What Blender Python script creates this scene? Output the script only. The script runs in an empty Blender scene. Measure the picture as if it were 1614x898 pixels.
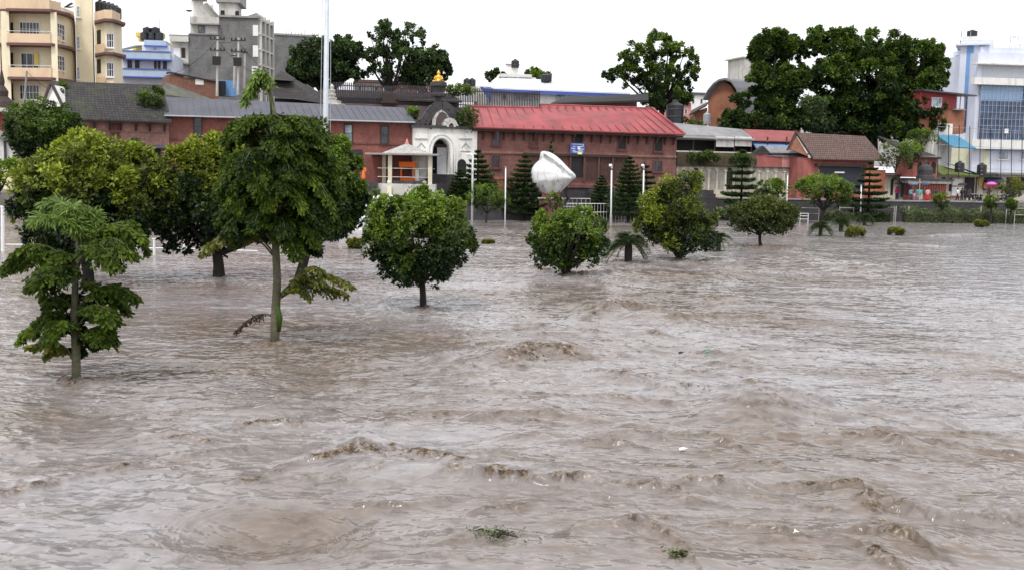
import bpy, math, random
import numpy as np
from mathutils import Vector, Matrix
R = math.radians
sc = bpy.context.scene
# ---------------------------------------------------------------- camera
F = 1700.0; CH = 5.4; CX, CY = 807.0, 449.0
cam_d = bpy.data.cameras.new('camera'); cam = bpy.data.objects.new('camera', cam_d)
sc.collection.objects.link(cam); sc.camera = cam
cam_d.sensor_width = 36; cam_d.lens = F/1614*36; cam_d.clip_end = 6000; cam_d.clip_start = .2
CR = Matrix.Rotation(R(90)-math.atan(182/F), 3, 'X') @ Matrix.Rotation(math.atan(.018), 3, 'Z')
cam.matrix_world = Matrix.Translation((0, 0, CH)) @ CR.to_4x4()
sc.render.resolution_x = 1024; sc.render.resolution_y = 569
# ---------------------------------------------------------------- world and sun
SUN_EL, SUN_AZ = R(58), R(200)
wd = bpy.data.worlds.new('World'); sc.world = wd; wd.use_nodes = True
nt = wd.node_tree; nt.nodes.clear()
o_ = nt.nodes.new('ShaderNodeOutputWorld'); bg = nt.nodes.new('ShaderNodeBackground')
sky = nt.nodes.new('ShaderNodeTexSky'); sky.sky_type = 'NISHITA'; sky.sun_disc = False
sky.sun_elevation = SUN_EL; sky.sun_rotation = SUN_AZ; sky.dust_density = 3.0; sky.air_density = 1.0
hs = nt.nodes.new('ShaderNodeHueSaturation'); hs.inputs['Saturation'].default_value = .12
mx = nt.nodes.new('ShaderNodeMix'); mx.data_type = 'RGBA'; mx.inputs[0].default_value = .72
mx.inputs[7].default_value = (9.6, 9.8, 10.3, 1)       # the even cloud deck
nt.links.new(sky.outputs[0], hs.inputs['Color']); nt.links.new(hs.outputs[0], mx.inputs[6])
nt.links.new(mx.outputs[2], bg.inputs[0]); bg.inputs[1].default_value = .12
nt.links.new(bg.outputs[0], o_.inputs[0])
sd = bpy.data.lights.new('sun', 'SUN'); sd.energy = 1.5; sd.angle = R(11); sd.color = (1, .97, .92)
sun = bpy.data.objects.new('sun', sd); sc.collection.objects.link(sun)
dv = Vector((math.sin(SUN_AZ)*math.cos(SUN_EL), math.cos(SUN_AZ)*math.cos(SUN_EL), math.sin(SUN_EL)))
sun.rotation_euler = dv.to_track_quat('Z', 'Y').to_euler(); sun.location = (0, 0, 80)
sc.view_settings.view_transform = 'Standard'; sc.view_settings.look = 'None'
sc.view_settings.exposure = 0.45; sc.view_settings.gamma = 1
sc.render.engine = 'CYCLES'
sc.cycles.max_bounces = 5; sc.cycles.transparent_max_bounces = 8
# ---------------------------------------------------------------- pixel geometry (photo pixels 1614 x 898)
def ray(px, py): return CR @ Vector(((px-CX)/F, -(py-CY)/F, -1))
def at(px, py, Y):
    d = ray(px, py); t = Y/d.y; return Vector((d.x*t, Y, CH+d.z*t))
def W(px, py, z=0.0):
    d = ray(px, py); t = (z-CH)/d.z; return Vector((d.x*t, d.y*t, z))
def zat(px, py, Y): return at(px, py, Y).z
def xat(px, py, Y): return at(px, py, Y).x
# ---------------------------------------------------------------- mesh helpers
col = sc.collection
class MB:
    def __init__(s): s.v = []; s.f = []
    def poly(s, pts, faces):
        n = len(s.v); s.v += [tuple(p) for p in pts]; s.f += [tuple(i+n for i in f) for f in faces]; return s
    def box(s, x0, x1, y0, y1, z0, z1):
        return s.poly([(x0,y0,z0),(x1,y0,z0),(x1,y1,z0),(x0,y1,z0),(x0,y0,z1),(x1,y0,z1),(x1,y1,z1),(x0,y1,z1)],
                      [(0,3,2,1),(4,5,6,7),(0,1,5,4),(1,2,6,5),(2,3,7,6),(3,0,4,7)])
    def hexa(s, a, b):       # a: four lower/front points, b: four upper/back points
        return s.poly(list(a)+list(b), [(0,3,2,1),(4,5,6,7),(0,1,5,4),(1,2,6,5),(2,3,7,6),(3,0,4,7)])
    def slab(s, pts, t):     # thick sheet, t downward along z
        n = len(pts); a = [Vector(p) for p in pts]; b = [p-Vector((0,0,t)) for p in a]
        return s.poly(a+b, [tuple(range(n)), tuple(range(2*n-1, n-1, -1))]+[((i+1)%n, i, n+i, n+(i+1)%n) for i in range(n)])
    def prism(s, plan, z0, z1):
        n = len(plan)
        a = [(x, y, z0) for x, y in plan]; b = [(x, y, z1) for x, y in plan]
        return s.poly(a+b, [tuple(range(n-1, -1, -1)), tuple(range(n, 2*n))]+[(i, (i+1)%n, n+(i+1)%n, n+i) for i in range(n)])
    def extrude(s, pts, vec):
        n = len(pts); a = [Vector(p) for p in pts]; b = [p+Vector(vec) for p in a]
        return s.poly(a+b, [tuple(range(n)), tuple(range(2*n-1, n-1, -1))]+[((i+1)%n, i, n+i, n+(i+1)%n) for i in range(n)])
    def tube(s, pts, rad, n=7, cap=True):
        pts = [Vector(p) for p in pts]
        if not hasattr(rad, '__len__'): rad = [rad]*len(pts)
        b = len(s.v)
        for i, p in enumerate(pts):
            t = (pts[min(i+1, len(pts)-1)]-pts[max(i-1, 0)]).normalized()
            a = t.cross(Vector((0, 1, 0.01)) if abs(t.y) < .9 else Vector((1, 0, 0))).normalized(); c = t.cross(a)
            for k in range(n):
                an = 2*math.pi*k/n; s.v.append(tuple(p+(a*math.cos(an)+c*math.sin(an))*rad[i]))
        for i in range(len(pts)-1):
            for k in range(n):
                s.f.append((b+i*n+k, b+i*n+(k+1)%n, b+(i+1)*n+(k+1)%n, b+(i+1)*n+k))
        if cap:
            s.f.append(tuple(b+k for k in range(n-1, -1, -1))); s.f.append(tuple(b+(len(pts)-1)*n+k for k in range(n)))
        return s
    def lathe(s, c, prof, n=12, sx=1, sy=1):   # prof: (radius, height)
        b = len(s.v); c = Vector(c)
        for r, h in prof:
            for k in range(n):
                an = 2*math.pi*k/n; s.v.append((c.x+r*math.cos(an)*sx, c.y+r*math.sin(an)*sy, c.z+h))
        for i in range(len(prof)-1):
            for k in range(n):
                s.f.append((b+i*n+k, b+i*n+(k+1)%n, b+(i+1)*n+(k+1)%n, b+(i+1)*n+k))
        s.f.append(tuple(b+k for k in range(n-1, -1, -1))); s.f.append(tuple(b+(len(prof)-1)*n+k for k in range(n)))
        return s
class Fr:
    """vertical facade plane through two (pixel x, depth) points; u along, z up, d outward to the river"""
    def __init__(s, xl, Yl, xr, Yr, ref=250):
        a = at(xl, ref, Yl); b = at(xr, ref, Yr)
        s.o = Vector((a.x, a.y, 0)); s.u = Vector((b.x-a.x, b.y-a.y, 0)); s.L = s.u.length; s.u.normalize()
        s.n = Vector((s.u.y, -s.u.x, 0))
    def pt(s, px, py, d=0):
        r = ray(px, py); o = s.o+s.n*d; t = (o-Vector((0,0,CH))).dot(s.n)/r.dot(s.n)
        p = Vector((0,0,CH))+r*t; return (p-o).dot(s.u), p.z
    def w(s, u, z, d=0):
        p = s.o+s.u*u+s.n*d; return Vector((p.x, p.y, z))
    def box(s, mb, u0, u1, z0, z1, d0, d1):
        a = [s.w(u0,z0,d1), s.w(u1,z0,d1), s.w(u1,z0,d0), s.w(u0,z0,d0)]
        b = [p+Vector((0,0,z1-z0)) for p in a]
        return mb.hexa(a, b)
    def pbox(s, mb, x0, y0, x1, y1, d0, d1):
        u0, zt = s.pt(x0, (y0+y1)/2, d1)[0], s.pt((x0+x1)/2, y0, d1)[1]
        u1, zb = s.pt(x1, (y0+y1)/2, d1)[0], s.pt((x0+x1)/2, y1, d1)[1]
        return s.box(mb, u0, u1, zb, zt, d0, d1)
LOC = {}
def tag(o, label=None, cat=None, group=None, kind=None):
    if label: o['label'] = label
    if cat: o['category'] = cat
    if group: o['group'] = group
    if kind: o['kind'] = kind
    return o
def thing(name, label, cat, loc=(0,0,0), group=None):
    o = bpy.data.objects.new(name, None); col.objects.link(o); o.empty_display_size = .3
    o.location = loc; LOC[o] = Vector(loc); return tag(o, label, cat, group)
def root_of(p):
    while p.parent: p = p.parent
    return p
def obj(name, mb, mat, parent=None, loc=None, smooth=False, label=None):
    me = bpy.data.meshes.new(name)
    off = LOC[root_of(parent)] if parent else Vector(loc or (0,0,0))
    me.from_pydata([(x-off.x, y-off.y, z-off.z) for x, y, z in mb.v], [], mb.f); me.update()
    me.materials.append(mat)
    if smooth: me.polygons.foreach_set('use_smooth', [True]*len(me.polygons))
    o = bpy.data.objects.new(name, me); col.objects.link(o)
    if parent: o.parent = parent
    else: o.location = off; LOC[o] = off
    if label: o['label'] = label
    return o
def pieces(name, mbs, mat, parent, **k):
    for m_ in mbs: obj(name, m_, mat, parent, **k)
def dup(root, loc, rotz=0, s=1, label=None, group=None):
    c = root.copy(); col.objects.link(c); c.location = loc; c.rotation_euler = (0, 0, rotz)
    c.scale = (s, s, s) if not hasattr(s, '__len__') else s
    LOC[c] = Vector(loc)
    if label: c['label'] = label
    if group: c['group'] = group
    def rec(a, b):
        for ch in a.children:
            d = ch.copy(); col.objects.link(d); d.parent = b; rec(ch, d)
    rec(root, c)
    return c
# ---------------------------------------------------------------- materials
def newmat(name):
    m = bpy.data.materials.new(name); m.use_nodes = True; n = m.node_tree; b = n.nodes['Principled BSDF']; return m, n, b
def noise(n, vec, scale, detail=4, rough=.6):
    t = n.nodes.new('ShaderNodeTexNoise'); t.inputs['Scale'].default_value = scale; t.inputs['Detail'].default_value = detail
    t.inputs['Roughness'].default_value = rough; n.links.new(vec, t.inputs['Vector']); return t.outputs['Fac']
def ramp(n, fac, stops):
    r = n.nodes.new('ShaderNodeValToRGB'); e = r.color_ramp.elements
    while len(e) < len(stops): e.new(.5)
    for i, (p, c) in enumerate(stops):
        e[i].position = p; e[i].color = (c[0], c[1], c[2], 1) if hasattr(c, '__len__') else (c, c, c, 1)
    n.links.new(fac, r.inputs[0]); return r.outputs[0]
def mixc(n, fac, a, b, mode='MIX'):
    m = n.nodes.new('ShaderNodeMix'); m.data_type = 'RGBA'; m.blend_type = mode
    for s, v in ((0, fac), (6, a), (7, b)):
        if isinstance(v, (int, float)): m.inputs[s].default_value = v
        elif isinstance(v, tuple): m.inputs[s].default_value = (v[0], v[1], v[2], 1)
        else: n.links.new(v, m.inputs[s])
    return m.outputs[2]
def mapping(n, scale=(1,1,1)):
    c = n.nodes.new('ShaderNodeTexCoord'); m = n.nodes.new('ShaderNodeMapping'); m.inputs['Scale'].default_value = scale
    n.links.new(c.outputs['Object'], m.inputs['Vector']); return m.outputs[0]
def bump(n, b, h, st=.3, dist=.05):
    u = n.nodes.new('ShaderNodeBump'); u.inputs['Strength'].default_value = st; u.inputs['Distance'].default_value = dist
    n.links.new(h, u.inputs['Height']); n.links.new(u.outputs[0], b.inputs['Normal'])
def plain(name, c, rough=.7, var=.18, scale=1.5, stain=None, amt=.45, metal=0, vert=.25, spec=.5, fine=6.0):
    """weathered surface: broad tone change, streaks running down, fine grain"""
    m, n, b = newmat(name)
    v = mapping(n); vs = mapping(n, (1, 1, vert))
    d = tuple(x*(1-var) for x in c); l = tuple(min(1, x*(1+var)) for x in c)
    cc = ramp(n, noise(n, v, scale), [(.3, d), (.7, l)])
    g = noise(n, v, fine*2, 3); cc = mixc(n, .25, cc, ramp(n, g, [(.35, .55), (.65, 1.0)]), 'MULTIPLY')
    if stain:
        s = ramp(n, noise(n, vs, scale*1.7, 6, .7), [(.5, 0.0), (.68, 1.0)])
        sm = n.nodes.new('ShaderNodeMath'); sm.operation = 'MULTIPLY'; sm.inputs[1].default_value = amt
        n.links.new(s, sm.inputs[0]); cc = mixc(n, sm.outputs[0], cc, stain)
    n.links.new(cc, b.inputs['Base Color']); b.inputs['Roughness'].default_value = rough; b.inputs['Metallic'].default_value = metal
    b.inputs['Specular IOR Level'].default_value = spec
    bump(n, b, g, .25, .03)
    return m
def bricks(name, c1, c2, mortar, stain=(.06,.05,.045), amt=.4, w=.24, h=.085, var=.35):
    m, n, b = newmat(name)
    c = n.nodes.new('ShaderNodeTexCoord'); sp = n.nodes.new('ShaderNodeSeparateXYZ'); n.links.new(c.outputs['Object'], sp.inputs[0])
    ad = n.nodes.new('ShaderNodeMath'); n.links.new(sp.outputs[0], ad.inputs[0]); n.links.new(sp.outputs[1], ad.inputs[1])
    cb = n.nodes.new('ShaderNodeCombineXYZ'); n.links.new(ad.outputs[0], cb.inputs[0]); n.links.new(sp.outputs[2], cb.inputs[1])
    t = n.nodes.new('ShaderNodeTexBrick'); n.links.new(cb.outputs[0], t.inputs[0]); t.inputs['Scale'].default_value = 1
    t.inputs['Brick Width'].default_value = w; t.inputs['Row Height'].default_value = h; t.inputs['Mortar Size'].default_value = h*.11
    t.inputs['Color1'].default_value = (*c1, 1); t.inputs['Color2'].default_value = (*c2, 1); t.inputs['Mortar'].default_value = (*mortar, 1)
    v = c.outputs['Object']; vs = mapping(n, (1, 1, .3))
    cc = mixc(n, var+.3, t.outputs[0], ramp(n, noise(n, v, 5, 5, .75), [(.3, .45), (.7, 1.15)]), 'MULTIPLY')
    cc = mixc(n, .85, cc, ramp(n, noise(n, v, .5, 5), [(.3, .55), (.5, .95), (.7, 1.2)]), 'MULTIPLY')
    s = ramp(n, noise(n, vs, 1.3, 6, .7), [(.52, 0.0), (.7, amt)])
    cc = mixc(n, s, cc, stain)
    n.links.new(cc, b.inputs['Base Color']); b.inputs['Roughness'].default_value = .85
    bump(n, b, t.outputs['Fac'], -.4, .02)
    return m
def tilemat(name, c, row=.22, stain=(.05,.07,.02), amt=.6):
    """rows of small roof tiles running across, moss in patches"""
    m, n, b = newmat(name)
    c0 = n.nodes.new('ShaderNodeTexCoord'); sp = n.nodes.new('ShaderNodeSeparateXYZ'); n.links.new(c0.outputs['Object'], sp.inputs[0])
    cb = n.nodes.new('ShaderNodeCombineXYZ'); n.links.new(sp.outputs[0], cb.inputs[0]); n.links.new(sp.outputs[2], cb.inputs[1])
    t = n.nodes.new('ShaderNodeTexBrick'); n.links.new(cb.outputs[0], t.inputs[0]); t.inputs['Scale'].default_value = 1
    t.inputs['Brick Width'].default_value = .3; t.inputs['Row Height'].default_value = row; t.inputs['Mortar Size'].default_value = row*.16
    d = tuple(x*.6 for x in c)
    t.inputs['Color1'].default_value = (*c, 1); t.inputs['Color2'].default_value = (*d, 1); t.inputs['Mortar'].default_value = (c[0]*.2, c[1]*.2, c[2]*.2, 1)
    v = c0.outputs['Object']
    cc = mixc(n, .6, t.outputs[0], ramp(n, noise(n, v, 3, 5, .7), [(.3, .5), (.7, 1.2)]), 'MULTIPLY')
    s = ramp(n, noise(n, v, .7, 6, .75), [(.5, 0.0), (.62, amt)]); cc = mixc(n, s, cc, stain)
    n.links.new(cc, b.inputs['Base Color']); b.inputs['Roughness'].default_value = .8
    bump(n, b, t.outputs['Fac'], -.8, .05)
    return m
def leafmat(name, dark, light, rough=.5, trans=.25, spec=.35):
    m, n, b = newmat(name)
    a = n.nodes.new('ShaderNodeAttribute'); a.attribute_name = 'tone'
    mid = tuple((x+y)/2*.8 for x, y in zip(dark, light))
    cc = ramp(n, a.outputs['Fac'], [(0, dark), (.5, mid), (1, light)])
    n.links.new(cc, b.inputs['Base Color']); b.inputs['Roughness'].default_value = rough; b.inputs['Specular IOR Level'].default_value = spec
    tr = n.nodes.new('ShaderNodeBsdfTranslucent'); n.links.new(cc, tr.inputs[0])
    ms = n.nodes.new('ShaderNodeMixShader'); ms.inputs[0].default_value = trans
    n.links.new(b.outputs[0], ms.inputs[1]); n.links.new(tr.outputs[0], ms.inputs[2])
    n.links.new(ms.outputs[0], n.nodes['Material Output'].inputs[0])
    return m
def glassmat(name, c=(.03,.035,.045), rough=.12):
    m, n, b = newmat(name); v = mapping(n)
    cc = ramp(n, noise(n, v, 1.2, 3), [(.35, tuple(x*.5 for x in c)), (.65, tuple(x*1.6 for x in c))])
    n.links.new(cc, b.inputs['Base Color']); b.inputs['Roughness'].default_value = rough; return m
L_fresh = leafmat('leaf_fresh', (.010,.026,.006), (.30,.36,.03))
L_mid = leafmat('leaf_mid', (.014,.034,.007), (.20,.31,.028), trans=.3)
L_dark = leafmat('leaf_dark', (.009,.024,.006), (.12,.20,.025), trans=.3)
L_blue = leafmat('leaf_blue', (.012,.028,.013), (.12,.19,.05), trans=.3)
L_lime = leafmat('leaf_lime', (.03,.055,.008), (.22,.27,.03))
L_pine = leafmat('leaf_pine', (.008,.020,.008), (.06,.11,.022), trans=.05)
L_palm = leafmat('leaf_palm', (.006,.018,.003), (.15,.23,.014), rough=.6, spec=.18)
L_palmlight = leafmat('leaf_palm_light', (.05,.10,.012), (.24,.36,.06), rough=.45)
L_yellow = leafmat('leaf_yellow', (.05,.075,.01), (.26,.26,.03))
L_dead = leafmat('leaf_dead', (.025,.012,.01), (.07,.035,.03))
L_hedge = leafmat('leaf_hedge', (.05,.075,.03), (.26,.31,.14))
BARK = plain('bark', (.055,.043,.032), .9, .3, 4)
BARKD = plain('bark_dark', (.022,.018,.015), .9, .3, 4)
PALMBARK = plain('palm_bark', (.13,.125,.075), .85, .3, 6, stain=(.04,.035,.025), amt=.8, vert=3)
# ---------------------------------------------------------------- foliage
def unit(a): return a/np.maximum(np.linalg.norm(a, axis=-1, keepdims=True), 1e-9)
def leaves(name, P, T, N, L, Wd, tone, mat, parent=None, loc=None, wpos=.5, fold=.15):
    P = np.asarray(P, float); n = len(P); T = unit(T); S = unit(np.cross(T, N)); N2 = np.cross(S, T)
    L = np.broadcast_to(L, (n,))[:, None]; Wd = np.broadcast_to(Wd, (n,))[:, None]
    v = np.empty((n, 4, 3)); v[:, 0] = P; m = P+T*L*wpos+N2*L*.08
    v[:, 1] = m+S*Wd*.5-N2*Wd*fold; v[:, 2] = P+T*L-N2*L*.05; v[:, 3] = m-S*Wd*.5-N2*Wd*fold
    off = np.array(LOC[root_of(parent)] if parent else Vector(loc or (0,0,0)))
    v = (v-off).reshape(-1, 3)
    me = bpy.data.meshes.new(name); me.vertices.add(n*4); me.vertices.foreach_set('co', v.ravel())
    me.loops.add(n*4); me.loops.foreach_set('vertex_index', np.arange(n*4))
    me.polygons.add(n); me.polygons.foreach_set('loop_start', np.arange(n)*4); me.polygons.foreach_set('loop_total', np.full(n, 4))
    me.update(calc_edges=True)
    a = me.attributes.new('tone', 'FLOAT', 'FACE'); a.data.foreach_set('value', np.clip(tone, 0, 1).astype(np.float32))
    me.materials.append(mat)
    o = bpy.data.objects.new(name, me); col.objects.link(o)
    if parent: o.parent = parent
    else: o.location = off; LOC[o] = Vector(off)
    return o
def crown_pts(lobes, rng, nsub, nclump, nleaf, sub=(.22,.4), droop=.25, inner=.2, upbias=.25, tone_top=.25, flat=1.0, base_tone=.3, tsd=.2):
    """lobes -> clumps of leaves; returns P,T,N,tone,subcentres"""
    w = np.array([l[1][0]*l[1][2]+l[1][1]*l[1][2]+l[1][0]*l[1][1] for l in lobes]); w = w/w.sum()
    nsub = int(nsub*1.45); nclump = int(nclump*1.15)
    P = []; T = []; N = []; K = []; SC = []
    zlo = min(l[0][2]-l[1][2] for l in lobes); zhi = max(l[0][2]+l[1][2] for l in lobes)
    for (c, r), ww in zip(lobes, w):
        c = np.array(c, float); r = np.array(r, float); ns = max(3, int(nsub*ww+.5))
        d = rng.normal(size=(ns, 3)); d = unit(d); d[:, 2] = d[:, 2]*.85+upbias*rng.random(ns); d = unit(d)
        sc_ = c+r*d*rng.uniform(.5, .97, (ns, 1)); rs = r.mean()*rng.uniform(sub[0], sub[1], ns); st = rng.normal(0, tsd, ns)+.25*(d[:, 2]-.2)
        for j in range(ns):
            SC.append(sc_[j])
            e = unit(rng.normal(size=(nclump, 3))+d[j]*.7+np.array([0,0,.35]))
            rad = np.where(rng.random(nclump) < inner, rng.uniform(.1,.6,nclump), rng.uniform(.75,1.08,nclump))[:, None]
            cp = sc_[j]+rs[j]*e*rad*np.array([1,1,flat]); ct = st[j]+rng.normal(0, .10, nclump)
            q = np.repeat(cp, nleaf, 0); ee = np.repeat(e, nleaf, 0); m = len(q)
            t = ee*.55+rng.normal(0, .65, (m, 3)); t[:, 2] -= droop
            nn = ee*.5+rng.normal(0, .45, (m, 3)); nn[:, 2] += .8
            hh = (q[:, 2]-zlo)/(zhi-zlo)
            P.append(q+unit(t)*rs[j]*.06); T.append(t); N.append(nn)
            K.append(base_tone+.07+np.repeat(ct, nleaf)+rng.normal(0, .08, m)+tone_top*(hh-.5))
    return np.concatenate(P), np.concatenate(T), np.concatenate(N), np.concatenate(K), np.array(SC)
def plobes(spec, Y, K=None):
    """spec rows: px, py, rx_px, rz_px, dY -> ellipsoids"""
    out = []
    for px, py, rx, rz, dY in spec:
        c = at(px, py, Y+dY); s = (Y+dY)/F
        out.append((tuple(c), (rx*s, (rx*.95)*s if K is None else K, rz*s)))
    return out
def tree(name, label, px, py, spec, Y=None, nsub=60, nclump=14, nleaf=9, L=.16, Wd=.07, mat=None, r0=.13, seed=1, bark=None,
         fork=.25, group=None, z0=0, stems=1, droop=.25, tone_top=.25, sub=(.22,.4), nlimb=9, base_tone=.3, inner=.2, cat='tree', depth=None, tsd=.2):
    rng = np.random.default_rng(seed); rd = random.Random(seed)
    base = W(px, py, z0) if Y is None else at(px, py, Y)
    Y = base.y; lobes = plobes(spec, Y, depth)
    t = thing(name, label, cat, base, group)
    P, T, N, K, SC = crown_pts(lobes, rng, nsub, nclump, nleaf, sub, droop, inner, tone_top=tone_top, base_tone=base_tone, tsd=tsd)
    leaves('crown', P, T, N, rng.uniform(.7, 1.3, len(P))*L*1.08, Wd*1.25*rng.uniform(.8, 1.2, len(P)), K, mat or L_mid, t)
    cz = np.mean([l[0] for l in lobes], 0); zl = min(l[0][2]-l[1][2] for l in lobes)
    mb = MB(); H = cz[2]-base.z
    for k in range(stems):
        b0 = base+Vector((rd.uniform(-.3,.3)*(stems > 1), rd.uniform(-.2,.2)*(stems > 1), -1.2))
        fk = Vector((base.x*.6+cz[0]*.4+rd.uniform(-.2,.2), base.y+rd.uniform(-.15,.15), base.z+max(H*fork, .4)))
        md = (base+fk)/2+Vector((rd.uniform(-.06,.06), 0, 0))
        mb.tube([b0, base, md, fk], [r0*1.35, r0*1.15, r0*.95, r0*.9], 9)
        idx = rng.choice(len(SC), min(nlimb, len(SC)), replace=False)
        for i in idx:
            s_ = Vector(SC[i]); m1 = fk.lerp(s_, .45)+Vector((rd.uniform(-.2,.2), rd.uniform(-.2,.2), -.12*(s_-fk).length*.5))
            mb.tube([fk-Vector((0,0,.05)), m1, s_], [r0*.6, r0*.35, r0*.12], 6)
    obj('trunk', mb, bark or BARKD, t, smooth=True)
    return t
# ================================================================ GROUND AND WATER
def perlin(x, y, seed):
    rg = np.random.default_rng(seed); g = rg.uniform(0, 2*np.pi, 4096); gx, gy = np.cos(g), np.sin(g)
    xi = np.floor(x).astype(np.int64); yi = np.floor(y).astype(np.int64); xf = x-xi; yf = y-yi
    u = xf*xf*xf*(xf*(xf*6-15)+10); v = yf*yf*yf*(yf*(yf*6-15)+10)
    def gr(ix, iy, dx, dy):
        h = ((ix*73856093) ^ (iy*19349663)) & 4095; return gx[h]*dx+gy[h]*dy
    a = gr(xi, yi, xf, yf); b = gr(xi+1, yi, xf-1, yf); c = gr(xi, yi+1, xf, yf-1); d = gr(xi+1, yi+1, xf-1, yf-1)
    return (a+(b-a)*u)+((c+(d-c)*u)-(a+(b-a)*u))*v
def sstep(a, b, x): t = np.clip((x-a)/(b-a), 0, 1); return t*t*(3-2*t)
# crests of broken brown water: pixel polyline, height, half width (m), foam
CRESTS = [
 ([(500,738),(560,728),(620,719),(690,727),(742,738)], .19, .42, 1.0), ([(775,760),(860,769),(940,767),(1030,776)], .24, .32, .9),
 ([(0,783),(60,772),(120,757),(200,738)], .15, .25, .7), ([(225,694),(270,688),(325,696)], .12, .3, .7),
 ([(385,762),(415,757),(445,753)], .12, .2, .9), ([(370,678),(420,672),(470,674)], .12, .3, .8), ([(530,572),(583,569)], .10, .25, .8),
 ([(715,614),(790,620),(865,626)], .12, .3, .5), ([(800,574),(850,557),(905,566)], .24, .6, .9), ([(935,503),(985,492),(1050,502)], .24, .6, .7),
 ([(1065,507),(1130,501),(1205,500)], .14, .4, .5), ([(855,530),(930,526)], .14, .5, .6), ([(995,468),(1045,466)], .12, .5, .7),
 ([(1115,474),(1155,470)], .12, .5, .8), ([(1180,608),(1230,617),(1285,634)], .13, .35, .7), ([(1055,618),(1095,612)], .1, .3, .7),
 ([(1335,690),(1380,682),(1420,700)], .16, .35, .8), ([(1380,648),(1430,655),(1480,672)], .1, .3, .35), ([(1115,688),(1165,708)], .1, .25, .6),
 ([(1240,770),(1300,772),(1350,778),(1410,800)], .18, .4, .7), ([(1372,800),(1395,835),(1425,850)], .2, .5, 1.0), ([(1445,812),(1500,822),(1614,825)], .22, .28, .35),
 ([(1085,768),(1170,775)], .14, .25, .5), ([(1015,832),(1075,860),(1090,880)], .14, .25, .5), ([(1365,872),(1400,890)], .2, .3, 1.0),
 ([(820,515),(900,519)], .12, .5, .6), ([(1480,505),(1560,510)], .08, .5, .2), ([(1340,428),(1395,428)], .16, .8, .8), ([(840,425),(900,436),(960,432)], .2, .6, .6),
 ([(1030,408),(1080,414),(1140,411)], .2, .7, .7), ([(700,586),(760,575)], .1, .3, .5), ([(110,600),(150,606),(180,600)], .05, .25, .1),
 ([(950,590),(1010,604)], .1, .3, .6), ([(180,630),(225,628)], .06, .3, .3), ([(1140,430),(1200,440)], .12, .7, .6), ([(690,470),(760,462)], .06, .4, .2),
 ([(1300,455),(1400,458)], .08, .6, .3), ([(1150,700),(1240,690)], .1, .3, .3), ([(560,640),(640,652)], .07, .3, .25), ([(270,608),(350,600)], .07, .3, .4),
 ([(640,489),(665,491),(705,487)], .10, .2, .6), ([(95,603),(120,607),(165,603)], .08, .15, .4), ([(408,546),(432,550),(475,546)], .08, .18, .4), ([(325,440),(345,442),(380,439)], .12, .4, .5), ([(455,441),(472,443),(510,440)], .12, .4, .5), ([(1170,393),(1200,395),(1250,391)], .14, .6, .7), ([(975,415),(1000,417)], .12, .5, .6),
 ([(430,650),(520,640),(560,645)], .1, .25, .4), ([(1210,540),(1290,548)], .1, .35, .5), ([(600,520),(690,528)], .08, .3, .3), ([(760,660),(860,655),(930,665)], .12, .25, .4), ([(1130,575),(1200,585)], .1, .3, .5), ([(300,720),(380,712)], .1, .2, .4), ([(620,800),(700,792)], .1, .2, .3), ([(900,700),(990,708)], .12, .22, .4), ([(1480,560),(1560,566)], .08, .3, .3), ([(1290,590),(1380,600)], .1, .3, .5), ([(1480,700),(1600,715)], .14, .25, .4), ([(1150,830),(1230,842)], .12, .2, .5), ([(1480,372),(1540,370)], .15, 1.1, .5), ([(1180,400),(1250,396)], .12, 1.0, .3), ([(1400,384),(1460,388)], .12, 1.0, .4)]
rc = random.Random(8)
for k_ in range(95):
    y_ = 396+485*rc.random()**1.1; hw_ = 190+(y_-396)*1.05; x_ = 1040+rc.uniform(-1, 1)*hw_; f_ = (y_-396)/485
    l_ = rc.uniform(14, 42)*(.8+f_); sl_ = rc.uniform(-.12, .28)*(1 if x_ > 900 else -1)
    CRESTS.append(([(x_-l_, y_-l_*sl_), (x_, y_-rc.uniform(0, 3)), (x_+l_, y_+l_*sl_)], rc.uniform(.09, .17)*(1-.62*f_), rc.uniform(.3, .55)*(1-.5*f_), rc.uniform(.15, .65)))
SWELLS = [((1180,655), 110, 22, .30), ((800,750), 200, 16, .16), ((420,835), 135, 42, -.34), ((560,745), 160, 18, .14), ((1000,500), 90, 14, .25),
          ((170,640), 120, 30, -.10), ((830,640), 160, 16, .10), ((1300,740), 170, 22, .18), ((1040,640), 80, 14, -.14), ((700,690), 120, 20, -.12),
          ((880,550), 90, 12, .2), ((1330,560), 160, 14, .12), ((450,650), 90, 12, .1)]
ny, nx = 1500, 1050
ts = np.linspace(0, 1, ny)
pyr = 1010+(338-1010)*ts**.93                    # rows of equal fineness on the river as it recedes
Yr = np.array([W(807, p).y for p in pyr])
Yr = np.concatenate([[9, 10.5], Yr[Yr > 11.2]]); ny = len(Yr)
sx = np.linspace(-.62, .62, nx)
YY = np.repeat(Yr[:, None], nx, 1); XX = sx[None, :]*(YY+2)
turb = np.clip(.62+1.1*perlin(XX/8, YY/12, 5)+.35*perlin(XX/3, YY/5, 6), .18, 1.35)*(.75+.25*sstep(14, 30, YY))
calm = sstep(4, 22, XX-(YY-20)*.17)*sstep(25, 60, YY)          # smooth sheet of the main stream on the right
turb *= 1-.55*calm
left = sstep(0, 12, -XX-4)*sstep(24, 34, YY); turb *= 1-.45*left
wx = XX+.9*perlin(XX/4, YY/4, 11); wy = YY+.9*perlin(XX/4+9, YY/4, 12)
Z = np.zeros_like(XX)
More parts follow.
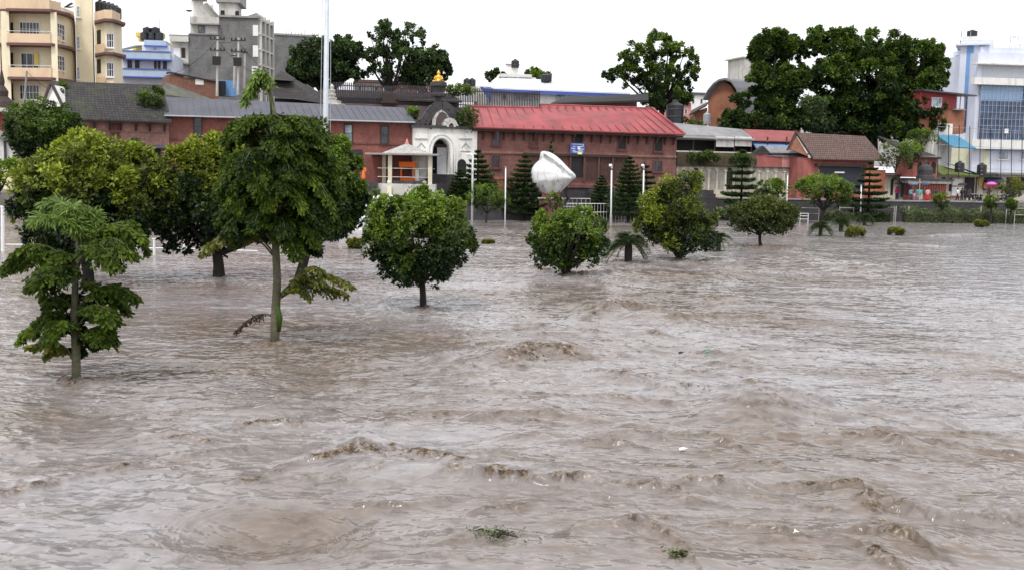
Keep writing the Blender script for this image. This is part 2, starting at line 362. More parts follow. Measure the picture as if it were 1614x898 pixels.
for i, (lx, ly, am) in enumerate([(12, 6.5, .15), (5.4, 3.4, .13), (2.6, 1.7, .10), (1.3, .9, .088), (.62, .45, .052), (.3, .24, .020)]):
    n_ = perlin(wx/lx+i*7.3, (wy+.18*wx)/ly, 20+i)
    if i in (1, 2, 3, 4): n_ = n_*.4+(.36-np.abs(n_)**.72)*.85
    fade = np.clip(2.0-YY/math.sqrt(10500*ly), 0, 1)
    Z += am*n_*turb*fade*1.1
    if i >= 2: ZH = (ZH if i > 2 else 0)+am*n_*turb*fade*1.1
foam = np.zeros_like(Z)
jit = perlin(XX/.8, YY/.5, 41)*.9+perlin(XX/.3, YY/.2, 42)*.5
for pl, h, wdt, fo in CRESTS:
    q = [W(a, b) for a, b in pl]
    x0 = min(p.x for p in q)-2.5; x1 = max(p.x for p in q)+2.5; y0 = min(p.y for p in q)-3; y1 = max(p.y for p in q)+3
    ri = np.where((Yr > y0) & (Yr < y1))[0]
    if len(ri) == 0: continue
    sl = slice(ri[0], ri[-1]+1); X = XX[sl]; Yv = YY[sl]; J = jit[sl]
    best = np.full(X.shape, 1e9); sg = np.ones(X.shape)
    Xw = X; Yw = Yv+J*wdt*.9
    for a, b in zip(q[:-1], q[1:]):
        dx, dy = b.x-a.x, b.y-a.y; l2 = dx*dx+dy*dy
        wdt_ = wdt*.62; t = np.clip(((Xw-a.x)*dx+(Yw-a.y)*dy)/l2, 0, 1); d = np.hypot(Xw-a.x-t*dx, Yw-a.y-t*dy); side = np.sign((Yw-a.y)*dx-(Xw-a.x)*dy)*np.sign(dx); sg = np.where(d < best, side, sg); best = np.minimum(best, d)
    e = best/(wdt*np.where(sg < 0, .42, 1.7)); ef = best/(wdt*np.where(sg < 0, .4, .5))
    brk = np.clip(.85+1.0*perlin(X/1.3, Yv/.9, 77), 0, 1.3)
    Z[sl] += h*np.exp(-e*e*1.3)*brk*(.8+np.exp(-ef*ef)*(.40*perlin(X/.24, Yv/.2, 55)+.22*perlin(X/.09, Yv/.08, 56)))
    foam[sl] = np.maximum(foam[sl], 1.2*fo*np.exp(-ef*ef*1.1)*np.clip(brk*.9+1.2*perlin(X/.35, Yv/.22, 57), 0, 1))
for (px, py), rx, rz, h in SWELLS:
    c = W(px, py); ax = rx*c.y/F; ay = abs(W(px, py-rz).y-W(px, py+rz).y)/2
    e2 = ((XX-c.x)/ax)**2+((YY-c.y)/ay)**2
    Z += h*np.exp(-e2*1.2)
    if h < -.2:
        ea = np.sqrt(e2)+.25*perlin(XX/1.2, YY/1.2, 90); Z += .05*np.exp(-((ea-1.1)/.35)**2)*(.6+.8*(XX > c.x))*(1-2.2*np.abs(perlin(np.arctan2(YY-c.y, XX-c.x)*1.1, ea*6.5, 91))); bowl = np.exp(-e2*1.1)
# silt streaks: real change of water colour between muddier and clearer threads of the stream
silt = np.clip(.5+.9*perlin(wx/13, (wy+.25*wx)/7, 61)+.5*perlin(wx/4, wy/1.6, 62)+.25*perlin(wx/1.5, wy/.5, 63), 0, 1)
silt = np.clip(silt*(1-.7*calm)+.7*bowl, 0, 1)
lin = 1-np.abs(perlin(wx/3.2, (wy+.2*wx)/1.0, 71))*9; lin2 = perlin(wx/6, wy/3, 72)
foam = np.maximum(foam, .75*np.clip(lin, 0, 1)*np.clip(lin2*3.2-.35+.9*perlin(wx/.5, wy/.3, 73), 0, 1)*np.clip(turb, 0, 1)*(1-.8*calm))
Z += .035*np.clip(lin, 0, 1)*np.clip(lin2*3-.2, 0, 1)
foam = np.maximum(foam, .5*np.clip(perlin(wx/2.2, wy/.9, 66)*2.2+perlin(wx/.4, wy/.25, 67)-1.15, 0, 1)*turb)
# water piling up round the stems, with wakes running off towards the viewer
for px, py, r_ in ((119,602,.13),(432,545,.16),(667,486,.14),(893,436,.3),(1070,410,.4),(1200,391,.14),(345,438,.3),(472,440,.26),(990,413,.26),(1132,396,.25),(138,446,.3)):
    c = W(px, py); ri = np.where((Yr > c.y-7) & (Yr < c.y+2))[0]; sl = slice(ri[0], ri[-1]+1); X = XX[sl]-c.x; Yv = YY[sl]-c.y; d = np.hypot(X, Yv)
    nn = .7+.9*perlin(XX[sl]/.25, YY[sl]/.25, 101); nn2 = .6+1.0*perlin(XX[sl]/.5, YY[sl]/.6, 102)
    Z[sl] += .09*np.exp(-((d-r_-.12)/.16)**2)*nn; foam[sl] = np.maximum(foam[sl], 1.0*np.exp(-((d-r_-.15)/.28)**2)*np.clip(nn, 0, 1))
    back = np.clip(-Yv, 0, None); v = np.abs(np.abs(X+.12*back)-r_-.28*back)
    Z[sl] += .07*np.exp(-(v/(.10+.05*back))**2)*np.exp(-back/2.2)*(Yv < 0)*nn2; foam[sl] = np.maximum(foam[sl], .55*np.exp(-(v/(.10+.06*back))**2)*np.exp(-back/1.8)*(Yv < 0)*np.clip(nn2, 0, 1))
V = np.stack([XX, YY-.9*ZH, Z], -1).reshape(-1, 3)
me = bpy.data.meshes.new('river'); me.vertices.add(len(V)); me.vertices.foreach_set('co', V.ravel())
ii = np.arange(ny*nx).reshape(ny, nx); Q = np.stack([ii[:-1, :-1], ii[:-1, 1:], ii[1:, 1:], ii[1:, :-1]], -1).reshape(-1)
nf = (ny-1)*(nx-1); me.loops.add(nf*4); me.loops.foreach_set('vertex_index', Q)
me.polygons.add(nf); me.polygons.foreach_set('loop_start', np.arange(nf)*4); me.polygons.foreach_set('loop_total', np.full(nf, 4))
me.polygons.foreach_set('use_smooth', np.ones(nf, bool)); me.update(calc_edges=True)
for nm, ar in (('foam', foam), ('silt', silt)):
    a = me.attributes.new(nm, 'FLOAT', 'POINT'); a.data.foreach_set('value', ar.ravel().astype(np.float32))
m, n, b = newmat('muddy_water')
co = n.nodes.new('ShaderNodeTexCoord').outputs['Object']
af = n.nodes.new('ShaderNodeAttribute'); af.attribute_name = 'foam'; as_ = n.nodes.new('ShaderNodeAttribute'); as_.attribute_name = 'silt'
cc = ramp(n, as_.outputs['Fac'], [(.1, (.27,.25,.25)), (.9, (.17,.135,.112))])
mp = n.nodes.new('ShaderNodeMapping'); mp.inputs['Scale'].default_value = (1, 1.3, 1); n.links.new(co, mp.inputs[0])
mpf = n.nodes.new('ShaderNodeMapping'); mpf.inputs['Scale'].default_value = (1, 1.1, 1); n.links.new(co, mpf.inputs[0])
cc = mixc(n, .7, cc, ramp(n, noise(n, mpf.outputs[0], 2.0, 4, .6), [(.32, .6), (.45, .95), (.62, 1.15)]), 'MULTIPLY')
g1 = noise(n, mp.outputs[0], 6, 6, .7)
ff = n.nodes.new('ShaderNodeMath'); ff.operation = 'MULTIPLY'; n.links.new(af.outputs['Fac'], ff.inputs[0]); n.links.new(ramp(n, g1, [(.38, .2), (.56, 1.4)]), ff.inputs[1])
cc = mixc(n, ff.outputs[0], cc, ramp(n, noise(n, co, 6, 9, .85), [(.41, (.016,.011,.006)), (.48, (.075,.050,.028)), (.545, (.18,.135,.095)), (.63, (.50,.43,.38))]))
n.links.new(cc, b.inputs['Base Color']); b.inputs['IOR'].default_value = 1.33
rr = ramp(n, ff.outputs[0], [(0, .08), (.25, .35), (1, .8)]); n.links.new(rr, b.inputs['Roughness'])
mp2 = n.nodes.new('ShaderNodeMapping'); mp2.inputs['Scale'].default_value = (1, 1.15, 1); mp2.inputs['Rotation'].default_value = (0, 0, .12); n.links.new(co, mp2.inputs[0])
b1 = n.nodes.new('ShaderNodeBump'); b1.inputs['Distance'].default_value = .09; b1.inputs['Strength'].default_value = .6
n.links.new(noise(n, mp2.outputs[0], 2.6, 2, .55), b1.inputs['Height']); 
b2 = n.nodes.new('ShaderNodeBump'); b2.inputs['Distance'].default_value = .4; b2.inputs['Strength'].default_value = .6
n.links.new(noise(n, mp2.outputs[0], .7, 3, .6), b2.inputs['Height']); n.links.new(b1.outputs[0], b2.inputs['Normal']); n.links.new(b2.outputs[0], b.inputs['Normal'])
me.materials.append(m)
river = bpy.data.objects.new('river', me); col.objects.link(river); river['kind'] = 'structure'
# the same river far to the sides and behind the camera
s_ = MB(); s_.poly([(-900,-300,-.35),(900,-300,-.35),(900,138,-.35),(-900,138,-.35)], [(0,1,2,3)])
EARTH = plain('earth', (.12,.095,.06), .95, .25, .2, stain=(.05,.07,.03), amt=.7, vert=1)
o = obj('water', s_, plain('river_water_far', (.25,.21,.19), .2, .1, .2), None); o['kind'] = 'structure'
o = obj('ground', MB().poly([(-3000,-3000,-3),(3000,-3000,-3),(3000,3000,-3),(-3000,3000,-3)], [(0,1,2,3)]), EARTH); o['kind'] = 'structure'
# the bank: terraces above the water, from far left to far right
def bank_line(px, Y): p = at(px, 300, Y); return (p.x, p.y)
PAVE = plain('paving', (.20,.18,.16), .85, .2, .8, stain=(.07,.07,.05), amt=.6, vert=1)
L1 = bank_line(-400, 104); L2 = bank_line(560, 112); L3 = bank_line(880, 118.4); L4 = bank_line(1130, 124.5); L5 = bank_line(1700, 134.5); L6 = (190, 152)
mb = MB(); top = [(L2, 2.4), (L3, 3.7)]
mb.prism([L1, L2, L3, (L3[0]+.1, 900), (-700, 900), (-700, 100)], -2.9, 2.2)
mb.prism([(L3[0]+.103, L3[1]+5), (L4[0], L4[1]+6), (L5[0], L5[1]+.2), L6, (900, 170), (900, 900), (L3[0]+.103, 900)], -2.9, 2.3)
o = obj('river_bank', mb, PAVE); o['kind'] = 'structure'
# ================================================================ STRUCTURES
BR_RED = bricks('brick_red', (.28,.095,.075), (.17,.055,.048), (.26,.17,.14), amt=.6)
BR_CORAL = bricks('brick_coral', (.29,.08,.06), (.20,.055,.045), (.24,.12,.10), amt=.6, var=.3)
BR_PINK = bricks('brick_pink', (.33,.15,.12), (.22,.085,.07), (.36,.27,.23), amt=.5)
BR_PLAIN = bricks('brick_plain', (.30,.11,.07), (.2,.07,.05), (.3,.22,.17), amt=.5)
BR_ORANGE = bricks('brick_orange', (.40,.15,.08), (.34,.12,.07), (.35,.2,.13), amt=.2, var=.1)
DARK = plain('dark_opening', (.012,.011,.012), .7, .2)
WOOD = plain('dark_wood', (.045,.028,.022), .75, .3, 3, stain=(.02,.015,.012))
WOODRED = plain('red_brown_wood', (.13,.055,.045), .75, .25, 3, stain=(.05,.025,.02))
WHITE = plain('white_wash', (.78,.77,.74), .7, .08, .8, stain=(.16,.15,.12), amt=.35)
WHITE_ST = plain('white_wash_stained', (.82,.80,.76), .8, .1, .9, stain=(.09,.08,.06), amt=.45)
WHITEP = plain('white_paint', (.8,.8,.8), .45, .05, 3)
CREAM = plain('cream_render', (.84,.75,.54), .75, .06, .4, stain=(.40,.33,.20), amt=.25)
PEACH = plain('peach_render', (.72,.54,.36), .75, .06, .4, stain=(.35,.22,.13), amt=.3)
MAROON = plain('maroon_band', (.15,.075,.07), .7, .15)
CONC = plain('concrete', (.30,.29,.28), .85, .15, .5, stain=(.10,.095,.09), amt=.5)
CONC_L = plain('pale_concrete', (.55,.53,.49), .85, .15, .6, stain=(.16,.15,.12), amt=.6)
STONE = plain('dark_stone', (.055,.05,.055), .85, .3, 1.2, stain=(.03,.035,.02), amt=.7)
BLOCKW = bricks('grey_blockwork', (.19,.19,.19), (.15,.15,.15), (.24,.23,.22), w=.4, h=.2, amt=.5, stain=(.09,.09,.085))
TIN = plain('grey_tin', (.085,.086,.108), .55, .2, .5, stain=(.055,.05,.05), amt=.5, metal=.2)
TINL = plain('pale_tin', (.26,.255,.26), .5, .2, .5, stain=(.14,.12,.10), amt=.6, metal=.2)
REDTIN = plain('red_painted_tin', (.31,.055,.058), .5, .3, .5, stain=(.13,.055,.045), amt=.65)
REDTIND = plain('red_roof_seam', (.16,.03,.035), .5, .1)
REDTIN2 = plain('rusty_red_tin', (.28,.07,.07), .6, .2, .8, stain=(.12,.06,.05))
BLUE = plain('blue_paint', (.07,.12,.42), .5, .1)
BLUEL = plain('pale_blue_render', (.42,.52,.66), .7, .08, .5, stain=(.25,.28,.33), amt=.4)
BLUESH = plain('blue_sheet', (.14,.30,.58), .5, .15, .8, stain=(.3,.35,.4))
LILAC = plain('pale_lilac_render', (.66,.69,.80), .7, .06, .4, stain=(.42,.44,.50), amt=.3)
YELLOW = plain('yellow_paint', (.72,.55,.12), .6, .1)
SLATE = tilemat('old_slate', (.055,.047,.052), .25, amt=.5)
TILE = tilemat('brown_roof_tile', (.20,.115,.095), .26, stain=(.07,.06,.04), amt=.5)
DTILE = tilemat('dark_roof_tile', (.055,.04,.045), .25, amt=.4)
MOSS = plain('mossy_wall', (.10,.075,.045), .95, .4, 1.5, stain=(.05,.07,.02), amt=.8, vert=1)
MOSSROOF = plain('mossy_roof', (.12,.15,.04), .95, .4, 1, stain=(.07,.06,.03), amt=.7, vert=1)
REDWALL = plain('red_limewash', (.34,.105,.09), .85, .25, .6, stain=(.12,.05,.04), amt=.6)
PINKW = plain('pink_limewash', (.58,.27,.25), .85, .12, .6, stain=(.3,.12,.1), amt=.5)
BLACKP = plain('black_plastic', (.015,.016,.02), .35, .1)
GLASS = glassmat('window_glass'); GLASSB = glassmat('blue_glass', (.03,.06,.13), .08); GLASSL = glassmat('pale_glass', (.30,.36,.40), .2)
GOLD = plain('gilded_metal', (.75,.42,.06), .35, .1, metal=.6)
ORANGE = plain('orange_cloth', (.85,.16,.02), .8, .15, 3)
STEEL = plain('galvanised_steel', (.42,.43,.45), .45, .1, 2, metal=.4)

def window(fr, x0, y0, x1, y1, parent, fm=None, gm=None, d=0, nx=2, nz=3, fw=.07, sill=True, name='window', px=True, depth=.10, label=None):
    """frame with bars standing proud of a darker pane; the window is a part and its frame a sub-part"""
    if px:
        u0, zt = fr.pt(x0, (y0+y1)/2, d)[0], fr.pt((x0+x1)/2, y0, d)[1]; u1, zb = fr.pt(x1, (y0+y1)/2, d)[0], fr.pt((x0+x1)/2, y1, d)[1]
    else: u0, zt, u1, zb = x0, y1, x1, y0
    p = obj(name, fr.box(MB(), u0+fw*.5, u1-fw*.5, zb+fw*.5, zt-fw*.5, d-.02, d+.015), gm or GLASS, parent, label=label)
    m = MB(); D0, D1 = d-.02, d+depth
    fr.box(m, u0, u0+fw, zb, zt, D0, D1); fr.box(m, u1-fw, u1, zb, zt, D0, D1)
    fr.box(m, u0+fw+.001, u1-fw-.001, zt-fw, zt, D0, D1); fr.box(m, u0+fw+.001, u1-fw-.001, zb, zb+fw, D0, D1)
    for i in range(1, nx): u = u0+(u1-u0)*i/nx; fr.box(m, u-fw*.3, u+fw*.3, zb+fw+.001, zt-fw-.001, D0, D1-.03)
    for i in range(1, nz): z = zb+(zt-zb)*i/nz; fr.box(m, u0+fw+.001, u1-fw-.001, z-fw*.25, z+fw*.25, D0, D1-.035)
    obj('frame', m, fm or WOOD, p)
    if sill: obj('sill', fr.box(MB(), u0-.12, u1+.12, zb-.1, zb-.003, d-.01, d+depth+.08), fm or WOOD, p)
    return p
def door(fr, x0, y0, x1, y1, parent, mat, d=0, name='door', fm=None):
    u0, zt = fr.pt(x0, (y0+y1)/2, d)[0], fr.pt((x0+x1)/2, y0, d)[1]; u1, zb = fr.pt(x1, (y0+y1)/2, d)[0], fr.pt((x0+x1)/2, y1, d)[1]
    p = obj(name, fr.box(MB(), u0, u1, zb, zt, d-.02, d+.03), mat, parent)
    if fm:
        m = MB(); fr.box(m, u0-.1, u0-.002, zb, zt, d-.02, d+.08); fr.box(m, u1+.002, u1+.1, zb, zt, d-.02, d+.08); fr.box(m, u0-.1, u1+.1, zt+.002, zt+.12, d-.02, d+.08)
        obj('frame', m, fm, p)
    return p
def roofmesh(fr, e0, e1, r0, r1, t=.12, ribs=0, ribw=.05, ribh=.07):
    """single slope from eave points e0,e1 up to ridge points r0,r1 (world); returns roof and rib meshes"""
    e0, e1, r0, r1 = map(Vector, (e0, e1, r0, r1)); m = MB().slab([e0, e1, r1, r0], t); rb = MB()
    for i in range(ribs+1):
        f = i/max(ribs, 1); a = e0.lerp(e1, f); b = r0.lerp(r1, f); s = (e1-e0).normalized()*ribw*.5; up = Vector((0,0,ribh))
        rb.hexa([a-s, a+s, b+s, b-s], [a-s+up, a+s+up, b+s+up, b-s+up])
    return m, rb
def off_pt(px, py, Y): return at(px, py, Y)
def water_tank(px, py, Y, h=1.1, r=.5, label='', name='water_tank', group='black rooftop water tanks'):
    c = at(px, py, Y)
    t = obj(name, MB().lathe(c, [(r*.9,0),(r,.06),(r,h*.3),(r*1.04,h*.33),(r,h*.36),(r,h*.6),(r*1.04,h*.63),(r,h*.66),(r,h*.82),(r*.35,h*.97),(r*.33,h*1.02),(r*.3,h*1.05)], 14), BLACKP, None, c, smooth=False)
    return tag(t, label, 'water tank', group)

# ---- yellow apartment block, top left
Yh = 120
hx = lambda px, Y: (xat(px, 90, Y), Y)
t = thing('apartment_block', 'cream apartment block with peach balconies and white framed windows at the left edge', 'building', (xat(60,90,Yh), Yh, 2.2))
g0 = zat(60, 262, 110)
zf = [zat(100, y, Yh) for y in (176, 124, 71, 18)]      # floor slab levels (top ones down)
plan = [hx(-60,Yh), hx(12,Yh), hx(12,Yh+.2), hx(88,Yh+.2), hx(91,Yh), hx(100,Yh+1.6), hx(118,Yh+5), hx(120,Yh+16), hx(-60,Yh+16)]
wallA = obj('wall', MB().prism(plan, 2.2, zat(60, 8, Yh)), CREAM, t)
pt = [hx(120.3,Yh+4), hx(147,Yh+4.6), hx(149,Yh+15), hx(121,Yh+16.2)]
obj('stair_tower', MB().prism(pt, 2.2, zat(130,-60,Yh+4)), CREAM, t)
pc = [hx(149.5,Yh+4.4), hx(166,Yh+2.2), hx(178,Yh+2.2), hx(192,Yh+4.8), hx(193,Yh+14), hx(150,Yh+14)]
obj('wing', MB().prism(pc, 2.2, zat(170, 28, Yh+3)), CREAM, t)
# columns and recessed balcony front: slabs, parapets and piers
for zi, yy in ((zf[0], 0), (zf[1], 1), (zf[2], 2), (zf[3], 3)):
    sl = [hx(-62,Yh-1.3), hx(10,Yh-1.3), hx(13,Yh-1.9), hx(82,Yh-1.9), hx(112,Yh+1.0), hx(119,Yh+3.9), hx(119,Yh+5), hx(-62,Yh+5)]
    if yy < 4: obj('floor_slab', MB().prism(sl, zi-.32, zi-.05), MAROON, t)
    pp = [hx(-62,Yh-1.0), hx(9,Yh-1.0), hx(14,Yh-1.6), hx(80,Yh-1.6), hx(98,Yh+.4), hx(98,Yh+.62), hx(80,Yh-1.42), hx(14,Yh-1.42), hx(9,Yh-.85), hx(-62,Yh-.85)]
    if yy: 
        obj('balcony_parapet', MB().prism(pp, zi-.05, zi+.95), PEACH, t)
        m = MB(); q = [Vector((*p, zi+1.2)) for p in pp[:5]]; m.tube(q, .03, 5)
        for p in pp[:5]: m.tube([(p[0], p[1], zi+.9), (p[0], p[1], zi+1.2)], .025, 4)
        obj('balcony_rail', m, WHITEP, t)
    s2 = [hx(149.6,Yh+3.0), hx(166,Yh+.7), hx(179,Yh+.9), hx(199,Yh+4), hx(196,Yh+6), hx(150,Yh+6)]
    zi2 = zi-.55+.25*yy*0
    obj('floor_slab', MB().prism(s2, zi2-.32, zi2-.05), MAROON, t)
    if yy:
        p2 = [hx(150,Yh+3.4), hx(165,Yh+1.4), hx(165,Yh+1.7), hx(150.5,Yh+3.7)] if yy < 3 else [hx(150,Yh+3.4), hx(166,Yh+1.2), hx(178,Yh+1.2), hx(191,Yh+4.4), hx(191,Yh+4.7), hx(150,Yh+4)]
        obj('balcony_parapet', MB().prism(p2, zi2-.05, zi2+.95), PEACH, t)
for x0, x1 in ((3, 16), (81, 91)):
    obj('pier', MB().prism([hx(x0,Yh-1.42), hx(x1,Yh-1.38), hx(x1,Yh+.05), hx(x0,Yh+.05)], 2.2, zf[3]-.33), CREAM, t)
fA = Fr(0, Yh+.2, 90, Yh+.2, 90); fB = Fr(91, Yh, 100, Yh+1.6, 90); fB2 = Fr(100, Yh+1.6, 118, Yh+5, 90)
fT = Fr(120.3, Yh+4, 147, Yh+4.6, 90); fC = Fr(166, Yh+2.2, 178, Yh+2.2, 90); fC2 = Fr(149.5, Yh+4.4, 166, Yh+2.2, 90)
for y0, y1 in ((35, 58), (134, 158)):
    window(fA, 31, y0, 63, y1, t, WHITEP, nx=6, nz=2, fw=.09)
window(fA, 33, 84, 62, 110, t, WHITEP, nx=3, nz=1, fw=.09, label='balcony window with its middle leaf open')
obj('hanging_cloth', fA.pbox(MB(), 53.5, 84, 60, 103, .16, .22), YELLOW, t)
for y0, y1 in ((36, 60), (84, 108)): window(fA, -2, y0, 2, y1, t, WHITEP, nx=1, nz=2)
for y0, y1 in ((36, 58), (84, 104), (133, 156)): window(fA, 17.5, y0, 21, y1, t, WOOD, nx=1, nz=2, fw=.05)
for y0, y1 in ((38, 64), (88, 112)): window(fB2, 89+0, y0, 101, y1, t, WHITEP, nx=3, nz=3, fw=.09, d=.1)
for y0, y1 in ((10, 28), (58, 78), (106, 126)): window(fT, 121, y0, 126, y1, t, WHITEP, nx=2, nz=3, fw=.07)
for y0, y1 in ((53, 76), (99, 122)): window(fC, 168, y0, 180, y1, t, WHITEP, nx=3, nz=2, fw=.09)
for y0, y1 in ((48, 72), (94, 116)): door(fC2, 153, y0, 159, y1, t, DARK)
# roof things: solar rack, railing, stair
m = MB(); a = at(0, 8, Yh+2)
for k in range(4): m.box(a.x-1.5+k*1.1, a.x-.5+k*1.1, Yh+2, Yh+2.05, zf[3]+1.3, zf[3]+2.8)
obj('solar_panel', m, GLASSB, t)
m = MB(); 
for k in range(9): p = at(-5+k*12.5, 10, Yh+1); m.tube([(p.x,p.y,zf[3]-.1),(p.x,p.y,zf[3]+2.3)], .03, 5)
p0 = at(-5,10,Yh+1); p1 = at(95,10,Yh+1)
for zz in (1.2, 1.75, 2.3): m.tube([(p0.x,p0.y,zf[3]+zz),(p1.x,p1.y,zf[3]+zz)], .025, 5)
obj('roof_railing', m, WHITEP, t)
m = MB().hexa([at(68,10,Yh+3), at(72,10,Yh+3), at(72,10,Yh+5), at(68,10,Yh+5)], [at(88,-10,Yh+3), at(92,-12,Yh+3), at(92,-12,Yh+5), at(88,-10,Yh+5)])
obj('roof_stair', m, CONC_L, t)
m = MB(); rr = random.Random(4)
for k in range(9): a = at(101+k*.6, 12, Yh+2+k*.1); m.tube([a, at(114+rr.uniform(-3,3), 7+rr.uniform(-3,6), Yh+3)], .06, 4)
o = obj('timber_pile', m, WOOD, None, at(104,14,Yh+2)); tag(o, 'pile of dark timber poles on the parapet of the cream apartment block', 'timber pile')
for i, (px, py) in enumerate([(158, 22), (165, 24), (172, 26), (178, 28), (184, 31)]):
    water_tank(px, py, Yh+7, 1.5, .55, 'dark water tank on the right wing of the cream apartment block, '+['first','second','third','fourth','fifth'][i]+' from the left')

# ---- slate roofed building with the pale pink brick wall
f = Fr(70, 107, 268, 112.5, 190)
t = thing('slate_roof_house', 'brick house with steep mossy slate roof left of the long tin roofed wing', 'building', f.w(0,2.2))
u0 = f.pt(110, 190)[0]; u1 = f.pt(266, 190)[0]; ze = f.pt(200, 189, .9)[1]
m = MB(); f.box(m, f.pt(72,190)[0], u1, 2.2, ze, -9, 0); obj('wall', m, BR_PINK, t)
e0 = f.w(f.pt(106,190)[0]-2.6, ze-.05, .9); e1 = f.w(u1+.15, ze-.05, .9)
r0 = Vector(at(79,128,f.o.y+5)); r1 = Vector(at(255,134,f.o.y+9))
obj('roof', MB().slab([e0,e1,r1,r0], .16), SLATE, t)
g0_, g1_ = at(66,170,f.o.y+.2), at(100,170,f.o.y+.2)
obj('gable', MB().extrude([g0_, at(96,168,f.o.y+.4), at(82,134,f.o.y+1.5)], (0,5,0)), WHITE, t)
bb = MB(); bb.tube([at(65,172,f.o.y-.1), at(80,129,f.o.y+1.2)], .16, 5); bb.tube([at(104,178,f.o.y-.1), at(80,129,f.o.y+1.2)], .16, 5); obj('bargeboard', bb, WOOD, t)
m = MB(); f.pbox(m, 112, 206.5, 266, 208.5, 0, .08); f.box(m, u0-2, u1+.1, ze-.35, ze-.06, 0, .25); obj('cornice', m, BR_PLAIN, t)
ms = []
for px in (149, 173, 190, 214, 236, 259):
    u = f.pt(px, 197)[0]; m = MB(); ms.append(m); m.hexa([f.w(u-.08,ze-1.1,.0), f.w(u+.08,ze-1.1,.0), f.w(u+.08,ze-1.1,.06), f.w(u-.08,ze-1.1,.06)][::1], [f.w(u-.08,ze-.36,0), f.w(u+.08,ze-.36,0), f.w(u+.08,ze-.36,.75), f.w(u-.08,ze-.36,.75)])
pieces('roof_strut', ms, WOOD, t)
window(f, 175, 194, 188, 215, t, WOODRED, WOODRED, nx=3, nz=1, name='wooden_window')
obj('dark_shopfront', f.pbox(MB(), 190, 229, 253, 250, 0, .05), DARK, t)
obj('awning', MB().slab([f.w(f.pt(186,228)[0], f.pt(186,229)[1], .05), f.w(f.pt(264,228)[0], f.pt(264,229)[1], .05), f.w(f.pt(262,230)[0], f.pt(262,233)[1], 1.4), f.w(f.pt(187,230)[0], f.pt(187,232)[1], 1.4)], .08), TIN, t)
# ---- long coral brick wing with grey tin roof
f = Fr(262, 112.6, 652, 118.6, 200)
t = thing('tin_roof_wing', 'long coral brick wing under a low grey tin roof, behind the trees at left', 'building', f.w(0,2.2))
u0, zl = f.pt(262, 180); u1, zr = f.pt(650, 194); ze = (zl+zr)/2
m = MB(); f.box(m, 0, u1, 2.2, ze, -8, 0); obj('wall', m, BR_CORAL, t)
e0, e1 = f.w(-.1, ze-.02, .8), f.w(u1+.2, ze-.02, .8); r0, r1 = at(258,153,f.o.y+5.2), at(636,170,f.o.y+10.5)
rm, rb = roofmesh(f, e0, e1, r0, r1, .08, 34, .05, .03); obj('roof', rm, TIN, t); obj('roof_seams', rb, TIN, t)
m = MB(); m.tube([Vector(e0)+Vector((0,-.05,-.08)), Vector(e1)+Vector((0,-.05,-.08))], .08, 6); obj('gutter', m, STEEL, t)
zs = f.pt(460, 224)[1]; m = MB(); f.box(m, .1, u1, zs-.08, zs+.1, 0, .09); obj('string_course', m, WOODRED, t)
for px in (312, 380, 549, 606): window(f, px-7, 185+(px-312)*.046, px+7, 214+(px-312)*.046, t, WOOD, GLASS if px != 549 else GLASSL, nx=1, nz=2, fw=.11)
for px in (563,): window(f, px-8, 236, px+8, 262, t, WOOD, nx=1, nz=2, fw=.11)
for px in (300, 365, 425, 470): window(f, px-7, 232, px+7, 256, t, WOOD, nx=1, nz=2, fw=.11)
# ---- white gateway with arch, ogee pediment
f = Fr(650, 118.2, 751, 120.2, 240)
t = thing('white_gateway', 'white plastered gateway with pointed arch door and carved stone scroll pediment', 'gateway', f.w(3,3.2))
UL = f.pt(650,240)[0]; UR = f.pt(751,240)[0]; zt = f.pt(700,203)[1]; zb = 2.2
ua, ub = f.pt(681,250)[0], f.pt(709,250)[0]; zspring = f.pt(695,243)[1]; zapex = f.pt(695,219)[1]; zdoor = f.pt(695,275)[1]
m = MB(); f.box(m, UL+.01, ua, zb, zt, -2.5, .25); f.box(m, ub, UR-.01, zb, zt, -2.5, .25); f.box(m, ua+.001, ub-.001, zb, zdoor, -2.5, .25)
N = 10; arc = []
for i in range(N+1):
    th = math.pi*i/N; uu = (ua+ub)/2-(ub-ua)/2*math.cos(th); zz = zspring+(zapex-zspring)*(math.sin(th)**.85); arc.append((uu, zz))
for i in range(N):
    (a, za), (b_, zb_) = arc[i], arc[i+1]
    m.hexa([f.w(a,za,.25), f.w(b_,zb_,.25), f.w(b_,zb_,-2.5), f.w(a,za,-2.5)], [f.w(a,zt,.25), f.w(b_,zt,.25), f.w(b_,zt,-2.5), f.w(a,zt,-2.5)])
obj('wall', m, WHITE_ST, t)
m = MB()
for off, w_ in ((.12, .22), (.5, .14)):
    for i in range(N):
        def P_(k, o, dd): u, z = arc[k]; c = (ua+ub)/2; return f.w(c+(u-c)*(1+o/1.1), zspring+(z-zspring)*(1+o/1.9), dd)
        m.hexa([P_(i,off,.25), P_(i+1,off,.25), P_(i+1,off+w_,.25), P_(i,off+w_,.25)], [P_(i,off,.38), P_(i+1,off,.38), P_(i+1,off+w_,.38), P_(i,off+w_,.38)])
    for sgn in (0, N):
        a = P_(sgn,off,.25); b_ = P_(sgn,off+w_,.25); lo = min(a.x,b_.x); m.box(lo, max(a.x,b_.x), a.y-.14, a.y+.02, zdoor, zspring)
obj('arch_moulding', m, WHITE, t)
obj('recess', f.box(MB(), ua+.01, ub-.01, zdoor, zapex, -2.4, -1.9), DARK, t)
obj('door', f.pbox(MB(), 689, 233, 704, 275, -1.2, -1.1), plain('grey_door', (.45,.46,.48), .5, .1), t)
obj('lintel', f.pbox(MB(), 683, 228, 708, 232, -1.25, -1.0), WOOD, t)
m = MB()
for k in range(5): f.box(m, ua-.5-.25*k, ub+.5+.25*k, 2.2+.1, zdoor-.28*k, .26+.45*k, .70+.45*k)
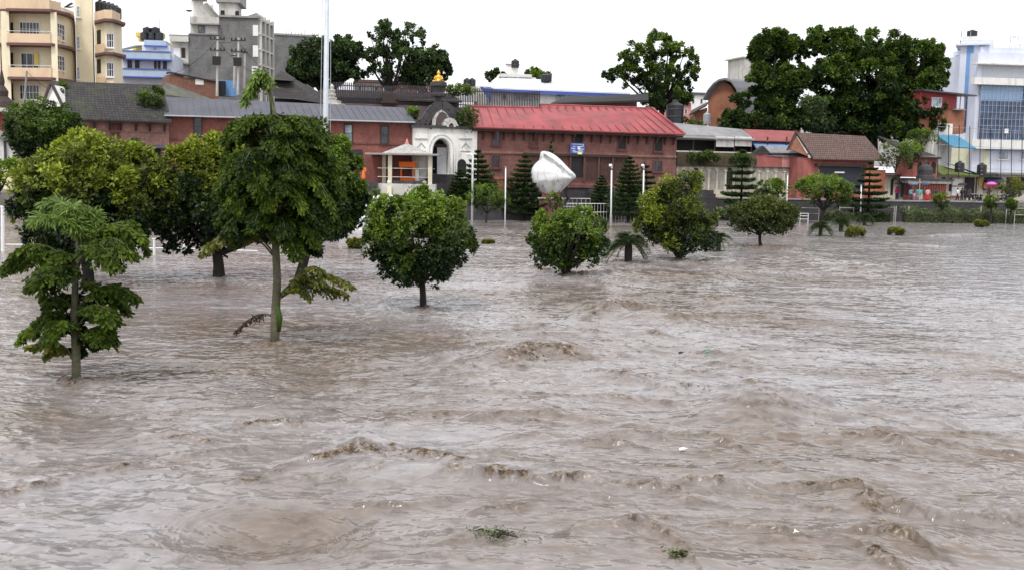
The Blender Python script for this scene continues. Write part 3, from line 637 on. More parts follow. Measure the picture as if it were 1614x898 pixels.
obj('steps', m, STONE, t)
m = MB()
for cx_ in (663, 733):
    for dx, dy, w_ in ((-5,-4,.1),): 
        u, z = f.pt(cx_, 228)
        m.tube([f.w(u-.45,z-.35,.3), f.w(u,z+.15,.3), f.w(u+.45,z-.35,.3)], .05, 4); f.box(m, u-.7, u+.7, z+.55, z+.66, .25, .36); f.box(m, u-.55, u+.55, z-.75, z-.70, .25, .33)
obj('plaster_relief', m, plain('relief_grey', (.42,.41,.38), .8), t)
m = MB()
for cx_ in (727,):
    u, z = f.pt(cx_, 262); f.box(m, u-.5, u+.5, z-1.1, z+.2, .25, .27); 
    m.extrude([f.w(u+.5*math.cos(a_*math.pi/8), z+.2+.55*math.sin(a_*math.pi/8), .27) for a_ in range(9)], f.n*.001*-20)
obj('side_niche', m, DARK, t)
m = MB(); f.box(m, UL-.2, UR+.2, zt, zt+.3, -2.6, .55); obj('cornice', m, STONE, t)
# pediment: swept scroll ribs with open middle
zc = zt+.3
def rib(pts, w, d0, d1, mb):
    q = [f.pt(px, py) for px, py in pts]
    for i in range(len(q)-1):
        (a, za), (b_, zb_) = q[i], q[i+1]; tx, tz = b_-a, zb_-za; l = math.hypot(tx, tz); nx_, nz_ = -tz/l*w, tx/l*w
        mb.hexa([f.w(a-nx_,za-nz_,d1), f.w(b_-nx_,zb_-nz_,d1), f.w(b_-nx_,zb_-nz_,d0), f.w(a-nx_,za-nz_,d0)], [f.w(a+nx_,za+nz_,d1), f.w(b_+nx_,zb_+nz_,d1), f.w(b_+nx_,zb_+nz_,d0), f.w(a+nx_,za+nz_,d0)])
m = MB()
rib([(653,194),(662,195),(670,189),(676,178),(684,169),(697,163)], .36, -1, .1, m)
rib([(697,163),(710,170),(716,180),(722,191)], .34, -1, .1, m)
rib([(672,197),(679,186),(685,176),(696,170)], .16, -.8, .25, m)
rib([(696,170),(704,176),(710,186),(712,197)], .16, -.8, .25, m)
obj('scroll_pediment', m, STONE, t)
m = MB(); rib([(683,200),(684,186),(690,176),(697,173),(705,178),(710,188),(711,200)], .2, -.5, .2, m)
rib([(700,201),(701,193),(707,189),(714,191),(719,201)], .2, -.6, .5, m); rib([(704,201),(705,196),(710,193),(714,196),(715,201)], .1, -.6, .6, m)
obj('inner_arch', m, CONC_L, t)
u, z = f.pt(692, 165)
obj('pedestal', MB().lathe(f.w(u, z-.1, -.4), [(.45,0),(.5,.3),(.32,.45),(.32,.9),(.85,1.0),(.9,1.25),(.6,1.4),(.75,1.9),(.95,2.1),(.9,2.5),(.5,2.6)], 10), STONE, t)
bz = f.pt(691, 138)[1]
g = obj('gilded_statue', MB().lathe(f.w(u, z+2.42, -.4), [(a*.72,b*.72) for a, b in [(.62,0),(.66,.15),(.5,.35),(.42,.5),(.5,.72),(.4,.95),(.22,1.05),(.2,1.12),(.27,1.25),(.27,1.4),(.18,1.55),(.06,1.75),(.02,1.85)]], 12, 1, .8), GOLD, None, f.w(u,z+2.42,-.4), smooth=True)
m = MB(); c = LOC[g]
for s in (-1, 1): m.tube([c+Vector((s*.30,0,.65)), c+Vector((s*.45,-.07,.40)), c+Vector((s*.22,-.30,.25))], [.09,.08,.06], 6); m.tube([c+Vector((s*.14,-.14,.14)), c+Vector((s*.54,-.25,.11)), c+Vector((s*.07,-.40,.09))], [.14,.12,.07], 6)
obj('limbs', m, GOLD, g, smooth=True); tag(g, 'small seated golden statue on top of the white gateway', 'statue')

# ---- red roofed brick hall
f = Fr(752, 120.4, 1066, 130.8, 240); FR_RED = f
t = thing('red_roof_hall', 'two storey brick hall with bright red seamed metal roof and wooden windows', 'building', f.w(0,3.7))
u1 = f.L; zl = f.pt(755, 200)[1]; zr = f.pt(1060, 213)[1]; ze = (zl+zr)/2; zb = 3.75
m = MB(); f.box(m, 0, u1, zb-1.5, ze, -9, 0); obj('wall', m, BR_RED, t)
e0, e1 = f.w(-.9, ze-.05, 1.0), f.w(u1+.5, ze-.05, 1.0); r0, r1 = at(740,168.5,f.o.y+4.5), at(1030,173.5,f.o.y+13.5)
rm, rb = roofmesh(f, e0, e1, r0, r1, .12, 22, .11, .10)
# raised main ridge to the right of the step
s0 = at(845,164.5,f.o.y+8.0); s1 = at(1033,171,f.o.y+14.2); 
obj('roof', rm, REDTIN, t); obj('roof_seams', rb, REDTIND, t)
fk_ = (850-740)/290.0; k0 = Vector(r0).lerp(Vector(r1), fk_); ek = Vector(e0).lerp(Vector(e1), fk_); k1 = Vector(r1)
K0 = ek.lerp(k0, 1.16); K1 = Vector(e1).lerp(k1, 1.06)
m, rb = roofmesh(f, k0, k1, K0, K1, .12, 14, .09, .09)
obj('upper_roof', m, REDTIN, t); obj('upper_seams', rb, REDTIND, t); obj('step_gable', MB().extrude([k0, K0, K0+Vector((0,1.5,-1)), k0+Vector((0,1.5,-1))], (-.06,0,0)), REDTIND, t)
m = MB(); m.tube([Vector(r0)+Vector((0,0,.05)), k0], .13, 6); m.tube([K0, K1], .13, 6); m.tube([K1+Vector((0,0,.1)), Vector(e1)+Vector((0,0,.1))], .13, 6); m.tube([Vector(e0)+Vector((0,0,.02)), Vector(e1)+Vector((0,0,.02))], .1, 6)
obj('ridge_cap', m, REDTIN, t)
obj('back_roof', MB().slab([Vector(r0), Vector(r1), Vector(r1)+Vector((1,6,-3)), Vector(r0)+Vector((-1,6,-3))], .1), REDTIN, t)
obj('eave_board', f.box(MB(), -.8, u1+.4, ze-.4, ze-.18, .002, .8), WOOD, t)
ms = []
for k in range(21):
    u = .7+k*(u1-1.2)/20; m = MB(); ms.append(m)
    m.hexa([f.w(u-.07,ze-1.35,.0), f.w(u+.07,ze-1.35,.0), f.w(u+.07,ze-1.35,.08), f.w(u-.07,ze-1.35,.08)], [f.w(u-.07,ze-.41,0), f.w(u+.07,ze-.41,0), f.w(u+.07,ze-.41,.8), f.w(u-.07,ze-.41,.8)])
pieces('roof_strut', ms, WOODRED, t)
zs = (f.pt(752,237)[1]+f.pt(1060,250)[1])/2; m = MB(); f.box(m, 0, u1, zs-.1, zs+.12, 0, .14); f.box(m, 0, u1, zs-.2, zs-.103, 0, .08); obj('string_course', m, BR_PINK, t)
for px, y0, y1, gm in ((782,204,230,GLASS),(841,207,232,WOODRED),(911,208,232,DARK),(980,213,237,DARK),(1037,216,240,DARK)):
    window(f, px-7, y0, px+7, y1, t, WOODRED, gm, nx=2 if gm is GLASS else 1, nz=1, fw=.12)
for px, y0, y1 in ((781,244,266),(1036,253,272)): window(f, px-7.5, y0, px+7.5, y1, t, WOODRED, GLASS, nx=3, nz=1, fw=.12)
for px in (1014,): window(f, px-3, 257, px+3, 263, t, WOOD, DARK, nx=1, nz=1, fw=.06)
obj('verandah_back', f.pbox(MB(), 828, 246, 990, 287, 0, .04), WOODRED, t)
obj('verandah_beam', f.pbox(MB(), 826, 243, 992, 247, .05, .35), WOOD, t)
pieces('verandah_post', [f.pbox(MB(), px-1.1, 247.5, px+1.1, 287, .05, .25) for px in (829, 864, 899, 921, 944, 966, 990)], WOODRED, t)
m = MB(); rr = random.Random(2)
for k in range(40):
    px = 925+k*1.6; 
    if min(abs(px-944), abs(px-966)) > 1.5 and px < 988: f.pbox(m, px-.25, 250, px+.25, 285, .041, .075)
obj('door_boards', m, WOOD, t)
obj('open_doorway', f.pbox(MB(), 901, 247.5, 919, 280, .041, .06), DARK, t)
o = obj('notice_board', f.pbox(MB(), 899, 226, 921.5, 242.5, .30, .36), BLUE, None, f.w(*f.pt(910,242), .3)); tag(o, 'blue sign board with white lettering above the doorway of the red roofed hall', 'sign')
def text(s, size, parent, loc, rotz, mat, name='lettering', ext=.01):
    c = bpy.data.curves.new(name, 'FONT'); c.body = s; c.size = size; c.extrude = ext; c.align_x = 'CENTER'; c.align_y = 'CENTER'
    tmp = bpy.data.objects.new(name, c); col.objects.link(tmp); bpy.context.view_layer.update()
    me = bpy.data.meshes.new_from_object(tmp.evaluated_get(bpy.context.evaluated_depsgraph_get())); bpy.data.objects.remove(tmp)
    me.transform(Matrix.Translation(Vector(loc)-LOC[root_of(parent)]) @ Matrix.Rotation(rotz, 4, 'Z') @ Matrix.Rotation(R(90), 4, 'X'))
    me.materials.clear(); me.materials.append(mat); q = bpy.data.objects.new(name, me); col.objects.link(q); q.parent = parent; return q
uu, zz = f.pt(910, 234); ang = math.atan2(f.u.y, f.u.x)
m = MB(); rr = random.Random(9)
for x0_, y0_, x1_, y1_ in ((902,227.5,919.5,228.2),(919,228,919.8,231.5),(909.5,231,918.5,231.9),(903,231,907,231.8),(900.3,233.8,906.8,234.9),(914,235,920.8,235.9),(903,239.5,919,240.6)): f.pbox(m, x0_, y0_, x1_, y1_, .362, .375)
for x0_ in (903,904.6,906,912,913.6,915.2,916.8): f.pbox(m, x0_, 236.8, x0_+rr.uniform(.6,1.1), 238.6, .362, .375)
uu_, zz_ = f.pt(910.2, 234); m.extrude([f.w(uu_+.2*math.cos(a_*math.pi/5), zz_+.2*math.sin(a_*math.pi/5), .375) for a_ in range(10)], f.n*-.012)
obj('lettering', m, WHITEP, o)
lampc = f.w(*f.pt(911,244.5), .45); o = obj('wall_lamp', MB().lathe(lampc, [(.08,0),(.2,.05),(.22,.15),(.1,.25)], 8, 1.4), plain('lamp_glow', (.9,.85,.3), .4), None, lampc); tag(o, 'small yellow lamp under the blue sign board', 'lamp')
# ---- stone platform and steps in front of the hall
m = MB(); f2 = f
pl = [(f.w(-10.2,0,0)), f.w(u1+1.5,0,0), f.w(u1+1.5,0,3.2), f.w(-10.2,0,3.2)]
m.prism([(p.x,p.y) for p in (pl[3],pl[2],pl[1]+f.n*-1,pl[0]+f.n*-1)], 1.0, 3.72)
t = thing('river_steps', 'dark stone platform and flights of steps below the red roofed hall', 'steps', f.w(12,1,5))
obj('platform', m, STONE, t)
obj('platform_edge', f.box(MB(), 0, u1+1.55, 3.45, 3.80, 3.21, 3.35), BR_RED, t)
m = MB()
for k in range(9): f.box(m, f.pt(905,300)[0], u1+3, -1, 3.35-k*.42, 3.36+k*.42, 3.78+k*.42)
obj('flight', m, STONE, t)
ub_ = f.pt(905,300)[0]
obj('low_terrace', f.box(MB(), -10.3, ub_-.1, -1, 1.45, 3.36, 6.2), STONE, t)
# red painted plinth block at left of the hall front
t = obj('red_plinth', f.pbox(f.pbox(MB(), 783, 283, 806, 345, 3.4, 4.8), 780, 279.5, 809, 283, 3.3, 4.95), REDWALL, None, f.w(*f.pt(795,345), 4)); tag(t, 'red painted plinth block below the brick hall wall beside the pine trees', 'plinth')

# ---- concrete pavilion
Yp = 114; c = at(641, 290, Yp+1.6)
t = thing('river_pavilion', 'open concrete pavilion with four cream columns and grey pyramid roof', 'pavilion', (c.x, c.y, 2.2))
hw, hd = 2.85, 2.2
za = zat(640, 290, Yp); zee = zat(640, 245, Yp); zap = zat(641, 226, Yp+1.6)
obj('plinth', MB().box(c.x-hw-.25, c.x+hw+.4, c.y-hd-.3, c.y+hd+.3, -.5, za), CONC_L, t)
for sx_, sy_ in ((-1,-1),(1,-1),(-1,1),(1,1)):
    x = c.x+sx_*(hw-.2)+(1.9 if (sx_, sy_) == (-1,-1) else 0)*0; y = c.y+sy_*(hd-.2)
    if (sx_, sy_) == (-1,-1): x = c.x-1.55
    if (sx_, sy_) == (1,1): x = c.x+1.0
    obj('column', MB().box(x-.2, x+.2, y-.2, y+.2, za+.002, zee), plain('cream_column', (.68,.62,.46), .8, .1, 2, stain=(.25,.22,.15), amt=.4), t)
obj('front_pier', MB().box(c.x-1.75, c.x-1.3, c.y-hd-.62, c.y-hd-.31, -.5, za-.3), CREAM, t)
m = MB(); ov = .75; q = [(c.x-hw-ov*1.6,c.y-hd-ov),(c.x+hw+ov,c.y-hd-ov),(c.x+hw+ov,c.y+hd+ov),(c.x-hw-ov*1.6,c.y+hd+ov)]
m.prism(q, zee+.002, zee+.18); obj('eave_slab', m, CONC, t)
m = MB(); h2 = .62; qq = [(c.x-hw*.85,c.y-hd*.95),(c.x+hw*.85,c.y-hd*.95),(c.x+hw*.85,c.y+hd*.95),(c.x-hw*.85,c.y+hd*.95)]
m.poly([(x,y,zee+.182) for x, y in qq]+[(c.x,c.y,zap)], [(0,1,4),(1,2,4),(2,3,4),(3,0,4),(3,2,1,0)]); obj('roof', m, plain('pavilion_roof', (.40,.38,.36), .85, .25, 2, stain=(.16,.15,.12), amt=.6, vert=1), t)
obj('finial', MB().lathe((c.x,c.y,zap-.12), [(.22,0),(.25,.1),(.12,.2),(.16,.3),(.07,.45),(.03,.62)], 8), PINKW, t)
m = MB()
for s in (-1, 1): m.tube([(c.x-hw,c.y+s*(hd-.2),za+1.6),(c.x+hw,c.y+s*(hd-.2),za+1.6)], .05, 5)
m.tube([(c.x-hw,c.y-hd+.1,za+.7),(c.x+hw,c.y-hd+.1,za+.7)], .04, 5); obj('tie_rail', m, CONC_L, t)
obj('low_wall', MB().box(c.x-1.2, c.x+hw-.5, c.y-hd+.1, c.y-hd+.25, za+.003, za+.32), STONE, t)
m = MB(); x = c.x+.1
m.box(x-.9,x+.9,c.y-.4,c.y+.4,za+1.75,za+2.3); m.box(x-.75,x-.6,c.y-.3,c.y-.1,za,za+1.75); m.box(x+.6,x+.75,c.y-.3,c.y-.1,za,za+1.75); m.box(x-.6,x+.7,c.y-.2,c.y+.3,za,za+.6)
o = obj('draped_shrine', m, ORANGE, None, (x,c.y,za)); tag(o, 'small shrine draped in orange cloth inside the pavilion', 'shrine')
m = MB().box(x+.82,x+1.2,c.y-.1,c.y+.1,za+.01,za+1.5); o = obj('white_banner', m, WHITEP, None, (x+1,c.y,za)); tag(o, 'white upright panel beside the orange shrine in the pavilion', 'panel')
# wall of stones, offering jars on the plinth
for k, px in enumerate((613, 652, 669)): 
    p = at(px, 291, Yp-.5); o = obj('offering_pot', MB().lathe((p.x,p.y,za), [(.12,0),(.22,.12),(.2,.25),(.1,.32),(.14,.38)], 8), [WHITEP, STONE, CONC_L][k], None, (p.x,p.y,za)); tag(o, ['white pot on the pavilion plinth near its left column','dark pot at the middle of the pavilion plinth','pale grey pot on the right half of the pavilion plinth'][k], 'pot')
# ---- white ramp wall standing in the water
Yw = 96; a = at(566, 340, Yw); b_ = at(606, 318, Yw+9)
m = MB().prism([(a.x-.3,Yw),(b_.x-.4,Yw-.5),(b_.x+1,Yw+14),(a.x+.5,Yw+14)], -1, zat(590,312,Yw+3))
m.prism([(a.x-1.2,Yw-4),(a.x+.9,Yw-4.4),(a.x+1.2,Yw-.02),(a.x-.28,Yw-.02)], -1, 1.1)
o = obj('white_ramp', m, plain('bright_white_wash', (.86,.87,.88), .6, .05, .6, stain=(.5,.5,.48), amt=.3), None, (a.x, Yw, 0)); tag(o, 'bright white stepped landing wall in the water left of the pavilion', 'wall')

# ---- slatted fence on its wall, behind the tin roofs
f = Fr(515, 136, 852, 146, 150)
t = thing('slatted_fence', 'long dark slatted metal fence above the tin roof and gateway', 'fence', f.w(10,7))
zA = f.pt(600,165)[1]; zB = f.pt(600,134)[1]
obj('base_wall', f.box(MB(), -1.5, f.L, 4, zA, -.4, .2), plain('purple_brown_wall', (.11,.08,.085), .85, .2, .7), t)
m = MB(); k = 0; u = 0
while u < f.L: f.box(m, u, u+.13, zA+.002, zB+.12*math.sin(u*.7), -.1, -.02); u += .235
o = obj('bars', m, plain('fence_metal', (.035,.026,.032), .6, .2), t); o['kind'] = 'stuff'
obj('fence_rails', f.box(f.box(MB(), -.2, f.L, zA+.3, zA+.42, -.22, -.11), -.2, f.L, zB-.35, zB-.23, -.22, -.11), plain('fence_rail_metal', (.05,.035,.04), .6), t)
m = MB(); f.pbox(m, 603, 148, 624, 166, .21, .6); f.pbox(m, 600, 160, 627, 163, .61, .8); obj('gate_box', m, WOOD, t)
fb = Fr(498, 137, 722, 141, 150)
t = thing('brown_roof_range', 'low dark brown tiled roof seen through the left half of the slatted fence', 'building', fb.w(6,5)); obj('wall', fb.pbox(MB(), 498, 152, 722, 185, -5, -1), plain('umber_wall', (.07,.045,.04), .85, .25), t)
obj('roof', MB().slab([fb.w(-.5, fb.pt(600,156)[1], .2), fb.w(fb.L+.5, fb.pt(600,156)[1], .2), fb.w(fb.L-.5, fb.pt(600,141)[1], -3.5), fb.w(.8, fb.pt(600,141)[1], -3.5)], .2), DTILE, t)
# little ringed stupa
c = at(523, 166, 131); o = obj('ringed_stupa', MB().lathe((c.x,c.y,c.z-.6), [(1.6,0),(1.7,.7),(1.1,.8),(1.15,1.1),(.5,1.2),(.62,1.35),(.62,1.5),(.35,1.55),(.52,1.8),(.52,1.95),(.3,2.0),(.42,2.3),(.42,2.42),(.2,2.5),(.28,2.8),(.05,3.1)], 14), CONC_L, None, (c.x,c.y,c.z-.6)); tag(o, 'small grey ringed stupa on a white base beside the tall mast', 'stupa')
# ---- dark tiled shrine roof
f = Fr(425, 126, 505, 129, 150)
t = thing('dark_shrine_hall', 'low hall with dark hipped tile roof behind the feathery palm top', 'building', f.w(3,6))
c = f.w(*f.pt(462,168), 0)
A = [at(416,150,126), at(506,163,128), at(530,160,140), at(430,150,138)]
ap0, ap1 = at(441,115,132), at(446,115,134)
zz = [p.z for p in A]; m = MB().poly([A[0],A[1],A[2],A[3],ap0,ap1], [(0,1,4),(1,2,5,4),(2,3,5),(3,0,4,5),(3,2,1,0)]); obj('roof', m, DTILE, t)
obj('upper_roof', MB().poly([at(430,126,128), at(461,128,129), at(466,124,137), at(436,122,136), at(443,111,132)], [(0,1,4),(1,2,4),(2,3,4),(3,0,4),(3,2,1,0)]), DTILE, t)
obj('wall', MB().prism([(A[0].x+1,127),(A[1].x-1,129),(A[1].x,138),(A[0].x+1.5,137)], 3, A[0].z-.3), DARK, t)
# ---- blue banded house
Y = 150; f = Fr(190, Y, 268, Y+1, 90)
t = thing('blue_banded_house', 'pale blue house with dark blue slab edges between the cream and grey blocks', 'building', f.w(3,3))
obj('wall', f.box(MB(), -2, f.L+.5, 3, f.pt(230,84)[1], -9, 0), LILAC, t)
for (x0,y0,x1,y1) in ((190,82,268,93),(190,110,268,121)):
    obj('balcony_parapet', f.pbox(MB(), x0, y0, x1, y1, .1, 1.3), BLUEL, t); 
    m = MB(); f.pbox(m, x0-.5, y1+.05, x1+.3, y1+2, .0, 1.45); f.pbox(m, x0-.5, y0-1.6, x1+.3, y0-.05, 1.05, 1.4); obj('slab_edge', m, BLUE, t)
for x0, x1 in ((201,208),(213,220),(243,247),(249,253),(257,263)): window(f, x0, 96, x1, 110, t, WOOD, nx=1, nz=2, d=0, sill=False)
obj('upper_storey', f.pbox(MB(), 224, 72, 268, 82, -4, -1), LILAC, t); obj('upper_parapet', f.pbox(MB(), 227, 64, 262, 72, -4, -.4), BLUEL, t); obj('upper_slab', f.pbox(MB(), 226, 72.1, 263, 73.6, -.98, -.2), BLUE, t)
window(f, 241, 74, 248, 80.5, t, WHITEP, GLASSL, d=-.99, nx=1, nz=1)
m = MB(); f.pbox(m, 214, 52, 258, 59, -6, -4.5); f.pbox(m, 218, 59.1, 255, 66, -5.7, -4.6); f.pbox(m, 209, 73, 227, 81, -5, -3); f.pbox(m, 259, 70, 268, 80, -5, -3); obj('yellow_upper_walls', m, YELLOW, t)
obj('tin_canopy', MB().slab([f.w(*f.pt(192,79),1), f.w(*f.pt(204,79),1), f.w(*f.pt(218,68),-3), f.w(*f.pt(207,68),-3)], .1), TIN, t)
for i, (px, py) in enumerate([(228,65),(232,53.5),(240,64.5),(245,53.5),(251,65)]): water_tank(px, py, Y+3.5, 1.3 if py > 60 else .9, .6, 'black water tank on the blue banded house, '+['lowest row left','on the yellow wall at left','lowest row middle','on the yellow wall at right','lowest row right'][i])
c = at(252,52,Y+4); o = obj('roof_mast', MB().tube([c, c+Vector((0,0,1.7))], .05, 5), STEEL, None, c); tag(o, 'thin pole rising from the roof of the blue banded house', 'pole')
# ---- grey unfinished tower block
Y = 160; f = Fr(268, Y, 408, Y+1.5, 90)
t = thing('grey_blockwork_tower', 'unfinished grey blockwork apartment building with white plastered openings', 'building', f.w(8,3))
UA = f.pt(297,90)[0]; UB = f.pt(345,90)[0]; UC = f.pt(406,90)[0]
m = MB(); f.box(m, UA, UC, 3, f.pt(330,55)[1], -10, 0); f.box(m, UB, UC+.001, f.pt(330,55)[1], f.pt(370,28)[1], -10, 0); obj('wall', m, BLOCKW, t)
m = MB(); f.box(m, 0, UA-.01, 3, f.pt(280,57)[1], -9, -.3); f.pbox(m, 300, 36, 345, 55, -9, -.6); obj('plastered_wall', m, CONC_L, t)
pieces('slab_edge', [f.pbox(MB(), *a_) for a_ in ((266,99.5,297,101.5,-.29,.6),(299,37,346,39,-.5,.9),(266,55,297,57.5,-.28,.5),(298,53,345,55,.01,.2),(345,25,410,28,-10,.3))], CONC, t)
pieces('parapet', [f.pbox(MB(), *a_) for a_ in ((299,27,345,37,.7,.9),(267,57.6,297,66,.4,.5),(267,92,297,99,.45,.55))], CONC_L, t)
for (x0,y0,x1,y1) in ((398.5,40,407,57),(398.5,72,407,90),(397,105,406,122)): obj('plaster_panel', f.pbox(MB(), x0, y0, x1, y1, .0, .05), WHITEP, t)
window(f, 286, 76, 292, 92, t, WOOD, d=-.29, nx=1, nz=2); window(f, 313, 41, 322, 53, t, WOOD, GLASSL, d=-.59, nx=2, nz=1); obj('plaster_panel', f.pbox(MB(), 272, 76, 284, 93, -.3, -.26), WHITEP, t); obj('plaster_panel', f.pbox(MB(), 324, 40, 344, 54, -.6, -.55), WHITEP, t)
window(f, 272, 107, 279, 115, t, WOOD, d=-.29, nx=1, nz=1); obj('plaster_panel', f.pbox(MB(), 281, 107, 291, 116, -.3, -.26), WHITEP, t)
g = Fr(408, Y+1.5, 429, Y+9, 90)
m = MB(); g.box(m, 0, g.L, 3, g.pt(415,30)[1], -.3, -.02); obj('side_wall', m, CONC, t)
m = MB()
for k in range(4): u = .2+k*g.L*.30; g.box(m, u, u+.45, 3, g.pt(415,28)[1], 0, .35)
for z in (36, 58, 82, 106, 130): zz = g.pt(415,z)[1]; g.box(m, 0, g.L, zz, zz+.25, -.01, .3)
obj('side_piers', m, CONC_L, t)
for k in range(3):
    for y in (46, 69, 93, 117): u = .75+k*g.L*.30; zz = g.pt(415,y)[1]; obj('side_opening', g.box(MB(), u, u+.8, zz-.9, zz+.8, -.018, .02), DARK if (k+y) % 2 else GLASSL, t)
m = MB(); f.pbox(m, 345, 2, 373, 26, -8, -2.5); obj('stair_block', m, CONC_L, t)
m = MB(); f.pbox(m, 340, -14, 379, 4, -9, -2); f.pbox(m, 300, -6, 322, -1, -4, -1.5); obj('top_block', m, CONC, t)
m = MB(); m.slab([f.w(*f.pt(318,4),-1.5), f.w(*f.pt(324,2),-1.5), f.w(*f.pt(346,27),-1.5), f.w(*f.pt(340,29),-1.5)], .6); obj('outside_stair', m, CONC_L, t)
m = MB(); f.pbox(m, 301, 0, 320, 8, -3.4, -3.2); f.pbox(m, 304, 8, 336, 27, -3.6, -3.3); obj('stair_wall', m, WHITE_ST, t)
pieces('upstand_column', [f.pbox(MB(), px-.4, -20, px+.4, 2, -2.2, -2.1) for px in (303, 311, 322, 333)], CONC, t)
for px, y0 in ((348,17),(371,18)): window(f, px, y0, px+6, y0+8, t, WOOD, DARK, d=-2.49, nx=1, nz=1)
obj('roof_gable', MB().extrude([f.w(*f.pt(383,26),-1), f.w(*f.pt(409,27),-1), f.w(*f.pt(403,19),-1)], (0,5,0)), CONC, t)
m = MB(); c = f.w(*f.pt(299,20), .5); m.lathe(c, [(.02,0),(.35,.08),(.5,.22)], 10); o = obj('satellite_dish', m, DARK, None, c); tag(o, 'dark satellite dish at the left corner of the grey tower roof', 'satellite dish')
# second grey block
f = Fr(429, 185, 495, 187, 90); t = thing('plain_grey_block', 'plain windowless grey block right of the unfinished grey tower', 'building', f.w(3,3))
obj('wall', f.box(MB(), 0, f.L, 3, f.pt(460,57)[1], -9, 0), BLOCKW, t); obj('coping', f.box(MB(), -.1, f.L+.1, f.pt(460,57)[1]+.003, f.pt(460,55.5)[1]+.15, -9, .15), CONC, t)
m = MB(); rr = random.Random(5)
for k in range(16): u = f.L*.35+k*.35; m.tube([f.w(u, f.pt(460,56)[1], -1), f.w(u+rr.uniform(-.3,.3), f.pt(460,56)[1]+rr.uniform(.4,1.1), -1)], .04, 4)
obj('starter_bars', m, REDTIN2, t)
# low brick annexe with parapet, dark stalls
f = Fr(255, 134, 372, 138, 130); t = thing('brick_annexe', 'low brick building under the grey tower with a stepped parapet', 'building', f.w(3,3))
obj('wall', f.pbox(f.pbox(MB(), 268, 118, 290, 160, -6, 0), 290.2, 124, 345, 160, -6, .01), BR_PLAIN, t)
m = MB(); m.tube([f.w(*f.pt(262,116),.1), f.w(*f.pt(268,115),.1), f.w(*f.pt(345,130),.1)], .14, 5); obj('coping', m, STONE, t)
obj('whitewashed_patch', f.pbox(MB(), 308, 125, 321, 134, .01, .04), WHITE_ST, t)
obj('old_roof', MB().slab([f.w(*f.pt(245,150),2.5), f.w(*f.pt(330,160),2.5), f.w(*f.pt(322,152),0.1), f.w(*f.pt(262,130),.1)], .2), plain('old_grey_roof', (.14,.14,.12), .9, .3, 1, stain=(.08,.10,.04), amt=.6, vert=1), t)
obj('blue_stall', f.pbox(MB(), 346, 127, 373, 152, -3, -1), BLUESH, t); obj('dark_stall', f.pbox(MB(), 338, 128, 356, 150, -.99, -.2), DARK, t)
for i, (px, y0, y1) in enumerate([(342,58,152),(375,60,150),(385,80,140),(369,85,140)]):
    c = at(px, y1, 132+i); tp = at(px+1, y0, 132+i); tt = thing('utility_pole', ['concrete utility pole with crossarms in front of the grey tower, the leftmost one','tall pale utility pole in front of the right half of the grey tower','short white pole at the right edge of the cluster below the grey tower','thin short pole just left of the tall right utility pole'][i], 'utility pole', c, 'utility poles below the grey tower')
    obj('post', MB().tube([c, tp], [.16,.11], 7), CONC_L, tt)
    if i < 2:
        for dz in (.3, 1.6):
            ca = obj('crossarm', MB().box(tp.x-.9, tp.x+.9, tp.y-.2, tp.y-.11, tp.z-dz-.1, tp.z-dz), DARK, tt)
            for s in (-.8,-.3,.4,.8): obj('insulator', MB().lathe((tp.x+s, tp.y-.155, tp.z-dz+.002), [(.08,0),(.1,.12),(.05,.3)], 6), DARK, ca)
        obj('transformer', MB().box(tp.x-.5, tp.x+.4, tp.y-.6, tp.y-.2, tp.z-3.4, tp.z-2.4), DARK, tt)
    else: obj('crossarm', MB().box(tp.x-.4, tp.x+.4, tp.y-.2, tp.y-.11, tp.z-.3, tp.z-.2), DARK, tt)
c0 = at(42,75,117.5); c1 = at(38,170,117.5); tt = thing('utility_pole', 'thin grey utility pole in front of the cream apartment block', 'utility pole', c1, None); obj('post', MB().tube([c1, at(42,112,117.5)], [.14,.1], 7), CONC, tt)
m = MB()
def wire(a, b, sag): a = Vector(a); b = Vector(b); return [a.lerp(b, k/10)-Vector((0,0,sag*4*(k/10)*(1-k/10))) for k in range(11)]
for a, b, sg, lb in ((at(342,62,132), at(410,118,134), .8, 'black wire from the leftmost utility pole down to the right of the grey tower'), (at(342,64,132), at(258,120,131), .8, 'black overhead wire from the leftmost utility pole down to the brick annexe'), (at(375,66,133), at(468,140,135), 1, 'black overhead wire from the tall right utility pole to the dark tiled hall'), (at(342,66,132), at(375,62,133), .3, 'short black wire between the two tall utility poles'), (at(42,113,117.5), at(110,150,118), .6, 'thin dark wire from the pole before the cream apartment block to the slate gable')):
    o = obj('overhead_wire', MB().tube(wire(a, b, sg), .022, 4), DARK, None, a); tag(o, lb, 'wire', 'overhead wires')
# ---- left edge temple bits
f = Fr(-30, 100, 24, 101, 230)
t = thing('small_temple', 'red and white temple fragment at the left edge beneath the cream apartment block', 'temple', f.w(2,2.2))
obj('red_wall', f.pbox(MB(), -30, 176, 13, 206, -4, 0), plain('crimson_wall', (.22,.02,.03), .8, .15), t)
obj('white_wall', f.pbox(MB(), -30, 212, 20, 255, -4, 0), WHITE_ST, t)
m = MB(); f.pbox(m, -32, 170, 26, 175.8, -4.5, .5); obj('stone_eave', m, CONC_L, t)
m = MB(); m.tube([f.w(*f.pt(-4,206),.3), f.w(*f.pt(2,215),.4), f.w(*f.pt(10,218),.5), f.w(*f.pt(18,213),.4), f.w(*f.pt(22,207),.3)], [.25,.3,.3,.25,.15], 8); f.pbox(m, -32, 206.5, 21, 211.8, -4.4, .3); obj('curved_eave', m, CONC, t)
obj('column', f.pbox(MB(), 6, 220, 10, 255, .001, .3), STONE, t)
m = MB(); c = f.w(*f.pt(2,170),-1.5); m.lathe(c, [(1.2,0),(1,.6),(.5,1.1),(.55,1.6),(.2,2.1),(.25,2.5),(.05,3.6),(.02,5)], 10); obj('spire', m, WOOD, t)
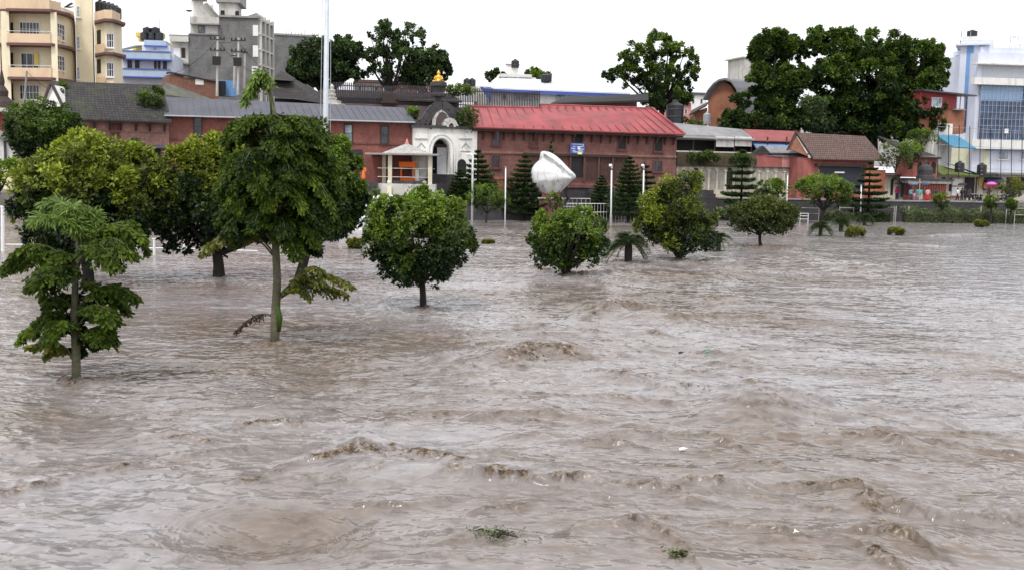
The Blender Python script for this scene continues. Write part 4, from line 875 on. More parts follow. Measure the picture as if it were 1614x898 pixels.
# ---- white house with blue roof edge
Y = 160; f = Fr(768, Y, 985, Y+6, 140)
t = thing('blue_edged_house', 'long white house with pale tin roof and blue fascia behind the red roof', 'building', f.w(8,3))
ze = f.pt(870,142)[1]; obj('wall', f.box(MB(), 0, f.L, 3, ze-.7, -8, 0), WHITE, t)
e0, e1 = f.w(-.8,ze-.1,.9), f.w(f.L+.5,ze-.1,.9); obj('roof', MB().slab([e0,e1,at(985,131,Y+12),at(790,123,Y+6)], .1), plain('white_tin', (.62,.64,.68), .5, .12, .5, stain=(.4,.4,.42)), t)
m = MB(); f.box(m, -.8, f.L+.5, ze-.75, ze-.25, .75, .95); obj('fascia', m, BLUE, t)
obj('side_eave', MB().extrude([f.w(-1.4,ze-.0,.9), f.w(.3,ze-.0,.9), f.w(.3,ze-2.2,.9)], (0,.4,0)), BLUE, t)
for x0, x1 in ((791,798),(812,818),(820,838),(877,890),(945,958),(835,848)): window(f, x0, 148, x1, 157, t, STEEL, GLASSL if x0 in (820,877,835) else GLASS, nx=2, nz=1)
g = Fr(775, 168, 845, 169, 125)
obj('upper_house', g.pbox(g.pbox(MB(), 800, 122, 845, 132, -4, 0), 788, 117, 838, 122, -3, .3), WHITE, t); obj('upper_roof', MB().slab([g.w(*g.pt(773,130),.5), g.w(*g.pt(800,128),.5), g.w(*g.pt(842,119),-2), g.w(*g.pt(790,116),-2)], .1), plain('sandy_roof', (.72,.66,.58), .7), t)
c = g.w(*g.pt(812,118), -3); obj('water_tower_base', MB().box(c.x-.9,c.x+.9,c.y-.5,c.y+.5,c.z-.5,c.z+1.7), WHITE_ST, t); obj('tower_slab', MB().box(c.x-1.1,c.x+1.1,c.y-.7,c.y+.7,c.z+1.702,c.z+1.85), CONC, t)
for i, (px, py, Y_) in enumerate(((812,107.5,171),(858,129,166),(864,129,166.5),(736,136,165),(744,136,165.4))): water_tank(px, py, Y_, 1.15 if i else 1.3, .55 if i else .62, ['dark water tank on the little tower above the blue edged house','black water tank on the blue edged roof, left of the pair','black water tank on the blue edged roof, right of the pair','left of two black tanks on the low white wall between fence and sky','right of two black tanks on the low white wall between fence and sky'][i])
f = Fr(718, 166, 768, 167, 140); o = obj('low_white_wall', f.pbox(MB(), 718, 136, 768, 160, -1, 1), WHITE, None, f.w(2,4)); tag(o, 'low white wall left of the blue edged house carrying two black tanks', 'wall')
# long black curved roof behind the red one
t = thing('black_canopy_shed', 'shed with long low black roof rising behind the red metal roof', 'shed', at(950,180,142))
obj('roof', MB().slab([at(868,163,140), at(1022,158,143), at(1022,148,146), at(890,154,144)], .25), DARK, t); obj('wall', MB().extrude([at(905,159,143.5), at(1004,158,145), at(1004,172,145), at(905,172,143.5)], (0,4,0)), plain('brown_boarding', (.22,.15,.12), .8), t)
# ---- sheds to the right of the hall
f = Fr(1067, 137, 1252, 142, 220)
t = thing('tin_roof_sheds', 'row of open sheds with worn grey tin roofs right of the red roofed hall', 'shed', f.w(4,4))
zt = f.pt(1150,218)[1]; zb = f.pt(1150,241)[1]
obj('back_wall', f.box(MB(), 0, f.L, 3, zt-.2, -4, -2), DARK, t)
obj('roof', MB().slab([f.w(-1.5,zt-.05,.8), f.w(f.pt(1185,218)[0],zt-.15,.8), at(1170,204,f.o.y+7), at(1062,194,f.o.y+5)], .12), TINL, t)
obj('red_roof', MB().slab([f.w(f.pt(1186,218)[0],zt-.2,.3), f.w(f.L+.3,zt-.2,.3), at(1252,207,f.o.y+8), at(1172,204,f.o.y+7)], .12), REDTIN2, t)
obj('blue_roof', MB().slab([f.w(f.pt(1187,218)[0],zt-1.2,.9), f.w(f.L-.2,zt-1.2,.9), f.w(f.L-.2,zt-.25,-.5), f.w(f.pt(1187,218)[0],zt-.25,-.5)], .08), BLUESH, t)
pieces('post', [f.pbox(MB(), px-.7, 216, px+.7, 242, .1, .25) for px in (1066,1093,1127,1158,1185,1210,1240)], WOOD, t); obj('white_hoarding', f.pbox(f.pbox(MB(), 1129, 216, 1157, 232, .26, .32), 1158.5, 216, 1185, 231, .26, .32), WHITE_ST, t); obj('upper_boards', f.pbox(MB(), 1066, 213, 1127, 221, .26, .32), CONC, t)
obj('front_slab', f.pbox(MB(), 1065, 239, 1188, 242, -1, .9), CONC_L, t); obj('parapet_base', f.box(MB(), 0, f.L, 2.3, zb-.1, -1.9, 0), BR_PLAIN, t)
t = thing('old_gable_shed', 'dark shed with patched grey slate roof beside the tiled house', 'shed', at(1215,247,135.5))
obj('roof', MB().slab([at(1207,245,135.5), at(1272,247,136.5), at(1250,231,139), at(1190,229,138)], .12), plain('patched_slate', (.22,.22,.24), .7, .3, 2, stain=(.07,.06,.06), amt=.6, vert=1), t)
obj('gable', MB().extrude([at(1186,244,135.6), at(1218,245,135.6), at(1203,230,135.8)], (0,2,0)), DARK, t)
# arcaded plaster wall
f = Fr(1066, 133, 1272, 137, 270)
t = thing('arcaded_wall', 'old cream arcaded wall with mossy top and red band behind the small pines', 'wall', f.w(6,2.3))
zt = f.pt(1170,264)[1]; zu = f.pt(1170,242)[1]; zb = 2.3
obj('wall', f.box(MB(), 0, f.L, zb, zt, -1.2, 0), plain('aged_cream', (.62,.55,.44), .9, .15, 1.2, stain=(.09,.075,.055), amt=.75), t)
um = f.pt(1192,250)[0]; uq = f.pt(1232,250)[0]
obj('mossy_parapet', f.box(MB(), 0, um-.01, zt+.1, zu, -.9, .1), MOSS, t); obj('red_parapet', f.box(MB(), um, uq-.01, zt+.1, zu, -.9, .12), REDWALL, t); obj('pink_parapet', f.box(MB(), uq, f.L, zt+.1, zu-.1, -.9, .1), PINKW, t)
obj('cornice', f.box(f.box(MB(), -.1, f.L+.1, zt, zt+.098, -1.2, .3), um, f.L, zu, zu+.15, -.9, .3), STONE, t)
mA = []; mD = []; k = 0
for px in np.arange(1084, 1268, 13.2):
    u, z = f.pt(px, 270); w_ = .38; zb2 = f.pt(px, 299)[1]; tgt = MB(); (mD if k in (1, 5) else mA).append(tgt)
    f.box(tgt, u-w_, u+w_, max(zb2, 2.4), z, 0, .03); tgt.extrude([f.w(u+w_*math.cos(a_*math.pi/8), z+w_*1.1*math.sin(a_*math.pi/8), .03) for a_ in range(9)], f.n*-.03)
    k += 1
pieces('arch_panel', mA, plain('niche_grey', (.36,.34,.30), .9, .2, 2, stain=(.12,.1,.08)), t); pieces('arch_door', mD, DARK, t)
ms = []
for px in np.arange(1077.4, 1272, 13.2): u = f.pt(px,270)[0]; m = MB(); ms.append(m); f.box(m, u-.1, u+.1, 2.4, zt-.55, 0, .16); f.box(m, u-.2, u+.2, zt-.54, zt-.4, 0, .22)
pieces('pilaster', ms, plain('pale_plaster', (.66,.60,.50), .9, .15, 2, stain=(.12,.1,.08), amt=.6), t)
# ---- tiled house
f = Fr(1254, 134.5, 1388, 138.5, 260)
t = thing('tiled_roof_house', 'red washed house with brown tiled roof and wide dark shopfront', 'building', f.w(5,2.3))
ze = f.pt(1320,250)[1]
obj('wall', f.box(MB(), .3, f.L-1, 2.3, ze, -6, 0), REDWALL, t)
e0, e1 = f.w(f.pt(1275,250)[0], ze-.1, .8), f.w(f.pt(1390,250)[0], ze-.1, .8); r0, r1 = at(1254,209,f.o.y+4), at(1364,215,f.o.y+7)
obj('roof', MB().slab([e0,e1,r1,r0], .14), TILE, t)
obj('gable', MB().extrude([f.w(*f.pt(1240,234),.2), f.w(*f.pt(1272,247),.3), f.w(*f.pt(1254,211),-.2)], (.6,2.5,0)), plain('orange_gable', (.30,.13,.08), .9, .2, 2, stain=(.1,.06,.04)), t)
m = MB(); m.tube([f.w(*f.pt(1238,237),.4), f.w(*f.pt(1254,209),.0)], .12, 5); m.tube([f.w(*f.pt(1276,250),.7), f.w(*f.pt(1254,209),.0)], .12, 5); obj('bargeboard', m, WOOD, t)
obj('shopfront', f.pbox(MB(), 1291, 263, 1362, 300, 0, .05), plain('shaded_shop_opening', (.02,.022,.035), .6), t); obj('shop_lintel', f.pbox(MB(), 1288, 259, 1366, 262.8, 0, .5), WOOD, t); obj('strip_light', f.pbox(MB(), 1316, 271, 1331, 273.2, .06, .16), WHITEP, t)  # blue-black sheet: shade inside the open shopfront painted as colour
obj('orange_base', f.pbox(MB(), 1364, 268, 1395, 306, -.4, .2), plain('orange_wash', (.50,.17,.11), .85, .15, 1, stain=(.2,.08,.05)), t)
# ---- barrel vaulted hall behind
Y = 172; f = Fr(1106, Y+1, 1160, Y-1, 190)
t = thing('barrel_vault_hall', 'orange rendered hall with grey barrel vaulted roof beside the large dark trees', 'building', at(1140,200,Y))
arc = []
for k in range(11): th = math.pi*(1-k/10); arc.append((1143+34*math.cos(th)*.98, 172-49*math.sin(th)**.9+ (k > 5)*0))
g0_ = [(1116,203),(1116,158)]+[(1120,147),(1127,138),(1136,132),(1145,131),(1152,136),(1158,147),(1164,170),(1170,203)]
obj('gable_wall', MB().extrude([at(x,y,Y) for x, y in g0_][::-1], (6,8,0)), BR_ORANGE, t)
m = MB(); vv = Vector((9,8,0)); sh = [(1108,155),(1115,142),(1124,131),(1133,125),(1143,123),(1152,127),(1160,138),(1167,157),(1172,180)]
for a, b_ in zip(sh[:-1], sh[1:]):
    p, q = at(*a,Y-1), at(*b_,Y-1); m.slab([p, q, q+vv, p+vv], .3)
obj('vault_roof', m, plain('grey_vault', (.20,.20,.22), .7, .15, .5, stain=(.1,.09,.1)), t)
obj('side_range', MB().extrude([at(1160,182,Y+2), at(1262,182,Y+3), at(1262,215,Y+3), at(1160,215,Y+2)][::-1], (0,5,0)), BR_ORANGE, t)
obj('side_roof', MB().slab([at(1158,182,Y+1), at(1262,183,Y+2), at(1262,176,Y+6), at(1170,175,Y+6)], .2), REDTIN2, t)
obj('drainpipe', MB().tube([at(1247,206,Y+1), at(1247,182,Y+1), at(1250,170,Y+1)], .2, 6), WHITEP, t)
obj('porch', MB().extrude([at(1096,206,Y), at(1115,206,Y), at(1115,170,Y), at(1096,177,Y)][::-1], (0,5,0)), BR_ORANGE, t); obj('porch_roof', MB().slab([at(1086,181,Y-1), at(1114,165,Y-1), at(1117,160,Y+5), at(1090,174,Y+5)], .25), WOOD, t)
f = Fr(1170, 190, 1200, 191, 120); o = obj('concrete_tower', f.pbox(f.pbox(MB(), 1170, 92, 1196, 220, -6, 0), 1169, 90, 1197, 92, -6.2, .2), CONC_L, None, f.w(2,3)); tag(o, 'plain grey concrete tower behind the barrel vaulted hall', 'tower')
water_tank(1114, 197, Y-2.5, 1.9, .6, 'silver water tank in front of the orange vaulted hall'); bpy.data.objects['water_tank.'+str(max(int(o.name.split('.')[1]) for o in col.objects if o.name.startswith('water_tank.'))).zfill(3)].data.materials[0] = STEEL
c = at(1063, 197, 150); water_tank(1063, 197, 150, 3.2, 1.2, 'large dark blue water tank beside the right end of the red roof')
# far small houses in gaps
rr = random.Random(12)
for i, (x0, x1, y0, Y, mt, lb) in enumerate([(1060,1088,166,260,PINKW,'pale pink house seen far behind right of the red roof'),(1086,1112,150,300,WHITE,'tiny far white house left of the barrel vault'),(560,600,130,240,CONC,'grey house glimpsed between the fence trees'),(600,680,132,230,BR_PLAIN,'low grey house behind the slatted fence trees'),(1210,1300,196,190,WHITE,'white house glimpsed beneath the large dark trees'),(1300,1440,198,195,CONC_L,'pale grey house glimpsed under the widest dark tree')]):
    f = Fr(x0, Y, x1, Y+1, 150); t = thing('distant_house', lb, 'house', f.w(2,3)); obj('wall', f.pbox(MB(), x0, y0, x1, 262, -8, 0), mt, t); obj('roof', f.pbox(MB(), x0-1.5, y0-4, x1+1.5, y0-.2, -8.5, .6), [REDTIN2,TIN,TILE,TIN,BLUESH,TIN][i], t)
    n_ = max(2, int((x1-x0)/12))
    for k in range(n_):
        px = x0+(x1-x0)*(k+.5)/n_
        for yy in range(int(y0)+6, 220, 22): window(f, px-2, yy, px+2, yy+8, t, WHITEP, nx=1, nz=1, sill=False)
# ---- red timber house at right
Y = 158; f = Fr(1456, Y, 1530, Y+3, 190)
t = thing('red_timber_house', 'red boarded upper storey over an ochre brick storey beside the white glass building', 'building', f.w(2,3))
obj('wall', f.pbox(MB(), 1450, 172, 1520, 210, -6, 0), BR_ORANGE, t); m = MB(); f.pbox(m, 1450, 145, 1508, 171.8, -6, .1); obj('upper_wall', m, plain('red_boards', (.30,.04,.045), .7, .2, 3, stain=(.15,.03,.03)), t)
obj('roof', MB().slab([f.w(*f.pt(1448,142),1.2), f.w(*f.pt(1531,151),1.2), f.w(*f.pt(1528,148),-6), f.w(*f.pt(1450,139),-6)], .2), TIN, t); window(f, 1468, 154, 1484, 169, t, WHITEP, GLASSL, d=.1, nx=3, nz=1)
pieces('balcony_post', [f.pbox(MB(), px-.5, 151, px+.5, 172, 0, .1) for px in (1508,1514,1521)], STEEL, t); obj('balcony_slab', f.pbox(MB(), 1506, 172, 1523, 174, -1, .8), CONC, t); obj('lower_wall', f.pbox(MB(), 1470, 195, 1500, 262, -4, .2), WHITE_ST, t)
# ---- white clinic building with blue glass
Y = 172; f = Fr(1508, Y+2, 1560, Y, 150); f2 = Fr(1536, Y-1, 1660, Y+1, 150)
t = thing('glass_front_building', 'tall white building with blue curtain wall and stair tower at the right edge', 'building', f2.w(2,3))
obj('stair_tower', f.pbox(MB(), 1508, 64, 1558, 290, -10, 0), LILAC, t)
obj('tower_parapet', f.pbox(MB(), 1512, 58, 1546, 64, -8, -.5), WHITE, t); obj('tower_cap', f.pbox(MB(), 1506, 69, 1560, 71.5, -10.5, .8), LILAC, t)
obj('glass_strip', f.pbox(MB(), 1522, 73, 1533, 150, 0, .06), BLUESH, t); obj('lower_glass_strip', f.pbox(MB(), 1519.5, 151, 1529.5, 209, 0, .07), GLASSB, t)
obj('side_block', f.pbox(MB(), 1500, 88, 1508, 240, -12, -4), BLUEL, t)
obj('main_block', f2.pbox(f2.pbox(MB(), 1536, 85, 1662, 290, -12, 0), 1546, 76, 1662, 85, -9, -1), LILAC, t)
obj('upper_slab', f2.pbox(f2.pbox(MB(), 1538, 101, 1664, 103, .01, 1.3), 1536, 124, 1664, 135, .01, 1.0), WHITE, t)
obj('grey_shutters', f2.pbox(MB(), 1549, 104, 1664, 123, .01, .1), plain('grey_shutter', (.5,.53,.58), .5, .12, 3), t)
obj('curtain_wall', f2.pbox(MB(), 1545, 136, 1664, 221, .01, .35), GLASSB, t)
obj('upper_sky_glass', f2.pbox(MB(), 1545.3, 136.3, 1612, 160, .351, .40), plain('sky_glass', (.18,.30,.48), .15, .15, .4), t)
m = MB()
for k in range(18): px = 1545+k*6.3; f2.pbox(m, px-.3, 136, px+.3, 221, .36, .46)
for k in range(9): py = 136+k*10.6; f2.pbox(m, 1545, py-.3, 1664, py+.3, .36, .45)
obj('mullions', m, STEEL, t); obj('lit_pane', f2.pbox(MB(), 1583.5, 203.5, 1589.5, 210.5, .41, .47), WHITEP, t)
obj('base_slab', f2.pbox(MB(), 1532, 221.5, 1664, 236, .01, 1.2), WHITE, t); obj('blue_line', f2.pbox(MB(), 1557, 236.2, 1664, 238, .5, 1.1), BLUE, t)
for x0, x1 in ((1573,1589),(1608,1616)): window(f2, x0, 238.5, x1, 252, t, WHITEP, GLASSL, nx=3, nz=1)
obj('yellow_wall', f.pbox(MB(), 1494, 232, 1558, 275, .3, 1), plain('pale_yellow_wall', (.72,.70,.50), .7, .1), t)
m = MB()
for px in (1514,1529,1545): c = f.w(*f.pt(px,58),-2); m.tube([c, c+Vector((0,0,1.0))], .05, 4)
m.tube([f.w(*f.pt(1515,58),-2), f.w(*f.pt(1515,47),-2)], .06, 5); obj('roof_poles', m, STEEL, t)
water_tank(1532, 58, Y+4, 1.0, .8, 'black water tank lying on the tower roof of the glass fronted building')
o = obj('roof_sign', f2.pbox(f2.pbox(f2.pbox(MB(), 1592, 57, 1592.6, 82, -3, -2.9), 1592, 66, 1640, 66.6, -3, -2.9), 1592, 79, 1640, 79.6, -3, -2.9), STEEL, None, f2.w(*f2.pt(1592,82), -3)); tag(o, 'rooftop letter sign on a steel frame above the glass fronted building', 'sign')
a2 = math.atan2(f2.u.y, f2.u.x)
u, z = f2.pt(1604.5, 63, -2.9); text('M E C A', .9, o, f2.w(f2.pt(1610,61,-2.9)[0], f2.pt(1610,61,-2.9)[1], -2.9), a2, STEEL); text('C BOI', .9, o, f2.w(f2.pt(1608,73,-2.9)[0], f2.pt(1608,73,-2.9)[1], -2.9), a2, STEEL)
# teal roofed lean-to and sports cage
f = Fr(1480, 150, 1530, 152, 220); t = thing('teal_lean_to', 'lean-to with teal sheet roof below the red boarded house', 'shed', f.w(2,3)); obj('roof', MB().slab([f.w(*f.pt(1490,232),1.5), f.w(*f.pt(1526,234),1.5), f.w(*f.pt(1527,214),-2), f.w(*f.pt(1492,212),-2)], .15), plain('teal_sheet', (.03,.20,.33), .5, .15), t); obj('wall', f.pbox(MB(), 1478, 212, 1500, 262, -3, -2.1), CONC_L, t)
t = thing('wire_cage_fence', 'tall wire mesh fence on thin dark posts in front of the white building', 'fence', at(1550,270,146))
m = MB()
for px in np.linspace(1478, 1660, 12): m.tube([at(px+1,196+(px-1478)*.07,146), at(px,282,146)], .05, 5)
obj('fence_posts', m, DARK, t); m = MB()
for y in (200, 228, 262): m.tube([at(1478,y,146), at(1660,y+10,146)], .025, 4)
for k in range(46): px = 1478+k*4; m.tube([at(px,202+k*.2,146), at(px,272,146)], .008, 3)
obj('wire_mesh', m, STEEL, t)
# shrine with small dome, arcaded kiosk, low shops
Y = 143; f = Fr(1438, Y, 1478, Y+1, 270)
t = thing('arched_kiosk', 'small red kiosk with white edged arches under a dark tile roof', 'building', f.w(2,2.3)); obj('wall', f.pbox(MB(), 1440, 246, 1477, 280, -4, 0), REDWALL, t)
obj('roof', MB().slab([f.w(*f.pt(1436,247),.6), f.w(*f.pt(1480,249),.6), f.w(*f.pt(1462,229),-4), f.w(*f.pt(1412,213),-4)], .2), DTILE, t)
ms = []
for px in (1449.5,1461,1471.5): u, z = f.pt(px,262); m = MB(); ms.append(m); f.box(m, u-.33, u+.33, z-1, z+.1, 0, .04); m.extrude([f.w(u+.33*math.cos(a_*math.pi/6), z+.1+.5*math.sin(a_*math.pi/6), .04) for a_ in range(7)], f.n*-.04)
pieces('arch', ms, DARK, t); obj('cornice', f.pbox(MB(), 1439, 246.5, 1478, 248.5, .001, .3), WHITE, t)
c = at(1458, 282, 139); t = thing('domed_shrine', 'small dark shrine with bell shaped dome on a wide slab roof', 'shrine', (c.x,c.y,2.3))
zr = c.z; obj('dome', MB().lathe((c.x,c.y,zr), [(1.15,0),(1.1,.3),(.95,.5),(.95,1.1),(.75,1.5),(.4,1.75),(.18,1.9),(.2,2.05),(.06,2.3),(.02,2.7)], 12), STONE, t)
obj('roof_slab', MB().box(c.x-3,c.x+3.2,c.y-1.5,c.y+1.5,zr-.25,zr-.002), STONE, t); obj('white_band', MB().box(c.x-2.6,c.x+2.9,c.y-1.3,c.y+1.3,zr-.6,zr-.252), CONC_L, t)
m = MB()
for k in range(22): x = c.x-2.2+k*.21; m.box(x,x+.06,c.y-1.2,c.y-1.14,2.6,zr-.6)
m.box(c.x-2.3,c.x+2.6,c.y-1.1,c.y+1.1,2.3,3.0); obj('red_grille', m, REDWALL, t); obj('inner_room', MB().box(c.x-2.1,c.x+2.4,c.y-1.0,c.y+1.0,3.0,zr-.6), plain('inner_red', (.14,.035,.03), .9), t)
Y = 147; f = Fr(1385, Y-1, 1700, Y+5, 290)
def shop(x0, x1, yt, lab, wm, rm, openings, d=0, rooft=None, extra=None):
    t = thing('low_shop', lab, 'building', f.w(f.pt(x0,300)[0],2.3,d)); g_ = f
    obj('wall', f.pbox(MB(), x0, yt, x1, 318, d-4, d), wm, t); obj('roof', f.pbox(MB(), x0-2, yt-3.2, x1+2, yt-.1, d-4, d+1.1) if rooft is None else rooft, rm, t)
    for a, b_, c_, e in openings: obj('doorway', f.pbox(MB(), a, c_, b_, e, d, d+.05), DARK, t)
    return t
t = shop(1388, 1418, 276, 'cream walled house with green streaks left of the row of people', plain('streaked_cream', (.66,.60,.48), .9, .12, 2, stain=(.25,.22,.15), amt=.5), TILE, [(1404,1408,283,308)])
t = shop(1418, 1440, 284, 'narrow dark stall behind the crowd under umbrellas', plain('stall_grey', (.2,.18,.17), .9), TIN, [(1420,1426,290,311),(1430,1436,290,311)], d=.4)
mr = MB().slab([f.w(*f.pt(1474,274),1.3), f.w(*f.pt(1536,277),1.3), f.w(*f.pt(1528,268),-3), f.w(*f.pt(1470,252),-3)], .2)
t = shop(1478, 1537, 274, 'long low shop under a mossy green sloping roof', plain('shop_pale', (.60,.52,.46), .85, .12, 1, stain=(.2,.15,.12)), MOSSROOF, [(1484,1490,280,302),(1496,1500,281,302),(1520,1536,280,312)], rooft=mr)
obj('white_shop_panel', f.pbox(MB(), 1501, 282, 1517, 309, .06, .12), WHITEP, t); pieces('red_trim', [f.pbox(MB(), 1500, 308.8, 1518, 311.5, .125, .2), f.pbox(MB(), 1500, 293, 1518, 294.5, .13, .2)], REDWALL, t)
obj('lilac_side_roof', MB().slab([f.w(*f.pt(1497,256),-.5), f.w(*f.pt(1540,275),1.2), f.w(*f.pt(1545,272),-2), f.w(*f.pt(1500,251),-3)], .1), BLUEL, t)
t = shop(1540, 1572, 277, 'stone shop with ochre window beside the pink umbrella', plain('stone_beige', (.36,.33,.28), .85, .15, 1, stain=(.15,.13,.1)), STONE, [(1550,1554,284,300)])
obj('ochre_window', f.pbox(MB(), 1543, 279, 1549, 294, .01, .1), plain('ochre', (.45,.32,.05), .7), t); obj('blue_awning', MB().slab([f.w(*f.pt(1550,286),.9), f.w(*f.pt(1578,286),.9), f.w(*f.pt(1577,280),.05), f.w(*f.pt(1551,280),.05)], .1), plain('navy_awning', (.03,.04,.09), .6), t)
obj('red_counter', f.pbox(MB(), 1551, 288, 1576, 298, .051, .4), REDWALL, t)
t = shop(1573, 1640, 276, 'low concrete shop row with dark openings at the right edge', plain('shop_beige', (.5,.46,.38), .85, .15), CONC, [(1586,1600,280,312),(1604,1640,280,300)], d=-.3)
for i, (px, py) in enumerate(((1512,272),(1547,275),(1542,276))):
    if i < 2: water_tank(px, py, 145, 1.45, .62, ['black water tank above the mossy roofed shop','black water tank above the stone shop, right of the mossy roof'][i])
# dark embankment wall, kerb, white railings at right
a = at(1085, 330, 128.5); 
t = thing('embankment_wall', 'dark stone embankment wall running behind the hedge on the right bank', 'wall', (a.x, a.y, 0))
q0 = at(1118,330,128.8); q1 = at(1395,330,130.8); q2 = at(1720,330,136)
m = MB().prism([(q0.x,q0.y),(q1.x,q1.y),(q2.x,q2.y),(q2.x,q2.y+1),(q1.x,q1.y+1),(q0.x,q0.y+1)], -1, 2.34); obj('wall', m, STONE, t)
m = MB().prism([(q0.x,q0.y-.08),(q1.x,q1.y-.08),(q2.x,q2.y-.08),(q2.x,q2.y+.9),(q1.x,q1.y+.9),(q0.x,q0.y+.9)], 2.345, 2.5); obj('coping', m, CONC, t)
m = MB()
for k in range(3): m.prism([(q0.x,q0.y-.9-k*.5),(q1.x,q1.y-.9-k*.5),(q2.x,q2.y-.9-k*.5),(q2.x,q2.y-.09),(q1.x,q1.y-.09),(q0.x,q0.y-.09)], -1+k*.001, 1.35-k*.4)
obj('lower_steps', m, STONE, t)
# ---- conch shell sculpture
def conch():
    """outline given by its left and right edge per level; rings inflated in depth, a deep mouth under a rolled lip"""
    Yc = 115.5; S = Yc/F; c = at(868, 345, Yc)
    t = thing('conch_sculpture', 'giant white conch shell sculpture standing in front of the red roofed hall', 'sculpture', (c.x, Yc, 0))
    rows = [(238.6,855,859),(240,852.5,866),(243,851.5,872),(247,851,878),(251,850.5,882.5),(254,848.5,885.5),(257,845,888.5),(261,841,892),(265,838.5,896),(269,836.5,900),(273,835.5,904.5),(276,835,907),(279,835,908),(281.5,835.5,907),(284,836.5,903),(287,837,900),(291,838.5,896),(295,841,892),(299,844.5,888),(303,849,884),(306,855,880),(309,862,876)]
    ys = np.linspace(238.6, 309, 44); xl = np.interp(ys, [a[0] for a in rows], [a[1] for a in rows]); xr = np.interp(ys, [a[0] for a in rows], [a[2] for a in rows])
    lipx = np.array([856,862,872,882,891,899,905]); lipy = np.array([243,247,253.5,261.5,269,275,278.5])
    nb = 56; m = MB()
    for y, a, b_ in zip(ys, xl, xr):
        cx_, hw = (a+b_)/2, (b_-a)/2; dp = min(27, hw*.82)
        for k in range(nb):
            an = 2*math.pi*k/nb; px = cx_+hw*math.cos(an); dy = -math.sin(an)*dp          # front is negative
            if math.sin(an) > 0:
                yl = np.interp(px, lipx, lipy); g = y-yl; w_ = np.clip((px-855)/6, 0, 1)*np.clip((907-px)/8, 0, 1)
                dy += math.sin(an)*w_*(9*math.exp(-((g-3.2)/(2.4+.10*(905-px)))**2) if g > -1.2 else 0)     # hollow below the lip
                dy -= math.sin(an)*w_*3.2*math.exp(-((g+2.2)/2.0)**2)                                          # rolled lip
                dy -= math.sin(an)*1.0*math.exp(-((y-(281-.05*(px-870)))/4.5)**2)*np.clip((px-838)/20, 0, 1)       # shoulder ridge along the body whorl
                dy += math.sin(an)*1.2*math.sin(px*.35+y*.12)*np.clip((y-284)/12, 0, 1)
            p = at(px, y, Yc+dy*S); m.v.append(tuple(p))
    nr = len(ys)
    for i in range(nr-1):
        for k in range(nb): m.f.append((i*nb+k, (i+1)*nb+k, (i+1)*nb+(k+1)%nb, i*nb+(k+1)%nb))
    m.f.append(tuple(range(nb))); m.f.append(tuple((nr-1)*nb+k for k in range(nb-1,-1,-1)))
    PW = plain('white_shell', (.72,.72,.72), .55, .05, .9, stain=(.16,.16,.15), amt=.7)
    obj('shell_body', m, PW, t, smooth=True)
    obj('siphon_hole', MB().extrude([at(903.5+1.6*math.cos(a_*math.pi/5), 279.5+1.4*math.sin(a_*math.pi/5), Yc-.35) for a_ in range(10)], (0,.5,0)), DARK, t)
    zt_ = zat(868, 304, Yc); m = MB().box(c.x-1.3, c.x+1.1, Yc-.9, Yc+.9, -1, zt_-.5).box(c.x-1.0, c.x+.9, Yc-.7, Yc+.7, zt_-.498, zt_+.25); obj('stand', m, BR_RED, t)
    obj('stand_cap', MB().box(c.x-1.45, c.x+1.25, Yc-1.05, Yc+1.05, zt_-.62, zt_-.503), CONC_L, t)
    m = MB(); m.tube([at(888,296,Yc), at(897,315,Yc+.3)], [.12,.12], 6); m.tube([at(893,290,Yc), at(894,318,Yc+.8)], [.08,.08], 6); obj('steel_support', m, WOOD, t)
    return t
conch()
# ================================================================ VEGETATION
# ---- round crowned trees standing in the flood
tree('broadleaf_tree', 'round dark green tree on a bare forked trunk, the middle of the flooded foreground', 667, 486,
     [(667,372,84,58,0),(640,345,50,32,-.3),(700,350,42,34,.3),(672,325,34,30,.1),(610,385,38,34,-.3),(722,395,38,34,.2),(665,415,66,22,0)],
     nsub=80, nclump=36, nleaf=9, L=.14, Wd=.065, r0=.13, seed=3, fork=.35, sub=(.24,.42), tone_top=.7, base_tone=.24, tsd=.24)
tree('broadleaf_tree', 'bushy low tree on several thin stems right of the round foreground tree', 893, 436,
     [(893,372,62,38,0),(870,350,32,24,0),(915,357,34,28,.3),(850,380,26,20,-.2),(936,385,26,22,.2),(893,399,52,18,0)],
     nsub=80, nclump=22, nleaf=9, L=.15, Wd=.07, r0=.14, seed=5, stems=3, fork=.15, tone_top=.3, base_tone=.36)
tree('broadleaf_tree', 'tall oval tree with yellow green tips, right of the white lamp posts', 1070, 410,
     [(1068,338,54,50,0),(1075,303,36,30,0),(1038,352,34,32,-.3),(1100,350,32,32,.3),(1070,372,56,22,0)],
     nsub=60, nclump=32, nleaf=9, L=.17, Wd=.08, r0=.16, seed=7, stems=3, fork=.12, tone_top=.35, base_tone=.26, mat=L_fresh, tsd=.26, sub=(.24,.42))
tree('broadleaf_tree', 'flat topped olive tree on a thin bare trunk in open water', 1200, 391,
     [(1203,341,50,22,0),(1180,333,26,16,0),(1225,335,30,19,0),(1205,349,44,8,0)],
     nsub=70, nclump=30, nleaf=9, L=.15, Wd=.07, r0=.12, sub=(.26,.42), seed=9, fork=.4, mat=leafmat('leaf_olive', (.02,.035,.006), (.13,.16,.03)), tone_top=.3, base_tone=.45)
tree('broadleaf_tree', 'rounded tree on a thick dark trunk in front of the dark shopfront', 1294, 352,
     [(1296,300,44,22,0),(1275,298,22,18,0),(1320,302,24,20,0)], nsub=50, nclump=18, nleaf=8, L=.2, Wd=.1, r0=.24, seed=11, fork=.4, tone_top=.4, base_tone=.42)
